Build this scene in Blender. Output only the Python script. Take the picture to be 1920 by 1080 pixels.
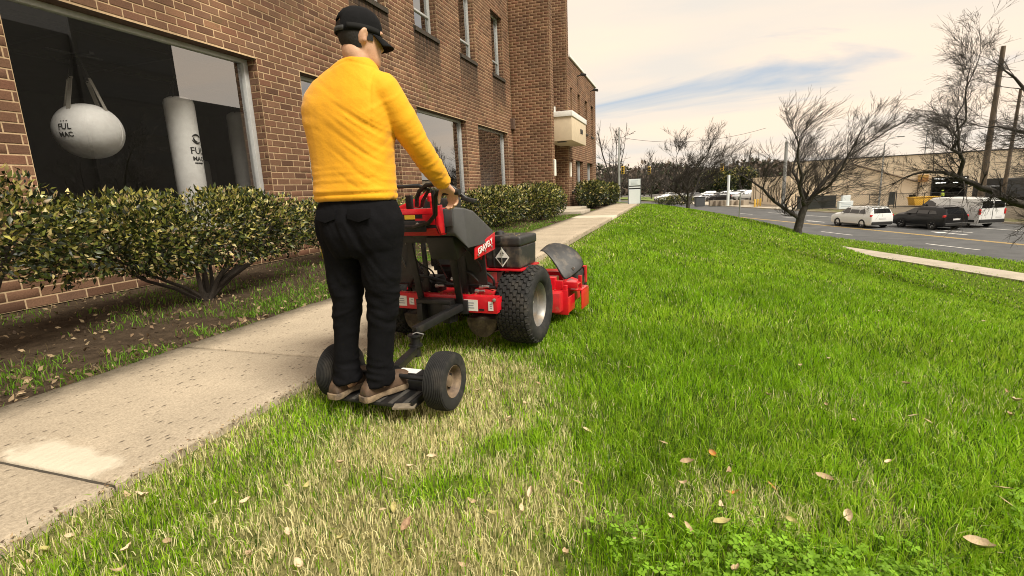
import bpy, bmesh, math, random
import numpy as np
from mathutils import Vector, Matrix, Euler
from math import radians, sin, cos, pi, atan2, sqrt

for _o in list(bpy.data.objects): bpy.data.objects.remove(_o)
scene = bpy.context.scene
COL = scene.collection
rng = np.random.default_rng(7)
random.seed(7)

# ------------------------------------------------------------------ camera
CAM_H = 1.10
RC = np.array([[0.950, 0.0213, -0.310], [0.308, -0.197, 0.931], [-0.042, -0.980, -0.194]])
_vp = np.array([308., -197., 930.]); _vd = np.array([200., 4800., 930.])
_Y = _vp / np.linalg.norm(_vp); _D = _vd - (_vd @ _Y) * _Y; _D /= np.linalg.norm(_D)
_Z = -_D; _X = np.cross(_Y, _Z)
RC = np.array([_X, _Y, _Z])                      # camera axes (right, down, forward) in columns
cam_data = bpy.data.cameras.new('camera'); cam = bpy.data.objects.new('camera', cam_data); COL.objects.link(cam)
cam_data.sensor_width = 36.0; cam_data.lens = 930.0 / 1920.0 * 36.0
cam_data.clip_start = 0.05; cam_data.clip_end = 6000
_r, _d, _f = RC[:, 0], RC[:, 1], RC[:, 2]
cam.matrix_world = Matrix(((_r[0], -_d[0], -_f[0], 0), (_r[1], -_d[1], -_f[1], 0), (_r[2], -_d[2], -_f[2], CAM_H), (0, 0, 0, 1)))
scene.camera = cam

# ------------------------------------------------------------------ world, sun, exposure
SUN_AZ, SUN_EL = radians(117), radians(52)        # azimuth measured from +Y towards +X
CLOUD_OFF = (21.6, 44.8, 0.0)
world = bpy.data.worlds.new('World'); scene.world = world; world.use_nodes = True
def build_world():
    nt = world.node_tree; N = nt.nodes; L = nt.links
    for n in list(N): N.remove(n)
    out = N.new('ShaderNodeOutputWorld'); bg = N.new('ShaderNodeBackground'); bg.inputs['Strength'].default_value = 0.1
    sky = N.new('ShaderNodeTexSky'); sky.sky_type = 'NISHITA'; sky.sun_disc = False
    sky.sun_elevation = SUN_EL; sky.sun_rotation = SUN_AZ; sky.air_density = 1.0; sky.dust_density = 2.0; sky.ozone_density = 1.2
    tc = N.new('ShaderNodeTexCoord')
    # a cloud deck: the view direction carried to a plane overhead
    sep = N.new('ShaderNodeSeparateXYZ'); L.new(tc.outputs['Generated'], sep.inputs[0])
    zc = N.new('ShaderNodeMath'); zc.operation = 'MAXIMUM'; zc.inputs[1].default_value = 0.0; L.new(sep.outputs['Z'], zc.inputs[0])
    za = N.new('ShaderNodeMath'); za.operation = 'ADD'; za.inputs[1].default_value = 0.20; L.new(zc.outputs[0], za.inputs[0])
    dv = N.new('ShaderNodeVectorMath'); dv.operation = 'DIVIDE'; L.new(tc.outputs['Generated'], dv.inputs[0])
    cmb = N.new('ShaderNodeCombineXYZ'); cmb.inputs[2].default_value = 1.0
    L.new(za.outputs[0], cmb.inputs[0]); L.new(za.outputs[0], cmb.inputs[1]); L.new(cmb.outputs[0], dv.inputs[1])
    mp = N.new('ShaderNodeMapping'); mp.inputs['Rotation'].default_value = (0, 0, radians(20)); mp.inputs['Scale'].default_value = (0.45, 1.0, 1.0)
    mp.inputs['Location'].default_value = CLOUD_OFF
    L.new(dv.outputs[0], mp.inputs[0])
    n1 = N.new('ShaderNodeTexNoise'); n1.inputs['Scale'].default_value = 1.05; n1.inputs['Detail'].default_value = 7; n1.inputs['Roughness'].default_value = 0.55; n1.inputs['Distortion'].default_value = 0.5
    L.new(mp.outputs[0], n1.inputs['Vector'])
    cov = N.new('ShaderNodeValToRGB'); cov.color_ramp.elements[0].position = 0.35; cov.color_ramp.elements[1].position = 0.44
    cov.color_ramp.elements[0].color = (0, 0, 0, 1); cov.color_ramp.elements[1].color = (1, 1, 1, 1)
    L.new(n1.outputs['Fac'], cov.inputs[0])
    n2 = N.new('ShaderNodeTexNoise'); n2.inputs['Scale'].default_value = 1.7; n2.inputs['Detail'].default_value = 5; n2.inputs['Roughness'].default_value = 0.5
    L.new(mp.outputs[0], n2.inputs['Vector'])
    shade = N.new('ShaderNodeValToRGB')
    e = shade.color_ramp.elements; e[0].position = 0.33; e[0].color = (4.75, 4.35, 3.85, 1); e[1].position = 0.60; e[1].color = (5.95, 4.85, 3.80, 1)
    L.new(n2.outputs['Fac'], shade.inputs[0])
    gap = N.new('ShaderNodeMix'); gap.data_type = 'RGBA'; gap.inputs[0].default_value = 0.75
    L.new(sky.outputs[0], gap.inputs[6]); gap.inputs[7].default_value = (2.9, 3.15, 3.45, 1)      # thin veil over the blue gaps
    mx = N.new('ShaderNodeMix'); mx.data_type = 'RGBA'
    L.new(cov.outputs[0], mx.inputs[0]); L.new(gap.outputs[2], mx.inputs[6]); L.new(shade.outputs[0], mx.inputs[7])
    L.new(mx.outputs[2], bg.inputs[0]); L.new(bg.outputs[0], out.inputs[0])
build_world()
sun_d = bpy.data.lights.new('sun', 'SUN'); sun = bpy.data.objects.new('sun', sun_d); COL.objects.link(sun)
sun_d.energy = 2.8; sun_d.angle = radians(20); sun_d.color = (1.0, 0.93, 0.80)
_sd = Vector((sin(SUN_AZ) * cos(SUN_EL), cos(SUN_AZ) * cos(SUN_EL), sin(SUN_EL)))
sun.rotation_euler = _sd.to_track_quat('Z', 'Y').to_euler()
vs = scene.view_settings; vs.view_transform = 'Standard'; vs.look = 'None'; vs.exposure = 0.95; vs.gamma = 1.0; vs.use_curve_mapping = False
scene.cycles.max_bounces = 8; scene.cycles.transparent_max_bounces = 12
scene.cycles.use_denoising = True; scene.cycles.pixel_filter_type = 'BLACKMAN_HARRIS'; scene.cycles.filter_width = 1.0

# ------------------------------------------------------------------ helpers
def tag(o, label=None, cat=None, group=None, kind=None):
    if label: o['label'] = label
    if cat: o['category'] = cat
    if group: o['group'] = group
    if kind: o['kind'] = kind
    return o

def empty(name, loc=(0, 0, 0), rz=0.0, parent=None):
    o = bpy.data.objects.new(name, None); COL.objects.link(o); o.location = loc; o.rotation_euler = (0, 0, rz)
    o.empty_display_size = 0.1
    if parent: o.parent = parent
    return o

def link(name, me, mat=None, parent=None, smooth=False, loc=None, rot=None):
    if mat is not None:
        for m in (mat if isinstance(mat, (list, tuple)) else [mat]): me.materials.append(m)
    if smooth: me.shade_smooth()
    o = bpy.data.objects.new(name, me); COL.objects.link(o)
    if parent: o.parent = parent
    if loc is not None: o.location = loc
    if rot is not None: o.rotation_euler = rot
    return o

def copy_tree(o, parent=None):
    c = o.copy(); COL.objects.link(c)
    c.parent = parent
    for ch in list(o.children): copy_tree(ch, c)
    return c

def np_mesh(name, V, F, smooth=False):
    """V (n,3), F list of equal-length faces as (m,k) array or list of such arrays"""
    me = bpy.data.meshes.new(name)
    Fs = F if isinstance(F, list) else [F]
    V = np.ascontiguousarray(V, dtype=np.float32)
    me.vertices.add(len(V)); me.vertices.foreach_set('co', V.ravel())
    loops = np.concatenate([np.asarray(f, dtype=np.int32).ravel() for f in Fs])
    tot = np.concatenate([np.full(len(f), np.asarray(f).shape[1], dtype=np.int32) for f in Fs])
    st = np.concatenate([[0], np.cumsum(tot)[:-1]]).astype(np.int32)
    me.loops.add(len(loops)); me.loops.foreach_set('vertex_index', loops)
    me.polygons.add(len(tot)); me.polygons.foreach_set('loop_start', st)
    try: me.polygons.foreach_set('loop_total', tot)
    except Exception: pass
    me.update(calc_edges=True)
    if smooth: me.shade_smooth()
    return me

def add_color(me, name, cols, domain='POINT'):
    a = me.attributes.new(name, 'FLOAT_COLOR', domain)
    c = np.ones((len(cols), 4), dtype=np.float32); c[:, :3] = cols
    a.data.foreach_set('color', c.ravel())

def add_float(me, name, vals, domain='POINT'):
    a = me.attributes.new(name, 'FLOAT', domain); a.data.foreach_set('value', np.asarray(vals, dtype=np.float32))

class MB:
    """collects simple shapes into one mesh"""
    def __init__(s): s.v = []; s.f = []
    def add(s, vs, fs):
        n = len(s.v); s.v.extend([tuple(v) for v in vs]); s.f.extend([tuple(i + n for i in f) for f in fs]); return s
    def box(s, c, size, rot=None, taper=1.0, bev=0.0):
        sx, sy, sz = size[0] / 2, size[1] / 2, size[2] / 2
        if bev > 0:
            b = min(bev, sx * .9, sy * .9, sz * .9); ring = []
            pts = []
            for zz, ins in ((-sz, b), (-sz + b, 0), (sz - b, 0), (sz, b)):
                x, y = sx - ins, sy - ins
                k = b if ins == 0 else b * .5
                pts += [(-x + k, -y, zz), (x - k, -y, zz), (x, -y + k, zz), (x, y - k, zz), (x - k, y, zz), (-x + k, y, zz), (-x, y - k, zz), (-x, -y + k, zz)]
            fs = [tuple(reversed(range(8))), tuple(range(24, 32))]
            for r in range(3):
                for i in range(8): fs.append((r * 8 + i, r * 8 + (i + 1) % 8, r * 8 + 8 + (i + 1) % 8, r * 8 + 8 + i))
        else:
            t = taper
            pts = [(-sx, -sy, -sz), (sx, -sy, -sz), (sx, sy, -sz), (-sx, sy, -sz), (-sx * t, -sy * t, sz), (sx * t, -sy * t, sz), (sx * t, sy * t, sz), (-sx * t, sy * t, sz)]
            fs = [(3, 2, 1, 0), (4, 5, 6, 7), (0, 1, 5, 4), (1, 2, 6, 5), (2, 3, 7, 6), (3, 0, 4, 7)]
        m = Euler(rot).to_matrix() if rot is not None else None
        out = []
        for p in pts:
            q = Vector(p)
            if m is not None: q = m @ q
            out.append((q.x + c[0], q.y + c[1], q.z + c[2]))
        return s.add(out, fs)
    def bx(s, x0, x1, y0, y1, z0, z1, bev=0.0):
        return s.box(((x0 + x1) / 2, (y0 + y1) / 2, (z0 + z1) / 2), (abs(x1 - x0), abs(y1 - y0), abs(z1 - z0)), bev=bev)
    def tube(s, pts, r, n=8, cap=True, closed=False):
        P = [Vector(p) for p in pts]; m = len(P)
        R = r if isinstance(r, (list, tuple, np.ndarray)) else [r] * m
        rings = []; up = None
        for i in range(m):
            if closed: t = P[(i + 1) % m] - P[i - 1]
            else: t = P[min(i + 1, m - 1)] - P[max(i - 1, 0)]
            if t.length < 1e-9: t = Vector((0, 0, 1))
            t.normalize()
            if up is None:
                up = Vector((0, 0, 1)) if abs(t.z) < .9 else Vector((1, 0, 0))
            a = t.cross(up)
            if a.length < 1e-6: a = t.orthogonal()
            a.normalize(); b = a.cross(t); b.normalize(); up = b
            rings.append([P[i] + (a * cos(2 * pi * k / n) + b * sin(2 * pi * k / n)) * R[i] for k in range(n)])
        vs = [v for rg in rings for v in rg]; fs = []
        mm = m if closed else m - 1
        for i in range(mm):
            j = (i + 1) % m
            for k in range(n): fs.append((i * n + k, j * n + k, j * n + (k + 1) % n, i * n + (k + 1) % n))
        if cap and not closed:
            fs.append(tuple(range(n))); fs.append(tuple(reversed(range((m - 1) * n, m * n))))
        return s.add([tuple(v) for v in vs], fs)
    def bar(s, a, b, w, h, up=(0, 0, 1)):
        """rectangular bar from a to b"""
        a = Vector(a); b = Vector(b); t = (b - a).normalized(); u = Vector(up)
        x = t.cross(u); 
        if x.length < 1e-5: x = t.orthogonal()
        x.normalize(); z = x.cross(t).normalized()
        vs = []
        for p in (a, b):
            for sx, sz in ((-1, -1), (1, -1), (1, 1), (-1, 1)): vs.append(tuple(p + x * (sx * w / 2) + z * (sz * h / 2)))
        return s.add(vs, [(0, 1, 2, 3), (7, 6, 5, 4), (0, 4, 5, 1), (1, 5, 6, 2), (2, 6, 7, 3), (3, 7, 4, 0)])
    def lathe(s, prof, c, axis='x', n=24, cap=False):
        """prof: (axial, radius) pairs, revolved about an axis through c"""
        vs = []; fs = []
        for (a, r) in prof:
            for k in range(n):
                t = 2 * pi * k / n; p, q = r * cos(t), r * sin(t)
                if axis == 'x': vs.append((c[0] + a, c[1] + p, c[2] + q))
                elif axis == 'y': vs.append((c[0] + p, c[1] + a, c[2] + q))
                else: vs.append((c[0] + p, c[1] + q, c[2] + a))
        m = len(prof)
        for i in range(m - 1):
            for k in range(n): fs.append((i * n + k, i * n + (k + 1) % n, (i + 1) * n + (k + 1) % n, (i + 1) * n + k))
        if cap: fs.append(tuple(range(n))); fs.append(tuple(reversed(range((m - 1) * n, m * n))))
        return s.add(vs, fs)
    def prism(s, poly, axis, a0, a1):
        """polygon in the two other axes, extruded along axis (index) a0..a1"""
        n = len(poly); vs = []
        for a in (a0, a1):
            for (p, q) in poly:
                v = [0, 0, 0]; o = [i for i in range(3) if i != axis]; v[axis] = a; v[o[0]] = p; v[o[1]] = q; vs.append(tuple(v))
        fs = [tuple(range(n)), tuple(reversed(range(n, 2 * n)))]
        for i in range(n): fs.append((i, n + i, n + (i + 1) % n, (i + 1) % n))
        return s.add(vs, fs)
    def plate(s, pts, th):
        """planar or bent polygon strip given thickness along its normal; pts is one polygon"""
        P = [Vector(p) for p in pts]; nrm = Vector((0, 0, 0))
        for i in range(1, len(P) - 1): nrm += (P[i] - P[0]).cross(P[i + 1] - P[0])
        nrm.normalize(); n = len(P)
        vs = [tuple(p + nrm * th / 2) for p in P] + [tuple(p - nrm * th / 2) for p in P]
        fs = [tuple(range(n)), tuple(reversed(range(n, 2 * n)))] + [(i, n + i, n + (i + 1) % n, (i + 1) % n) for i in range(n)]
        return s.add(vs, fs)
    def loft(s, rings, cap=True):
        n = len(rings[0]); vs = [v for r in rings for v in r]; fs = []
        for i in range(len(rings) - 1):
            for k in range(n): fs.append((i * n + k, i * n + (k + 1) % n, (i + 1) * n + (k + 1) % n, (i + 1) * n + k))
        if cap: fs.append(tuple(reversed(range(n)))); fs.append(tuple(range((len(rings) - 1) * n, len(rings) * n)))
        return s.add(vs, fs)
    def mesh(s, name='m', fix=True):
        me = bpy.data.meshes.new(name); me.from_pydata(s.v, [], s.f); me.update()
        if fix:
            b = bmesh.new(); b.from_mesh(me); bmesh.ops.recalc_face_normals(b, faces=b.faces); b.to_mesh(me); b.free()
        return me
    def build(s, name, mat, parent=None, smooth=False, bevel=0.0, seg=2, angle=None, loc=None, rot=None):
        me = s.mesh(name)
        if bevel > 0:
            b = bmesh.new(); b.from_mesh(me)
            bmesh.ops.remove_doubles(b, verts=b.verts, dist=1e-5)
            es = [e for e in b.edges if len(e.link_faces) == 2 and e.calc_face_angle(0) > radians(28)]
            bmesh.ops.bevel(b, geom=es, offset=bevel, segments=seg, profile=0.6, affect='EDGES', clamp_overlap=True)
            b.to_mesh(me); b.free(); me.update()
        if smooth or bevel > 0:
            me.shade_smooth()
            try: me.set_sharp_from_angle(angle=radians(angle or 38))
            except Exception: pass
        return link(name, me, mat, parent, False, loc, rot)

def ellipse_ring(c, rx, ry, n=16, p=2.0, tilt=None, ax=(1, 0, 0), ay=(0, 1, 0)):
    """superellipse ring round c in the plane of ax, ay"""
    ax = Vector(ax); ay = Vector(ay); c = Vector(c); out = []
    for k in range(n):
        t = 2 * pi * k / n; ct, st = cos(t), sin(t)
        x = math.copysign(abs(ct) ** (2 / p), ct) * rx; y = math.copysign(abs(st) ** (2 / p), st) * ry
        out.append(tuple(c + ax * x + ay * y))
    return out

# ------------------------------------------------------------------ materials
MATS = {}
def mat(name, col, rough=0.6, metal=0.0, var=0.0, vscale=8.0, bump=0.0, bscale=60.0, col2=None, c2=(0.45, 0.65), detail=5, coat=0.0, spec=0.5, stretch=None, sheen=0.0, trans=None):
    """principled material; col2 blends in over a noise, var varies value, bump gives fine relief"""
    if name in MATS: return MATS[name]
    m = bpy.data.materials.new(name); m.use_nodes = True; MATS[name] = m
    nt = m.node_tree; N = nt.nodes; L = nt.links; b = N['Principled BSDF']
    b.inputs['Base Color'].default_value = (*col, 1); b.inputs['Roughness'].default_value = rough; b.inputs['Metallic'].default_value = metal
    b.inputs['Specular IOR Level'].default_value = spec
    if coat: b.inputs['Coat Weight'].default_value = coat; b.inputs['Coat Roughness'].default_value = 0.08
    if sheen: b.inputs['Sheen Weight'].default_value = sheen
    tc = N.new('ShaderNodeTexCoord'); src = tc.outputs['Object']
    if stretch:
        mp = N.new('ShaderNodeMapping'); mp.inputs['Scale'].default_value = stretch; L.new(src, mp.inputs[0]); src = mp.outputs[0]
    cur = None
    if col2 is not None:
        n = N.new('ShaderNodeTexNoise'); n.inputs['Scale'].default_value = vscale; n.inputs['Detail'].default_value = detail; n.inputs['Roughness'].default_value = 0.62
        L.new(src, n.inputs['Vector'])
        r = N.new('ShaderNodeValToRGB'); r.color_ramp.elements[0].position = c2[0]; r.color_ramp.elements[1].position = c2[1]
        r.color_ramp.elements[0].color = (*col, 1); r.color_ramp.elements[1].color = (*col2, 1)
        L.new(n.outputs['Fac'], r.inputs[0]); cur = r.outputs[0]
    if var > 0:
        n = N.new('ShaderNodeTexNoise'); n.inputs['Scale'].default_value = vscale * 2.3; n.inputs['Detail'].default_value = 6; n.inputs['Roughness'].default_value = 0.65
        L.new(src, n.inputs['Vector'])
        mr = N.new('ShaderNodeMapRange'); mr.inputs[1].default_value = 0.3; mr.inputs[2].default_value = 0.7; mr.inputs[3].default_value = 1 - var; mr.inputs[4].default_value = 1 + var
        L.new(n.outputs['Fac'], mr.inputs[0])
        mx = N.new('ShaderNodeVectorMath'); mx.operation = 'SCALE'
        if cur is not None: L.new(cur, mx.inputs[0])
        else: mx.inputs[0].default_value = col
        L.new(mr.outputs[0], mx.inputs['Scale']); cur = mx.outputs[0]
    if cur is not None: L.new(cur, b.inputs['Base Color'])
    if bump > 0:
        n = N.new('ShaderNodeTexNoise'); n.inputs['Scale'].default_value = bscale; n.inputs['Detail'].default_value = 6; n.inputs['Roughness'].default_value = 0.6
        L.new(src, n.inputs['Vector'])
        bp = N.new('ShaderNodeBump'); bp.inputs['Strength'].default_value = 1.0; bp.inputs['Distance'].default_value = bump
        L.new(n.outputs['Fac'], bp.inputs['Height']); L.new(bp.outputs[0], b.inputs['Normal'])
    return m

def leaf_mat(name, attr='col', rough=0.5, trans=0.35, spec=0.4):
    """foliage: colour from the mesh's attribute, part of the light passes through"""
    m = bpy.data.materials.new(name); m.use_nodes = True
    nt = m.node_tree; N = nt.nodes; L = nt.links; b = N['Principled BSDF']; out = N['Material Output']
    a = N.new('ShaderNodeAttribute'); a.attribute_name = attr
    L.new(a.outputs['Color'], b.inputs['Base Color']); b.inputs['Roughness'].default_value = rough; b.inputs['Specular IOR Level'].default_value = spec
    if trans > 0:
        t = N.new('ShaderNodeBsdfTranslucent'); L.new(a.outputs['Color'], t.inputs[0])
        mx = N.new('ShaderNodeMixShader'); mx.inputs[0].default_value = trans
        L.new(b.outputs[0], mx.inputs[1]); L.new(t.outputs[0], mx.inputs[2]); L.new(mx.outputs[0], out.inputs[0])
    return m

def vnoise(x, y, seed=0):
    """smooth value noise, numpy"""
    x = np.asarray(x, float); y = np.asarray(y, float)
    xi = np.floor(x).astype(np.int64); yi = np.floor(y).astype(np.int64); fx = x - xi; fy = y - yi
    fx = fx * fx * (3 - 2 * fx); fy = fy * fy * (3 - 2 * fy)
    def h(a, b):
        n = (a * 374761393 + b * 668265263 + seed * 144269) & 0x7fffffff
        n = ((n ^ (n >> 13)) * 1274126177) & 0x7fffffff
        return ((n ^ (n >> 16)) & 0xffff) / 65535.0
    return (h(xi, yi) * (1 - fx) + h(xi + 1, yi) * fx) * (1 - fy) + (h(xi, yi + 1) * (1 - fx) + h(xi + 1, yi + 1) * fx) * fy

def fbm(x, y, seed=0, oct=4):
    s = 0; a = 0.5; t = 0
    for i in range(oct):
        s = s + a * vnoise(np.asarray(x) * 2 ** i, np.asarray(y) * 2 ** i, seed + i * 17); t += a; a *= 0.5
    return s / t
# ------------------------------------------------------------------ terrain
TH = radians(22.0)
UX, UY = -sin(TH), cos(TH)          # along the road, away from the camera
NX, NY = cos(TH), sin(TH)           # across the road, away from the building
Z_ROAD, Z_WALK2 = -3.0, -2.75
def sq(x, y): return NX * np.asarray(x) + NY * np.asarray(y), UX * np.asarray(x) + UY * np.asarray(y)
def xy(s, q): return NX * s + UX * q, NY * s + UY * q
def smooth(a, b, t):
    t = np.clip((np.asarray(t, float) - a) / (b - a), 0, 1); return t * t * (3 - 2 * t)
def terrain(x, y):
    s, q = sq(x, y)
    s0 = np.interp(q, [-30, 4, 8, 11, 13, 17.2, 20, 24, 32, 40], [3.8, 3.8, 3.9, 4.2, 5.0, 6.8, 8.2, 10.4, 11.8, 12.2])
    w = 1.5; g = 0.265
    z = -g * w * np.log1p(np.exp(np.clip((s - s0) / w, -30, 30)))
    k = smooth(15.5, 18.6, s); z = z * (1 - k) + Z_WALK2 * k
    z = np.maximum(z, Z_WALK2 - 0.02)
    k = smooth(22.7, 23.1, s); z = z * (1 - k) + (Z_ROAD - 0.08) * k
    k = smooth(40.6, 41.0, s); z = z * (1 - k) + (Z_ROAD + 0.06) * k
    k = smooth(37.0, 46.0, q) * (1 - smooth(22.6, 23.0, s)); z = z * (1 - k) + (Z_ROAD - 0.08) * k
    # the lawn is not dead flat
    z = z + 0.025 * (fbm(np.asarray(x) * 0.7, np.asarray(y) * 0.7, 3, 3) - 0.5) * smooth(-1.9, -1.0, x) * (1 - smooth(18, 19, s))
    return z
def tz(x, y): return float(terrain(np.array([x]), np.array([y]))[0])

def coords(fine0, fine1, step, lo, hi):
    a = list(np.arange(fine0, fine1 + 1e-6, step)); d = step; v = fine1
    while v < hi: d *= 1.35; v += d; a.append(min(v, hi))
    d = step; v = fine0; b = []
    while v > lo: d *= 1.35; v -= d; b.append(max(v, lo))
    return np.array(sorted(set(b)) + a)

def mat_ground():
    m = bpy.data.materials.new('soil_under_grass'); m.use_nodes = True
    nt = m.node_tree; N = nt.nodes; L = nt.links; b = N['Principled BSDF']; b.inputs['Roughness'].default_value = 1.0; b.inputs['Specular IOR Level'].default_value = 0.1
    g = N.new('ShaderNodeNewGeometry')
    a = N.new('ShaderNodeAttribute'); a.attribute_name = 'col'
    n = N.new('ShaderNodeTexNoise'); n.inputs['Scale'].default_value = 9.0; n.inputs['Detail'].default_value = 8; n.inputs['Roughness'].default_value = 0.7
    L.new(g.outputs['Position'], n.inputs['Vector'])
    mr = N.new('ShaderNodeMapRange'); mr.inputs[1].default_value = 0.3; mr.inputs[2].default_value = 0.7; mr.inputs[3].default_value = 0.55; mr.inputs[4].default_value = 1.4
    L.new(n.outputs['Fac'], mr.inputs[0])
    mx = N.new('ShaderNodeVectorMath'); mx.operation = 'SCALE'; L.new(a.outputs['Color'], mx.inputs[0]); L.new(mr.outputs[0], mx.inputs['Scale'])
    L.new(mx.outputs[0], b.inputs['Base Color'])
    n2 = N.new('ShaderNodeTexNoise'); n2.inputs['Scale'].default_value = 45.0; n2.inputs['Detail'].default_value = 6; L.new(g.outputs['Position'], n2.inputs['Vector'])
    bp = N.new('ShaderNodeBump'); bp.inputs['Distance'].default_value = 0.03; L.new(n2.outputs['Fac'], bp.inputs['Height']); L.new(bp.outputs[0], b.inputs['Normal'])
    return m

# where the turf is dry straw, 0 green .. 1 straw
def lush_edge(y):      # right-hand limit of the mown, dry track
    return np.interp(y, [0.8, 1.2, 2.2, 3.3, 4.2], [0.16, -0.04, -0.42, -0.86, -1.05])
def dryness(x, y):
    x = np.asarray(x, float); y = np.asarray(y, float)
    n = fbm(x * 1.7 + 5, y * 1.7, 21, 4); n2 = fbm(x * 5.2, y * 5.2 + 9, 33, 3)
    k = 0.5 + (n * 0.55 + n2 * 0.45 - 0.5) * 1.5
    track = smooth(-2.2, -1.2, x + 0.35 * (n - .5)) * (1 - smooth(-0.16, 0.22, x - lush_edge(y) + 1.3 * (k - 0.5))) * (1 - smooth(2.9, 3.9, y + 0.8 * (n - 0.5)))
    track = track * (0.55 + 0.45 * smooth(-1.75, -0.9, x + 0.25 * (y - 1.2)))
    edge = (1 - smooth(0.05, 0.30, np.abs(x + 2.06) + 0.25 * (n2 - 0.5)))
    d = 1.0 * track * smooth(0.38, 0.60, k + 0.03) + 0.8 * edge * (1 - 0.6 * smooth(6, 12, y))
    d = d + 0.5 * smooth(0.60, 0.72, k) * smooth(-.2, .2, x) * (1 - smooth(2.2, 3.2, y)) + 0.18 * smooth(0.58, 0.75, n)
    return np.clip(d, 0, 1)

xs = coords(-7.2, 21, 0.22, -2600, 2600); ys = coords(-3, 40, 0.22, -1200, 3000)
GX, GY = np.meshgrid(xs, ys); GZ = terrain(GX.ravel(), GY.ravel()) - 0.012
nx, ny = len(xs), len(ys)
I = np.arange(nx * ny).reshape(ny, nx)
Fq = np.stack([I[:-1, :-1], I[:-1, 1:], I[1:, 1:], I[1:, :-1]], -1).reshape(-1, 4)
Vg = np.stack([GX.ravel(), GY.ravel(), GZ], 1)
me = np_mesh('ground', Vg, Fq, True)
s_, q_ = sq(Vg[:, 0], Vg[:, 1])
dg = dryness(Vg[:, 0], Vg[:, 1])[:, None]
gc = np.array([0.090, 0.135, 0.014]) * (1 - dg) + np.array([0.20, 0.185, 0.075]) * dg
bed = ((Vg[:, 0] < -3.6) & (Vg[:, 1] < 36))[:, None]
gc = np.where(bed, np.array([0.060, 0.043, 0.028]), gc)
far = (s_ > 41)[:, None]; gc = np.where(far, np.array([0.17, 0.145, 0.11]), gc)
add_color(me, 'col', gc)
ground = link('ground', me, mat_ground()); tag(ground, kind='structure')

# ------------------------------------------------------------------ path of concrete slabs beside the building
def mat_concrete(name, base, marks=True):
    m = bpy.data.materials.new(name); m.use_nodes = True
    nt = m.node_tree; N = nt.nodes; L = nt.links; b = N['Principled BSDF']; b.inputs['Roughness'].default_value = 0.9; b.inputs['Specular IOR Level'].default_value = 0.25
    g = N.new('ShaderNodeNewGeometry'); P = g.outputs['Position']
    def noise(sc, det=6, ro=0.6):
        n = N.new('ShaderNodeTexNoise'); n.inputs['Scale'].default_value = sc; n.inputs['Detail'].default_value = det; n.inputs['Roughness'].default_value = ro; L.new(P, n.inputs['Vector']); return n
    def ramp(src, p0, p1, c0, c1):
        r = N.new('ShaderNodeValToRGB'); r.color_ramp.elements[0].position = p0; r.color_ramp.elements[1].position = p1
        r.color_ramp.elements[0].color = (*c0, 1); r.color_ramp.elements[1].color = (*c1, 1); L.new(src, r.inputs[0]); return r.outputs[0]
    def mul(a, bb):
        x = N.new('ShaderNodeMix'); x.data_type = 'RGBA'; x.blend_type = 'MULTIPLY'; x.inputs[0].default_value = 1.0; L.new(a, x.inputs[6]); L.new(bb, x.inputs[7]); return x.outputs[2]
    c = ramp(noise(1.6, 6).outputs['Fac'], 0.3, 0.7, tuple(v * 0.82 for v in base), tuple(v * 1.12 for v in base))
    # exposed dark grit and pits, stretched along the path
    mp = N.new('ShaderNodeMapping'); mp.inputs['Scale'].default_value = (1, 0.55, 1); L.new(P, mp.inputs[0])
    v = N.new('ShaderNodeTexVoronoi'); v.inputs['Scale'].default_value = 27; v.inputs['Randomness'].default_value = 1.0; L.new(mp.outputs[0], v.inputs['Vector'])
    pit = ramp(v.outputs['Distance'], 0.12, 0.26, (0.30, 0.29, 0.28), (1, 1, 1))
    n5 = noise(5.0, 3); gate = ramp(n5.outputs['Fac'], 0.42, 0.56, (1, 1, 1), (0, 0, 0))
    pm = N.new('ShaderNodeMix'); pm.data_type = 'RGBA'; L.new(gate, pm.inputs[0]); L.new(pit, pm.inputs[6]); pm.inputs[7].default_value = (1, 1, 1, 1)
    c = mul(c, pm.outputs[2])
    c = mul(c, ramp(noise(85, 4, 0.7).outputs['Fac'], 0.36, 0.62, (0.74, 0.73, 0.72), (1.06, 1.06, 1.06)))
    if marks:
        a = N.new('ShaderNodeAttribute'); a.attribute_name = 'edge_dark'
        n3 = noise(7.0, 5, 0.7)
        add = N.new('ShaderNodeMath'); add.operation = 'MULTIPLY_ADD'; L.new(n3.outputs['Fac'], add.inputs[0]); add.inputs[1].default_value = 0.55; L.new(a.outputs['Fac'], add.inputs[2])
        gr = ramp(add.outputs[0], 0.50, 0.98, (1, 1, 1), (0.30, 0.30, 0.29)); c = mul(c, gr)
        a2 = N.new('ShaderNodeAttribute'); a2.attribute_name = 'pale'
        n4 = noise(9.0, 4)
        ad = N.new('ShaderNodeMath'); ad.operation = 'MULTIPLY_ADD'; L.new(n4.outputs['Fac'], ad.inputs[0]); ad.inputs[1].default_value = 0.5; L.new(a2.outputs['Fac'], ad.inputs[2])
        pl = N.new('ShaderNodeMix'); pl.data_type = 'RGBA'; L.new(ramp(ad.outputs[0], 0.86, 1.0, (0, 0, 0), (1, 1, 1)), pl.inputs[0]); L.new(c, pl.inputs[6]); pl.inputs[7].default_value = (0.55, 0.49, 0.385, 1); c = pl.outputs[2]
    L.new(c, b.inputs['Base Color'])
    bp = N.new('ShaderNodeBump'); bp.inputs['Distance'].default_value = 0.004; L.new(noise(120, 5, 0.7).outputs['Fac'], bp.inputs['Height'])
    bp2 = N.new('ShaderNodeBump'); bp2.inputs['Distance'].default_value = 0.003; L.new(v.outputs['Distance'], bp2.inputs['Height']); L.new(bp.outputs[0], bp2.inputs['Normal']); L.new(bp2.outputs[0], b.inputs['Normal'])
    return m
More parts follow.
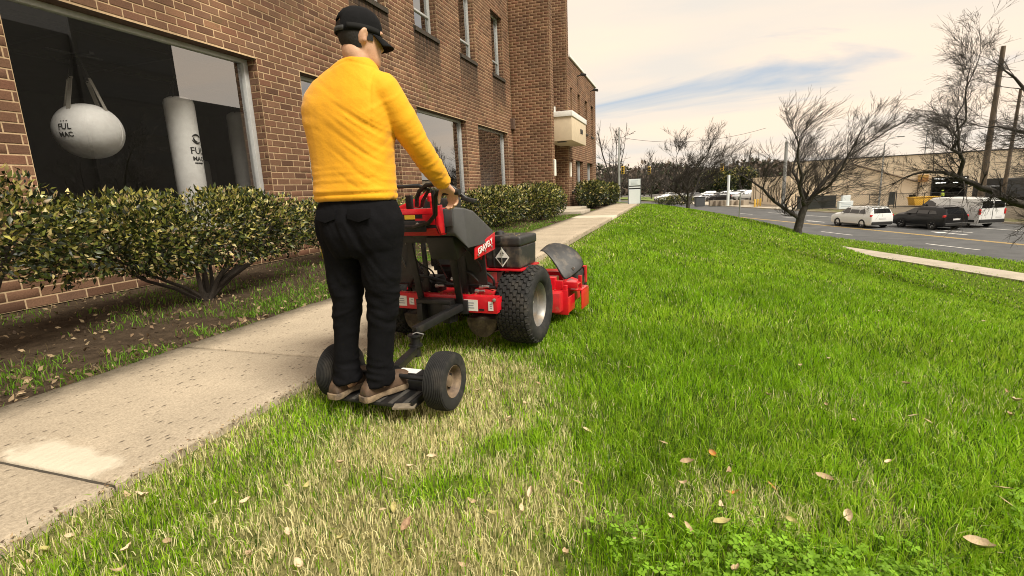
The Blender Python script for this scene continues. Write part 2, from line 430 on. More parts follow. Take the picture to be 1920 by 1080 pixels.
M_CONC = mat_concrete('path_concrete', (0.445, 0.375, 0.28)); M_CONC2 = mat_concrete('kerb_concrete', (0.46, 0.41, 0.33), False)

def slab_mesh(w, l, th=0.10, seed=0, res=14, pale=None):
    """a cast slab with rounded, slightly chipped edges; attributes carry its stains"""
    r = np.random.default_rng(seed)
    u = np.linspace(0, 1, res); us = np.concatenate([[0, 0.006], u[1:-1], [0.994, 1]])
    X, Y = np.meshgrid(us * w - w / 2, us * l - l / 2); n = len(us)
    e = np.minimum.reduce([X + w / 2, w / 2 - X, Y + l / 2, l / 2 - Y])
    Z = -0.010 * np.exp(-e / 0.006) - 0.006 * np.clip(1 - e / 0.03, 0, 1) * r.random(X.shape)
    V = np.stack([X.ravel(), Y.ravel(), Z.ravel()], 1); I = np.arange(n * n).reshape(n, n)
    F = np.stack([I[:-1, :-1], I[:-1, 1:], I[1:, 1:], I[1:, :-1]], -1).reshape(-1, 4)
    rim = np.concatenate([I[0, :-1], I[:-1, -1], I[-1, :0:-1], I[:0:-1, 0]]); k = len(rim)
    Vb = V[rim].copy(); Vb[:, 2] = -th; nb = len(V)
    S = np.stack([rim, nb + np.arange(k), nb + (np.arange(k) + 1) % k, np.roll(rim, -1)], 1)
    me = np_mesh('slab', np.concatenate([V, Vb]), np.concatenate([F, S]))
    me.shade_smooth()
    try: me.set_sharp_from_angle(angle=radians(50))
    except Exception: pass
    VV = np.concatenate([V, Vb])
    gr = np.clip(1 - (VV[:, 0] + w / 2) / 0.46, 0, 1) * 0.80 + np.clip(1 - (w / 2 - VV[:, 0]) / 0.06, 0, 1) * 0.35  # darker over a wide band at the left edge, a thin one at the right
    add_float(me, 'edge_dark', gr); add_float(me, 'pale', pale(VV) if pale else np.zeros(len(VV)))
    return me
sidewalk = empty('sidewalk', (0, 0, 0)); tag(sidewalk, kind='structure')
WX0, WX1 = -3.62, -2.10; wc = (WX0 + WX1) / 2; ww = WX1 - WX0
base = MB().bx(WX0 + 0.02, WX1 - 0.02, -4.8, 30.0, -0.2, 0.004).build('slab_bed', mat('joint_dirt', (0.050, 0.042, 0.030), 1.0, var=.3), sidewalk)
y0 = 1.20 - 4 * 1.5; i = 0
def pale_patch(V):       # a fresh pale skim near the joint, its edge ragged
    return np.clip(1.28 - np.maximum(np.abs(V[:, 0] - 0.30) / 0.47, (V[:, 1] + 0.75) / (0.30 - .12 * V[:, 0])) * 0.95 - .12 * np.sin(V[:, 0] * 19) * .3, 0, 1)
while y0 < 29.9:
    l = 1.5; pl = None
    if abs(y0 - 1.20) < 0.01: pl = pale_patch
    if i in (15,): pl = lambda V: np.ones(len(V))
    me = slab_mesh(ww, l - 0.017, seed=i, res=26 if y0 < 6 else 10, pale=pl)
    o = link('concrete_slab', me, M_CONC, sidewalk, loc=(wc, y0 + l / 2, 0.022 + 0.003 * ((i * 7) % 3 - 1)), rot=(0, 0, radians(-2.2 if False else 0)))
    y0 += l; i += 1

# ------------------------------------------------------------------ road
M_ASPH = mat('asphalt', (0.10, 0.101, 0.102), 0.92, var=0.16, vscale=0.5, col2=(0.075, 0.076, 0.078), bump=0.006, bscale=70, spec=0.3)
M_YEL = mat('yellow_road_paint', (0.55, 0.36, 0.10), 0.8, var=0.22, vscale=3, col2=(0.30, 0.22, 0.10), c2=(.5, .75))
M_WHT = mat('white_road_paint', (0.72, 0.70, 0.66), 0.8, var=0.2, vscale=3, col2=(0.35, 0.34, 0.33), c2=(.52, .8))
def strip(name, s0, s1, q0, q1, z, m, parent=None, th=0.0, nseg=1):
    vs = []; fs = []
    for k in range(nseg + 1):
        q = q0 + (q1 - q0) * k / nseg
        for s in (s0, s1): vs.append((*xy(s, q), z))
    for k in range(nseg): fs.append((2 * k, 2 * k + 1, 2 * k + 3, 2 * k + 2))
    if th > 0:
        n = len(vs); vs += [(x, y, zz - th) for x, y, zz in vs]
        fs += [tuple(reversed([i + n for i in f])) for f in fs[:nseg]]
        for k in range(nseg):
            fs += [(2 * k, 2 * k + 2, n + 2 * k + 2, n + 2 * k), (2 * k + 1, n + 2 * k + 1, n + 2 * k + 3, 2 * k + 3)]
        fs += [(0, n, n + 1, 1), (2 * nseg, 2 * nseg + 1, n + 2 * nseg + 1, n + 2 * nseg)]
    return MB().add(vs, fs).build(name, m, parent)
road = strip('road', 23.15, 40.2, -60, 420, Z_ROAD, M_ASPH, nseg=40); tag(road, kind='structure')
zl = Z_ROAD + 0.004
for s0 in (29.38, 29.62): strip('painted_line', s0, s0 + 0.12, -40, 60, zl, M_YEL, road)
for k in range(9): strip('painted_line', 25.98, 26.10, 6 + k * 9.0, 9.2 + k * 9.0, zl, M_WHT, road)
for k in range(7): strip('painted_line', 32.85, 32.97, 4 + k * 9.0, 7.0 + k * 9.0, zl, M_WHT, road)
strip('painted_line', 36.0, 36.12, -30, 60, zl, M_WHT, road)
def arrow(s, q, flip=False):       # lane arrow: shaft and head
    pts = [(-.09, -1.4), (.09, -1.4), (.09, .3), (.32, .3), (0, 1.3), (-.32, .3), (-.09, .3)]
    MB().add([(*xy(s + a, q + b), zl) for a, b in pts], [(0, 1, 2, 6), (3, 4, 5), (2, 3, 5, 6)]).build('lane_arrow', M_WHT, road)
arrow(31.6, 31.5); arrow(31.6, 45); arrow(34.4, 22)
for s0, nm in ((22.98, 'kerb'), (40.2, 'kerb')):
    k = strip(nm, s0, s0 + 0.17, -60, 420, Z_ROAD + 0.13, M_CONC2, th=0.3, nseg=30); tag(k, kind='structure')
walk2 = empty('roadside_sidewalk'); tag(walk2, kind='structure')
for k in range(44):
    q = -6 + k * 1.5
    strip('concrete_slab', 18.6, 19.95, q, q + 1.485, Z_WALK2 + 0.05, M_CONC2, walk2, th=0.12)
# far verge and forecourt beyond the road
fv = strip('far_verge', 40.37, 43.4, -40, 62, Z_ROAD + 0.10, mat('verge_turf', (0.105, 0.105, 0.035), 1.0, var=.5, vscale=1.2, col2=(0.17, 0.13, 0.08)), nseg=10); tag(fv, kind='structure')
fw = strip('far_pavement', 40.37, 46.5, 62.5, 110, Z_ROAD + 0.11, M_CONC2, nseg=4); tag(fw, kind='structure')
fg = strip('far_grass_bank', 41.5, 52.0, 111, 160, Z_ROAD + 0.22, mat('far_turf', (0.15, 0.20, 0.04), 1.0, var=.4, vscale=.6), nseg=4); tag(fg, kind='structure')
lot = strip('parking_lot', 52.2, 140, 100, 260, Z_ROAD + 0.12, mat('lot_asphalt', (0.19, 0.18, 0.165), .9, var=.15, vscale=.3)); tag(lot, kind='structure')
# ------------------------------------------------------------------ the brick building
CH, CL, MJ = 0.1146, 0.313, 0.017       # course height, brick module, joint
def mat_brick(name, use_obj):
    m = bpy.data.materials.new(name); m.use_nodes = True
    nt = m.node_tree; N = nt.nodes; L = nt.links; b = N['Principled BSDF']; b.inputs['Roughness'].default_value = 0.88; b.inputs['Specular IOR Level'].default_value = 0.25
    if use_obj: rnd = N.new('ShaderNodeObjectInfo').outputs['Random']
    else:
        a = N.new('ShaderNodeAttribute'); a.attribute_name = 'rnd'; rnd = a.outputs['Fac']
    r = N.new('ShaderNodeValToRGB'); e = r.color_ramp.elements
    e[0].position = 0.0; e[0].color = (0.1127, 0.0598, 0.0379, 1); e[1].position = 1.0; e[1].color = (0.2357, 0.1288, 0.0759, 1)
    for p, c in ((0.15, (0.135, 0.073, 0.046)), (0.35, (0.165, 0.092, 0.056)), (0.55, (0.182, 0.098, 0.060)), (0.72, (0.178, 0.086, 0.054)), (0.88, (0.155, 0.092, 0.062))):
        x = e.new(p); x.color = (*c, 1)
    L.new(rnd, r.inputs[0])
    g = N.new('ShaderNodeNewGeometry'); P = g.outputs['Position']
    n = N.new('ShaderNodeTexNoise'); n.inputs['Scale'].default_value = 60; n.inputs['Detail'].default_value = 6; n.inputs['Roughness'].default_value = .7; L.new(P, n.inputs['Vector'])
    mr = N.new('ShaderNodeMapRange'); mr.inputs[1].default_value = .3; mr.inputs[2].default_value = .7; mr.inputs[3].default_value = .72; mr.inputs[4].default_value = 1.25; L.new(n.outputs['Fac'], mr.inputs[0])
    sc = N.new('ShaderNodeVectorMath'); sc.operation = 'SCALE'; L.new(r.outputs[0], sc.inputs[0]); L.new(mr.outputs[0], sc.inputs['Scale'])
    L.new(weather(N, L, P, sc.outputs[0]), b.inputs['Base Color'])
    bp = N.new('ShaderNodeBump'); bp.inputs['Distance'].default_value = .004; L.new(n.outputs['Fac'], bp.inputs['Height']); L.new(bp.outputs[0], b.inputs['Normal'])
    return m
SILLS = [(7.35, 8.75), (10.5, 11.94), (13.46, 14.86), (16.62, 17.98), (19.78, 21.12)]   # upper windows along y
UZ0, UZ1 = 5.72, 8.05
def weather(N, L, P, col):
    """water streaks under the upper sills, moss and general dirt with shapes of their own"""
    sep = N.new('ShaderNodeSeparateXYZ'); L.new(P, sep.inputs[0])
    def math(op, a, b=None, clamp=False):
        x = N.new('ShaderNodeMath'); x.operation = op; x.use_clamp = clamp
        for i, v in enumerate((a, b)):
            if v is None: continue
            if isinstance(v, (int, float)): x.inputs[i].default_value = v
            else: L.new(v, x.inputs[i])
        return x.outputs[0]
    mp = N.new('ShaderNodeMapping'); mp.inputs['Scale'].default_value = (1, 7.0, 0.45); L.new(P, mp.inputs[0])
    n = N.new('ShaderNodeTexNoise'); n.inputs['Scale'].default_value = 1.3; n.inputs['Detail'].default_value = 5; n.inputs['Roughness'].default_value = .6; L.new(mp.outputs[0], n.inputs['Vector'])
    tot = None
    for a, c in SILLS:
        inside = math('MULTIPLY', math('GREATER_THAN', sep.outputs['Y'], a - 0.12), math('LESS_THAN', sep.outputs['Y'], c + 0.12))
        tot = inside if tot is None else math('ADD', tot, inside)
    drop = math('SUBTRACT', UZ0, sep.outputs['Z'])
    fade = math('MULTIPLY', math('GREATER_THAN', drop, 0.0), math('SUBTRACT', 1.0, math('DIVIDE', drop, 1.6), True))
    st = math('MULTIPLY', math('MULTIPLY', tot, fade), n.outputs['Fac'])
    st = math('MULTIPLY', st, 1.9, True)
    st = math('MULTIPLY', st, math('LESS_THAN', sep.outputs['X'], -6.9))
    m1 = N.new('ShaderNodeMix'); m1.data_type = 'RGBA'; L.new(st, m1.inputs[0]); L.new(col, m1.inputs[6]); m1.inputs[7].default_value = (0.035, 0.026, 0.020, 1)
    n2 = N.new('ShaderNodeTexNoise'); n2.inputs['Scale'].default_value = .55; n2.inputs['Detail'].default_value = 6; n2.inputs['Roughness'].default_value = .62; L.new(P, n2.inputs['Vector'])
    rr = N.new('ShaderNodeValToRGB'); rr.color_ramp.elements[0].position = .35; rr.color_ramp.elements[1].position = .65; rr.color_ramp.elements[0].color = (.68, .67, .66, 1); rr.color_ramp.elements[1].color = (1.18, 1.16, 1.13, 1); L.new(n2.outputs['Fac'], rr.inputs[0])
    m2 = N.new('ShaderNodeMix'); m2.data_type = 'RGBA'; m2.blend_type = 'MULTIPLY'; m2.inputs[0].default_value = 1; L.new(m1.outputs[2], m2.inputs[6]); L.new(rr.outputs[0], m2.inputs[7])
    n3 = N.new('ShaderNodeTexNoise'); n3.inputs['Scale'].default_value = 1.1; n3.inputs['Detail'].default_value = 7; n3.inputs['Roughness'].default_value = .7; L.new(P, n3.inputs['Vector'])
    r3 = N.new('ShaderNodeValToRGB'); r3.color_ramp.elements[0].position = .62; r3.color_ramp.elements[1].position = .72; r3.color_ramp.elements[0].color = (0, 0, 0, 1); r3.color_ramp.elements[1].color = (.55, .55, .55, 1); L.new(n3.outputs['Fac'], r3.inputs[0])
    m3 = N.new('ShaderNodeMix'); m3.data_type = 'RGBA'; L.new(r3.outputs[0], m3.inputs[0]); L.new(m2.outputs[2], m3.inputs[6]); m3.inputs[7].default_value = (0.085, 0.085, 0.030, 1)
    return m3.outputs[2]
M_BRICK_O = mat_brick('brick_single', True); M_BRICK = mat_brick('brick_many', False)
def mat_mortar():
    m = bpy.data.materials.new('mortar'); m.use_nodes = True; N = m.node_tree.nodes; L = m.node_tree.links; b = N['Principled BSDF']; b.inputs['Roughness'].default_value = 1
    g = N.new('ShaderNodeNewGeometry'); n = N.new('ShaderNodeTexNoise'); n.inputs['Scale'].default_value = 25; n.inputs['Detail'].default_value = 6; L.new(g.outputs['Position'], n.inputs['Vector'])
    r = N.new('ShaderNodeValToRGB'); r.color_ramp.elements[0].position = .3; r.color_ramp.elements[1].position = .7; r.color_ramp.elements[0].color = (.40, .29, .175, 1); r.color_ramp.elements[1].color = (.58, .43, .27, 1); L.new(n.outputs['Fac'], r.inputs[0])
    L.new(weather(N, L, g.outputs['Position'], r.outputs[0]), b.inputs['Base Color']); return m
M_MORT = mat_mortar()
M_ALU = mat('window_aluminium', (0.50, 0.51, 0.51), 0.42, 0.35, var=.12, vscale=4)
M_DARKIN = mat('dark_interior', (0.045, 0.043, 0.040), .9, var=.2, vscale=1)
M_SOFFIT = mat('lintel_brick', (0.10, 0.06, 0.042), .95, var=.3, vscale=9, bump=.004, bscale=40)
M_SILL = mat('mossy_sill', (0.045, 0.033, 0.026), .95, var=.35, vscale=9, col2=(0.03, 0.032, 0.018), bump=.006, bscale=35)
M_COPE = mat('white_coping', (0.72, 0.71, 0.68), .5, var=.08, vscale=3)
def mat_glass(name, refl=0.16, tint=(0.62, 0.65, 0.64)):
    m = bpy.data.materials.new(name); m.use_nodes = True; N = m.node_tree.nodes; L = m.node_tree.links
    for n in list(N): N.remove(n)
    out = N.new('ShaderNodeOutputMaterial'); t = N.new('ShaderNodeBsdfTransparent'); t.inputs[0].default_value = (*tint, 1)
    g = N.new('ShaderNodeBsdfGlossy'); g.inputs['Roughness'].default_value = 0.0; g.inputs[0].default_value = (.93, .95, .97, 1)
    lw = N.new('ShaderNodeLayerWeight'); lw.inputs[0].default_value = 0.5; f = N.new('ShaderNodeMath'); f.operation = 'POWER'; f.inputs[1].default_value = 4.0; L.new(lw.outputs['Facing'], f.inputs[0])
    a = N.new('ShaderNodeMath'); a.operation = 'MULTIPLY_ADD'; a.use_clamp = True; a.inputs[1].default_value = 1.0; a.inputs[2].default_value = refl; L.new(f.outputs[0], a.inputs[0])
    mx = N.new('ShaderNodeMixShader'); L.new(a.outputs[0], mx.inputs[0]); L.new(t.outputs[0], mx.inputs[1]); L.new(g.outputs[0], mx.inputs[2]); L.new(mx.outputs[0], out.inputs[0]); return m
M_GLASS = mat_glass('window_glass', 0.32, (.99, .99, .99)); M_GLASS_UP = mat_glass('upper_window_glass', 0.30, (.4, .42, .42))

building = empty('brick_building', (-7.0, 3.0, 0)); BO = Vector((-7.0, 3.0, 0))
tag(building, 'long two storey brown brick building with recessed windows and an entrance canopy', 'building')
def bl(v): return (v[0] - BO.x, v[1] - BO.y, v[2] - BO.z)

ALLB = []     # (corner origin, u vector, normal, u0,u1,z0,z1,parent)
def brick_pieces(ulen, z0, z1, openings, phase=0):
    out = []; nc = int(math.ceil((z1 - z0) / CH - 1e-6))
    for c in range(nc):
        a = z0 + c * CH; b = min(a + CH, z1)
        off = (c + phase) % 2 * CL / 2
        u = -off
        cuts = [(o[0], o[1]) for o in openings if o[2] < (a + b) / 2 < o[3]]
        while u < ulen - 1e-6:
            segs = [(max(u, 0), min(u + CL, ulen))]
            for (p, q) in cuts:
                ns = []
                for (s, e) in segs:
                    if e <= p or s >= q: ns.append((s, e))
                    else:
                        if s < p: ns.append((s, p))
                        if e > q: ns.append((q, e))
                segs = ns
            for (s, e) in segs:
                if e - s > 0.03: out.append((s, e, a, b))
            u += CL
    return out
def panel(origin, uvec, normal, ulen, z0, z1, openings=(), phase=0, parent=None, recess=0.006):
    """mortar sheet with holes, and the list of bricks standing proud of it"""
    o = Vector(origin); u = Vector(uvec); n = Vector(normal)
    ue = sorted({0.0, ulen, *[v for p in openings for v in p[:2] if 0 < v < ulen]}); ze = sorted({z0, z1, *[v for p in openings for v in p[2:4] if z0 < v < z1]})
    mb = MB()
    for i in range(len(ue) - 1):
        for j in range(len(ze) - 1):
            um, zm = (ue[i] + ue[i + 1]) / 2, (ze[j] + ze[j + 1]) / 2
            if any(p[0] < um < p[1] and p[2] < zm < p[3] for p in openings): continue
            q = [o + u * a + n * (-recess) + Vector((0, 0, z)) for a, z in ((ue[i], ze[j]), (ue[i + 1], ze[j]), (ue[i + 1], ze[j + 1]), (ue[i], ze[j + 1]))]
            mb.add([bl(v) for v in q], [(0, 1, 2, 3)])
    for (s, e, a, b) in brick_pieces(ulen, z0, z1, openings, phase): ALLB.append((o, u, n, s, e, a, b, parent))
    return mb

ZT = 10.2
WINS = [(3.88, 7.46), (8.53, 12.11), (13.19, 16.75), (17.84, 21.33)]
WZ0, WZ1 = 0.70, 3.53
ops = [(a + 4, b + 4, WZ0, WZ1) for a, b in WINS] + [(a + 4, b + 4, UZ0, UZ1) for a, b in SILLS] + [(0.0, 2.6, UZ0, UZ1)]
wall = empty('wall', (0, 0, 0), parent=building)
mort = MB()
def merge(mb): mort.add(mb.v, mb.f)
merge(panel((-7, -4, 0), (0, 1, 0), (1, 0, 0), 26.0, 0.0, ZT, ops))
# fins either side of the entrance
FX = -5.2
merge(panel((-6.99, 22.0, 0), (1, 0, 0), (0, -1, 0), 1.79, 0, ZT))
merge(panel((FX, 22.0, 0), (0, 1, 0), (1, 0, 0), 0.45, 0, ZT, phase=1))
merge(panel((FX, 22.45, 0), (-1, 0, 0), (0, 1, 0), 3.2, 0, ZT))
merge(panel((-8.4, 25.5, 0), (1, 0, 0), (0, -1, 0), 3.2, 0, ZT))
merge(panel((-8.4, 22.45, 0), (0, 1, 0), (1, 0, 0), 3.05, 2.6, ZT))
WOP = [(28.25, 29.0, 4.28, 6.12), (30.55, 31.4, 4.28, 6.12), (32.75, 33.7, 4.28, 6.12), (26.3, 26.75, 4.28, 6.12), (26.25, 26.8, .95, 2.57), (27.45, 29.75, .95, 2.57), (31.15, 33.3, .95, 2.57)]
merge(panel((FX, 25.5, 0), (0, 1, 0), (1, 0, 0), 0.45, 7.45, ZT, phase=1))
merge(panel((FX, 25.5, 0), (0, 1, 0), (1, 0, 0), 9.2, 0, 7.45, [(a - 25.5, b - 25.5, c, d) for a, b, c, d in WOP]))
merge(panel((FX, 34.7, 0), (-1, 0, 0), (0, 1, 0), 9.0, 0, 7.45))
# reveals of the openings
RD = 0.26
def reveals(x, a, b, z0, z1):
    merge(panel((x - RD, b, 0), (1, 0, 0), (0, -1, 0), RD - .01, z0, z1, phase=1))
    merge(panel((x - .01, a, 0), (-1, 0, 0), (0, 1, 0), RD - .01, z0, z1))
for a, b in WINS: reveals(-7, a, b, WZ0, WZ1)
for a, b in SILLS: reveals(-7, a, b, UZ0, UZ1)
for a, b, c, d in WOP: reveals(FX, a, b, c, d)
o = mort.build('mortar', M_MORT, wall)
# choose the 300 bricks that show largest
def project(p):
    c = RC.T @ (np.array(p) - np.array([0, 0, CAM_H]))
    return 960 + 930 * c[0] / c[2], 540 + 930 * c[1] / c[2], c[2]
cand = []
for i, (o, u, n, s, e, a, b, par) in enumerate(ALLB):
    c = o + u * ((s + e) / 2) + Vector((0, 0, (a + b) / 2)); px, py, dz = project(c)
    area = 0
    view = Vector((0, 0, CAM_H)) - c
    if dz > .2 and -10 < px < 1930 and -10 < py < 1090 and view.dot(n) > 0:
        hid = (py > 355 and not (70 < px < 250 and py > 480)) or (570 < px < 745 and py > 30)
        if not hid: area = (e - s) * (b - a) * abs(view.normalized().dot(n)) / view.length ** 2
    cand.append(area)
order = np.argsort(-np.array(cand)); single = set(order[:300].tolist())
bcache = {}
def brick_box(L_, H_, D_=0.09):
    """a brick with softly broken arrises: u, depth (outwards), z"""
    k = (round(L_, 3), round(H_, 3))
    if k in bcache: return bcache[k]
    mb = MB(); e = 0.004
    vs = [(-L_ / 2, -0.03, -H_ / 2), (L_ / 2, -0.03, -H_ / 2), (L_ / 2, -0.03, H_ / 2), (-L_ / 2, -0.03, H_ / 2)]
    vs += [(x, -0.0035, z) for x, _, z in vs]; vs += [(x - math.copysign(e, x), 0, z - math.copysign(e, z)) for x, _, z in vs[:4]]
    fs = [(8, 9, 10, 11)]
    for r in (0, 4):
        for j in range(4): fs.append((r + j, r + (j + 1) % 4, r + 4 + (j + 1) % 4, r + 4 + j))
    me = MB().add(vs, fs).mesh('brick'); me.materials.append(M_BRICK_O); bcache[k] = me; return me
jt = MJ / 2
for i in sorted(single):
    o, u, n, s, e, a, b, par = ALLB[i]
    me = brick_box(e - s - MJ, b - a - MJ)
    c = o + u * ((s + e) / 2) + Vector((0, 0, (a + b) / 2)) + n * random.uniform(-.0015, .0015)
    ob = bpy.data.objects.new('brick', me); COL.objects.link(ob); ob.parent = wall
    ob.rotation_euler = (0, 0, atan2(u.y, u.x) + (0 if u.cross(Vector((0, 0, 1))).dot(n) < 0 else pi)) if True else (0, 0, 0)
    # local y must point along the normal
    yv = Matrix.Rotation(ob.rotation_euler.z, 3, 'Z') @ Vector((0, 1, 0))
    if yv.dot(n) < 0: ob.rotation_euler.z += pi
    ob.location = bl(c)
rest = [i for i in range(len(ALLB)) if i not in single]
V = np.zeros((len(rest), 12, 3)); 
for k, i in enumerate(rest):
    o, u, n, s, e, a, b, par = ALLB[i]; s += jt; e -= jt; a += jt; b -= jt; d = random.uniform(-.0015, .0015)
    o = np.array(o) - np.array(BO); u = np.array(u); n = np.array(n); zz = np.array([0, 0, 1.0])
    cs = [(s, a), (e, a), (e, b), (s, b)]; bv = .004; ci = [(s + bv, a + bv), (e - bv, a + bv), (e - bv, b - bv), (s + bv, b - bv)]
    for j in range(4):
        V[k, j] = o + u * cs[j][0] + zz * cs[j][1] - n * .02; V[k, 4 + j] = o + u * cs[j][0] + zz * cs[j][1] + n * (d - .0035); V[k, 8 + j] = o + u * ci[j][0] + zz * ci[j][1] + n * d
    if np.cross(u, zz) @ n < 0: V[k] = V[k][[3, 2, 1, 0, 7, 6, 5, 4, 11, 10, 9, 8]]
fb = [(8, 9, 10, 11)] + [(r + j, r + (j + 1) % 4, r + 4 + (j + 1) % 4, r + 4 + j) for r in (0, 4) for j in range(4)]
F = (np.arange(len(rest))[:, None, None] * 12 + np.array(fb)[None]).reshape(-1, 4)
me = np_mesh('brickwork', V.reshape(-1, 3), F); add_float(me, 'rnd', np.repeat(rng.random(len(rest)), 12))
o = link('brickwork', me, M_BRICK, wall); o['kind'] = 'stuff'
# roof, back and hidden walls
mb = MB()
mb.bx(-24, -7.32, -4, -3.9, 0, ZT - .3); mb.bx(-24.1, -24, -4, 34.6, 0, 7.3); mb.bx(-24, -7.02, -4, 25.4, ZT - .36, ZT - .3); mb.bx(-24, FX - .02, 25.98, 34.6, 7.05, 7.1)
mb.bx(-24, -7.3, 25.42, 25.46, 0, ZT - .4); mb.bx(-8.43, -8.41, 22.45, 25.5, 0, 2.6)
mb.bx(-24, -14.5, -4, 25.4, ZT - .5, ZT - .4)
o = MB().add([bl(v) for v in mb.v], mb.f).build('roof', mat('roofing', (.2, .19, .18), .95, var=.2), building)
mb = MB(); mb.bx(-7.3, -6.95, -4, 22.0, ZT, ZT + .1); mb.bx(-7.3, FX + .06, 21.93, 22.5, ZT + .003, ZT + .11); mb.bx(-8.4, FX + .06, 25.44, 25.98, ZT, ZT + .11); mb.bx(FX - .3, FX + .07, 25.99, 34.78, 7.45, 7.57); mb.bx(-14, FX - .301, 34.5, 34.78, 7.45, 7.57)
o = MB().add([bl(v) for v in mb.v], mb.f).build('coping', M_COPE, building, bevel=.01)
# rooms behind the glass
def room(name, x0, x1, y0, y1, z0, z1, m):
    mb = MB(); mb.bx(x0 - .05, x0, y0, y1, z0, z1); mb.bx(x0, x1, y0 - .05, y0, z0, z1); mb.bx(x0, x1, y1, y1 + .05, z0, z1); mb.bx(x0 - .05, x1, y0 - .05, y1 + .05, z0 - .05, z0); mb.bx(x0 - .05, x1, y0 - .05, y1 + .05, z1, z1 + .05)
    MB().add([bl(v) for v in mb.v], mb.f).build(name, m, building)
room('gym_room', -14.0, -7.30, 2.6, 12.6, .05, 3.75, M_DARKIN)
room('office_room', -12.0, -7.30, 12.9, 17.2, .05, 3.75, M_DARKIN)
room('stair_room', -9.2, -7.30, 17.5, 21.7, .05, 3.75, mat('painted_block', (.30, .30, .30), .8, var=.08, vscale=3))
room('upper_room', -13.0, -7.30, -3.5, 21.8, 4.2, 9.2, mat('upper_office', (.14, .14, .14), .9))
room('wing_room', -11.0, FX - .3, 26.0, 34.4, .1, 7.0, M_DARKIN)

def window(x, a, b, z0, z1, transom=None, mull=(), glass=M_GLASS, fw=.07, name='window', sill=True):
    w = empty(name, bl((x - RD, (a + b) / 2, z0)), parent=building); c = (a + b) / 2
    f = MB(); d0, d1 = -.03, .05; A, B, H = a - c, b - c, z1 - z0
    f.bx(d0, d1, A, A + fw, 0, H); f.bx(d0, d1, B - fw, B, 0, H); f.bx(d0 + .001, d1 - .001, A + fw, B - fw, 0, fw); f.bx(d0 + .001, d1 - .001, A + fw, B - fw, H - fw, H)
    f.bx(d0 + .01, d1 + .02, B - fw - .045, B - fw - .015, fw, H - fw)
    if transom: f.bx(d0 + .001, d1 - .001, A + fw, B - fw, transom, transom + fw)
    for m_ in mull: f.bx(d0 + .002, d1 - .002, m_ - fw / 2, m_ + fw / 2, fw, H - fw)
    f.build('window_frame', M_ALU, w, bevel=.006)
    zs = [fw, transom, H - fw] if transom else [fw, H - fw]
    es = [A + fw] + sorted(mull) + [B - fw]
    for i in range(len(es) - 1):
        for j in range(len(zs) - 1):
            MB().add([(0, es[i], zs[j]), (0, es[i + 1], zs[j]), (0, es[i + 1], zs[j + 1]), (0, es[i], zs[j + 1])], [(0, 1, 2, 3)]).build('pane', glass, w)
    if sill:
        s_ = MB(); n = max(3, int((b - a) / .115))
        s_.add([(-.0, A - .06, 0), (RD + .05, A - .06, -.05), (RD + .05, B + .06, -.05), (-.0, B + .06, 0), (-.0, A - .06, -.10), (RD + .05, A - .06, -.15), (RD + .05, B + .06, -.15), (-.0, B + .06, -.10)], [(0, 1, 2, 3), (4, 7, 6, 5), (1, 5, 6, 2), (0, 4, 5, 1), (3, 2, 6, 7)])
        s_.build('sill', M_SILL, w)
    MB().bx(-.03, RD - .012, A, B, H + .002, H + .02).build('lintel', M_SOFFIT, w)
    return w
for a, b in WINS: window(-7, a, b, WZ0, WZ1)
for a, b in SILLS: window(-7, a, b, UZ0, UZ1, transom=.55, glass=M_GLASS_UP, fw=.055)
for a, b, c, d in WOP: window(FX, a, b, c, d, transom=.45 if c > 3 else None, glass=M_GLASS_UP, fw=.05)
# entrance: door, canopy, step, sconces, lamps, scupper
M_STUC = mat('cream_canopy', (.56, .46, .33), .85, var=.07, vscale=2, bump=.002, bscale=80)
cp = empty('entrance_canopy', bl((FX, 24.2, 3.15)), parent=building)
MB().bx(-.4, .79, -1.74, 1.9, 0, 1.02).build('canopy_box', M_STUC, cp, bevel=.01)
MB().bx(-.4, .83, -1.79, 1.95, 1.022, 1.25).build('canopy_cap', M_COPE, cp, bevel=.012)
MB().bx(.05, .45, -1.5, -1.2, -.03, -.002).build('soffit_light', mat('soffit_fixture', (.03, .03, .03), .5), cp)
def text_mesh(txt, size, depth=.004, bold=0.0, res=3):
    cu = bpy.data.curves.new('t', 'FONT'); cu.body = txt; cu.size = size; cu.extrude = depth; cu.align_x = 'CENTER'; cu.align_y = 'CENTER'; cu.resolution_u = res; cu.offset = bold
    ob = bpy.data.objects.new('t', cu); COL.objects.link(ob); dg = bpy.context.evaluated_depsgraph_get(); dg.update()
    me = bpy.data.meshes.new_from_object(ob.evaluated_get(dg)); bpy.data.objects.remove(ob); bpy.data.curves.remove(cu)
    me.materials.clear()
    return me
M_INK = mat('black_lettering', (.02, .02, .02), .6)
t = link('lettering', text_mesh('5400', .30, .01, .006), M_INK, cp, loc=(.805, .62, .55), rot=(pi / 2, 0, pi / 2)); t['label'] = 'dark street number on the canopy front'
M_DOOR = mat('dark_door', (.05, .045, .04), .4)
dr = empty('entrance_door', bl((-8.38, 24.0, 0.12)), parent=building); MB().bx(0, .06, -1.45, 1.45, 0, 2.5).build('door_frame', M_DOOR, dr); MB().bx(.061, .07, -1.3, -.06, .1, 2.3).build('pane', M_GLASS_UP, dr); MB().bx(.061, .07, .06, 1.3, .1, 2.3).build('pane', M_GLASS_UP, dr)
MB().add([bl(v) for v in MB().bx(-8.3, -4.25, 22.46, 25.48, 0, .16).v], MB().bx(0, 1, 0, 1, 0, 1).f).build('entrance_step', M_CONC2, building, bevel=.012)
MB().add([bl(v) for v in MB().bx(-5.1, -3.66, 20.3, 22.6, -.05, .13).v], MB().bx(0, 1, 0, 1, 0, 1).f).build('entrance_landing', M_CONC2, building, bevel=.012)
M_SCON = mat('white_sconce', (.80, .78, .70), .4)
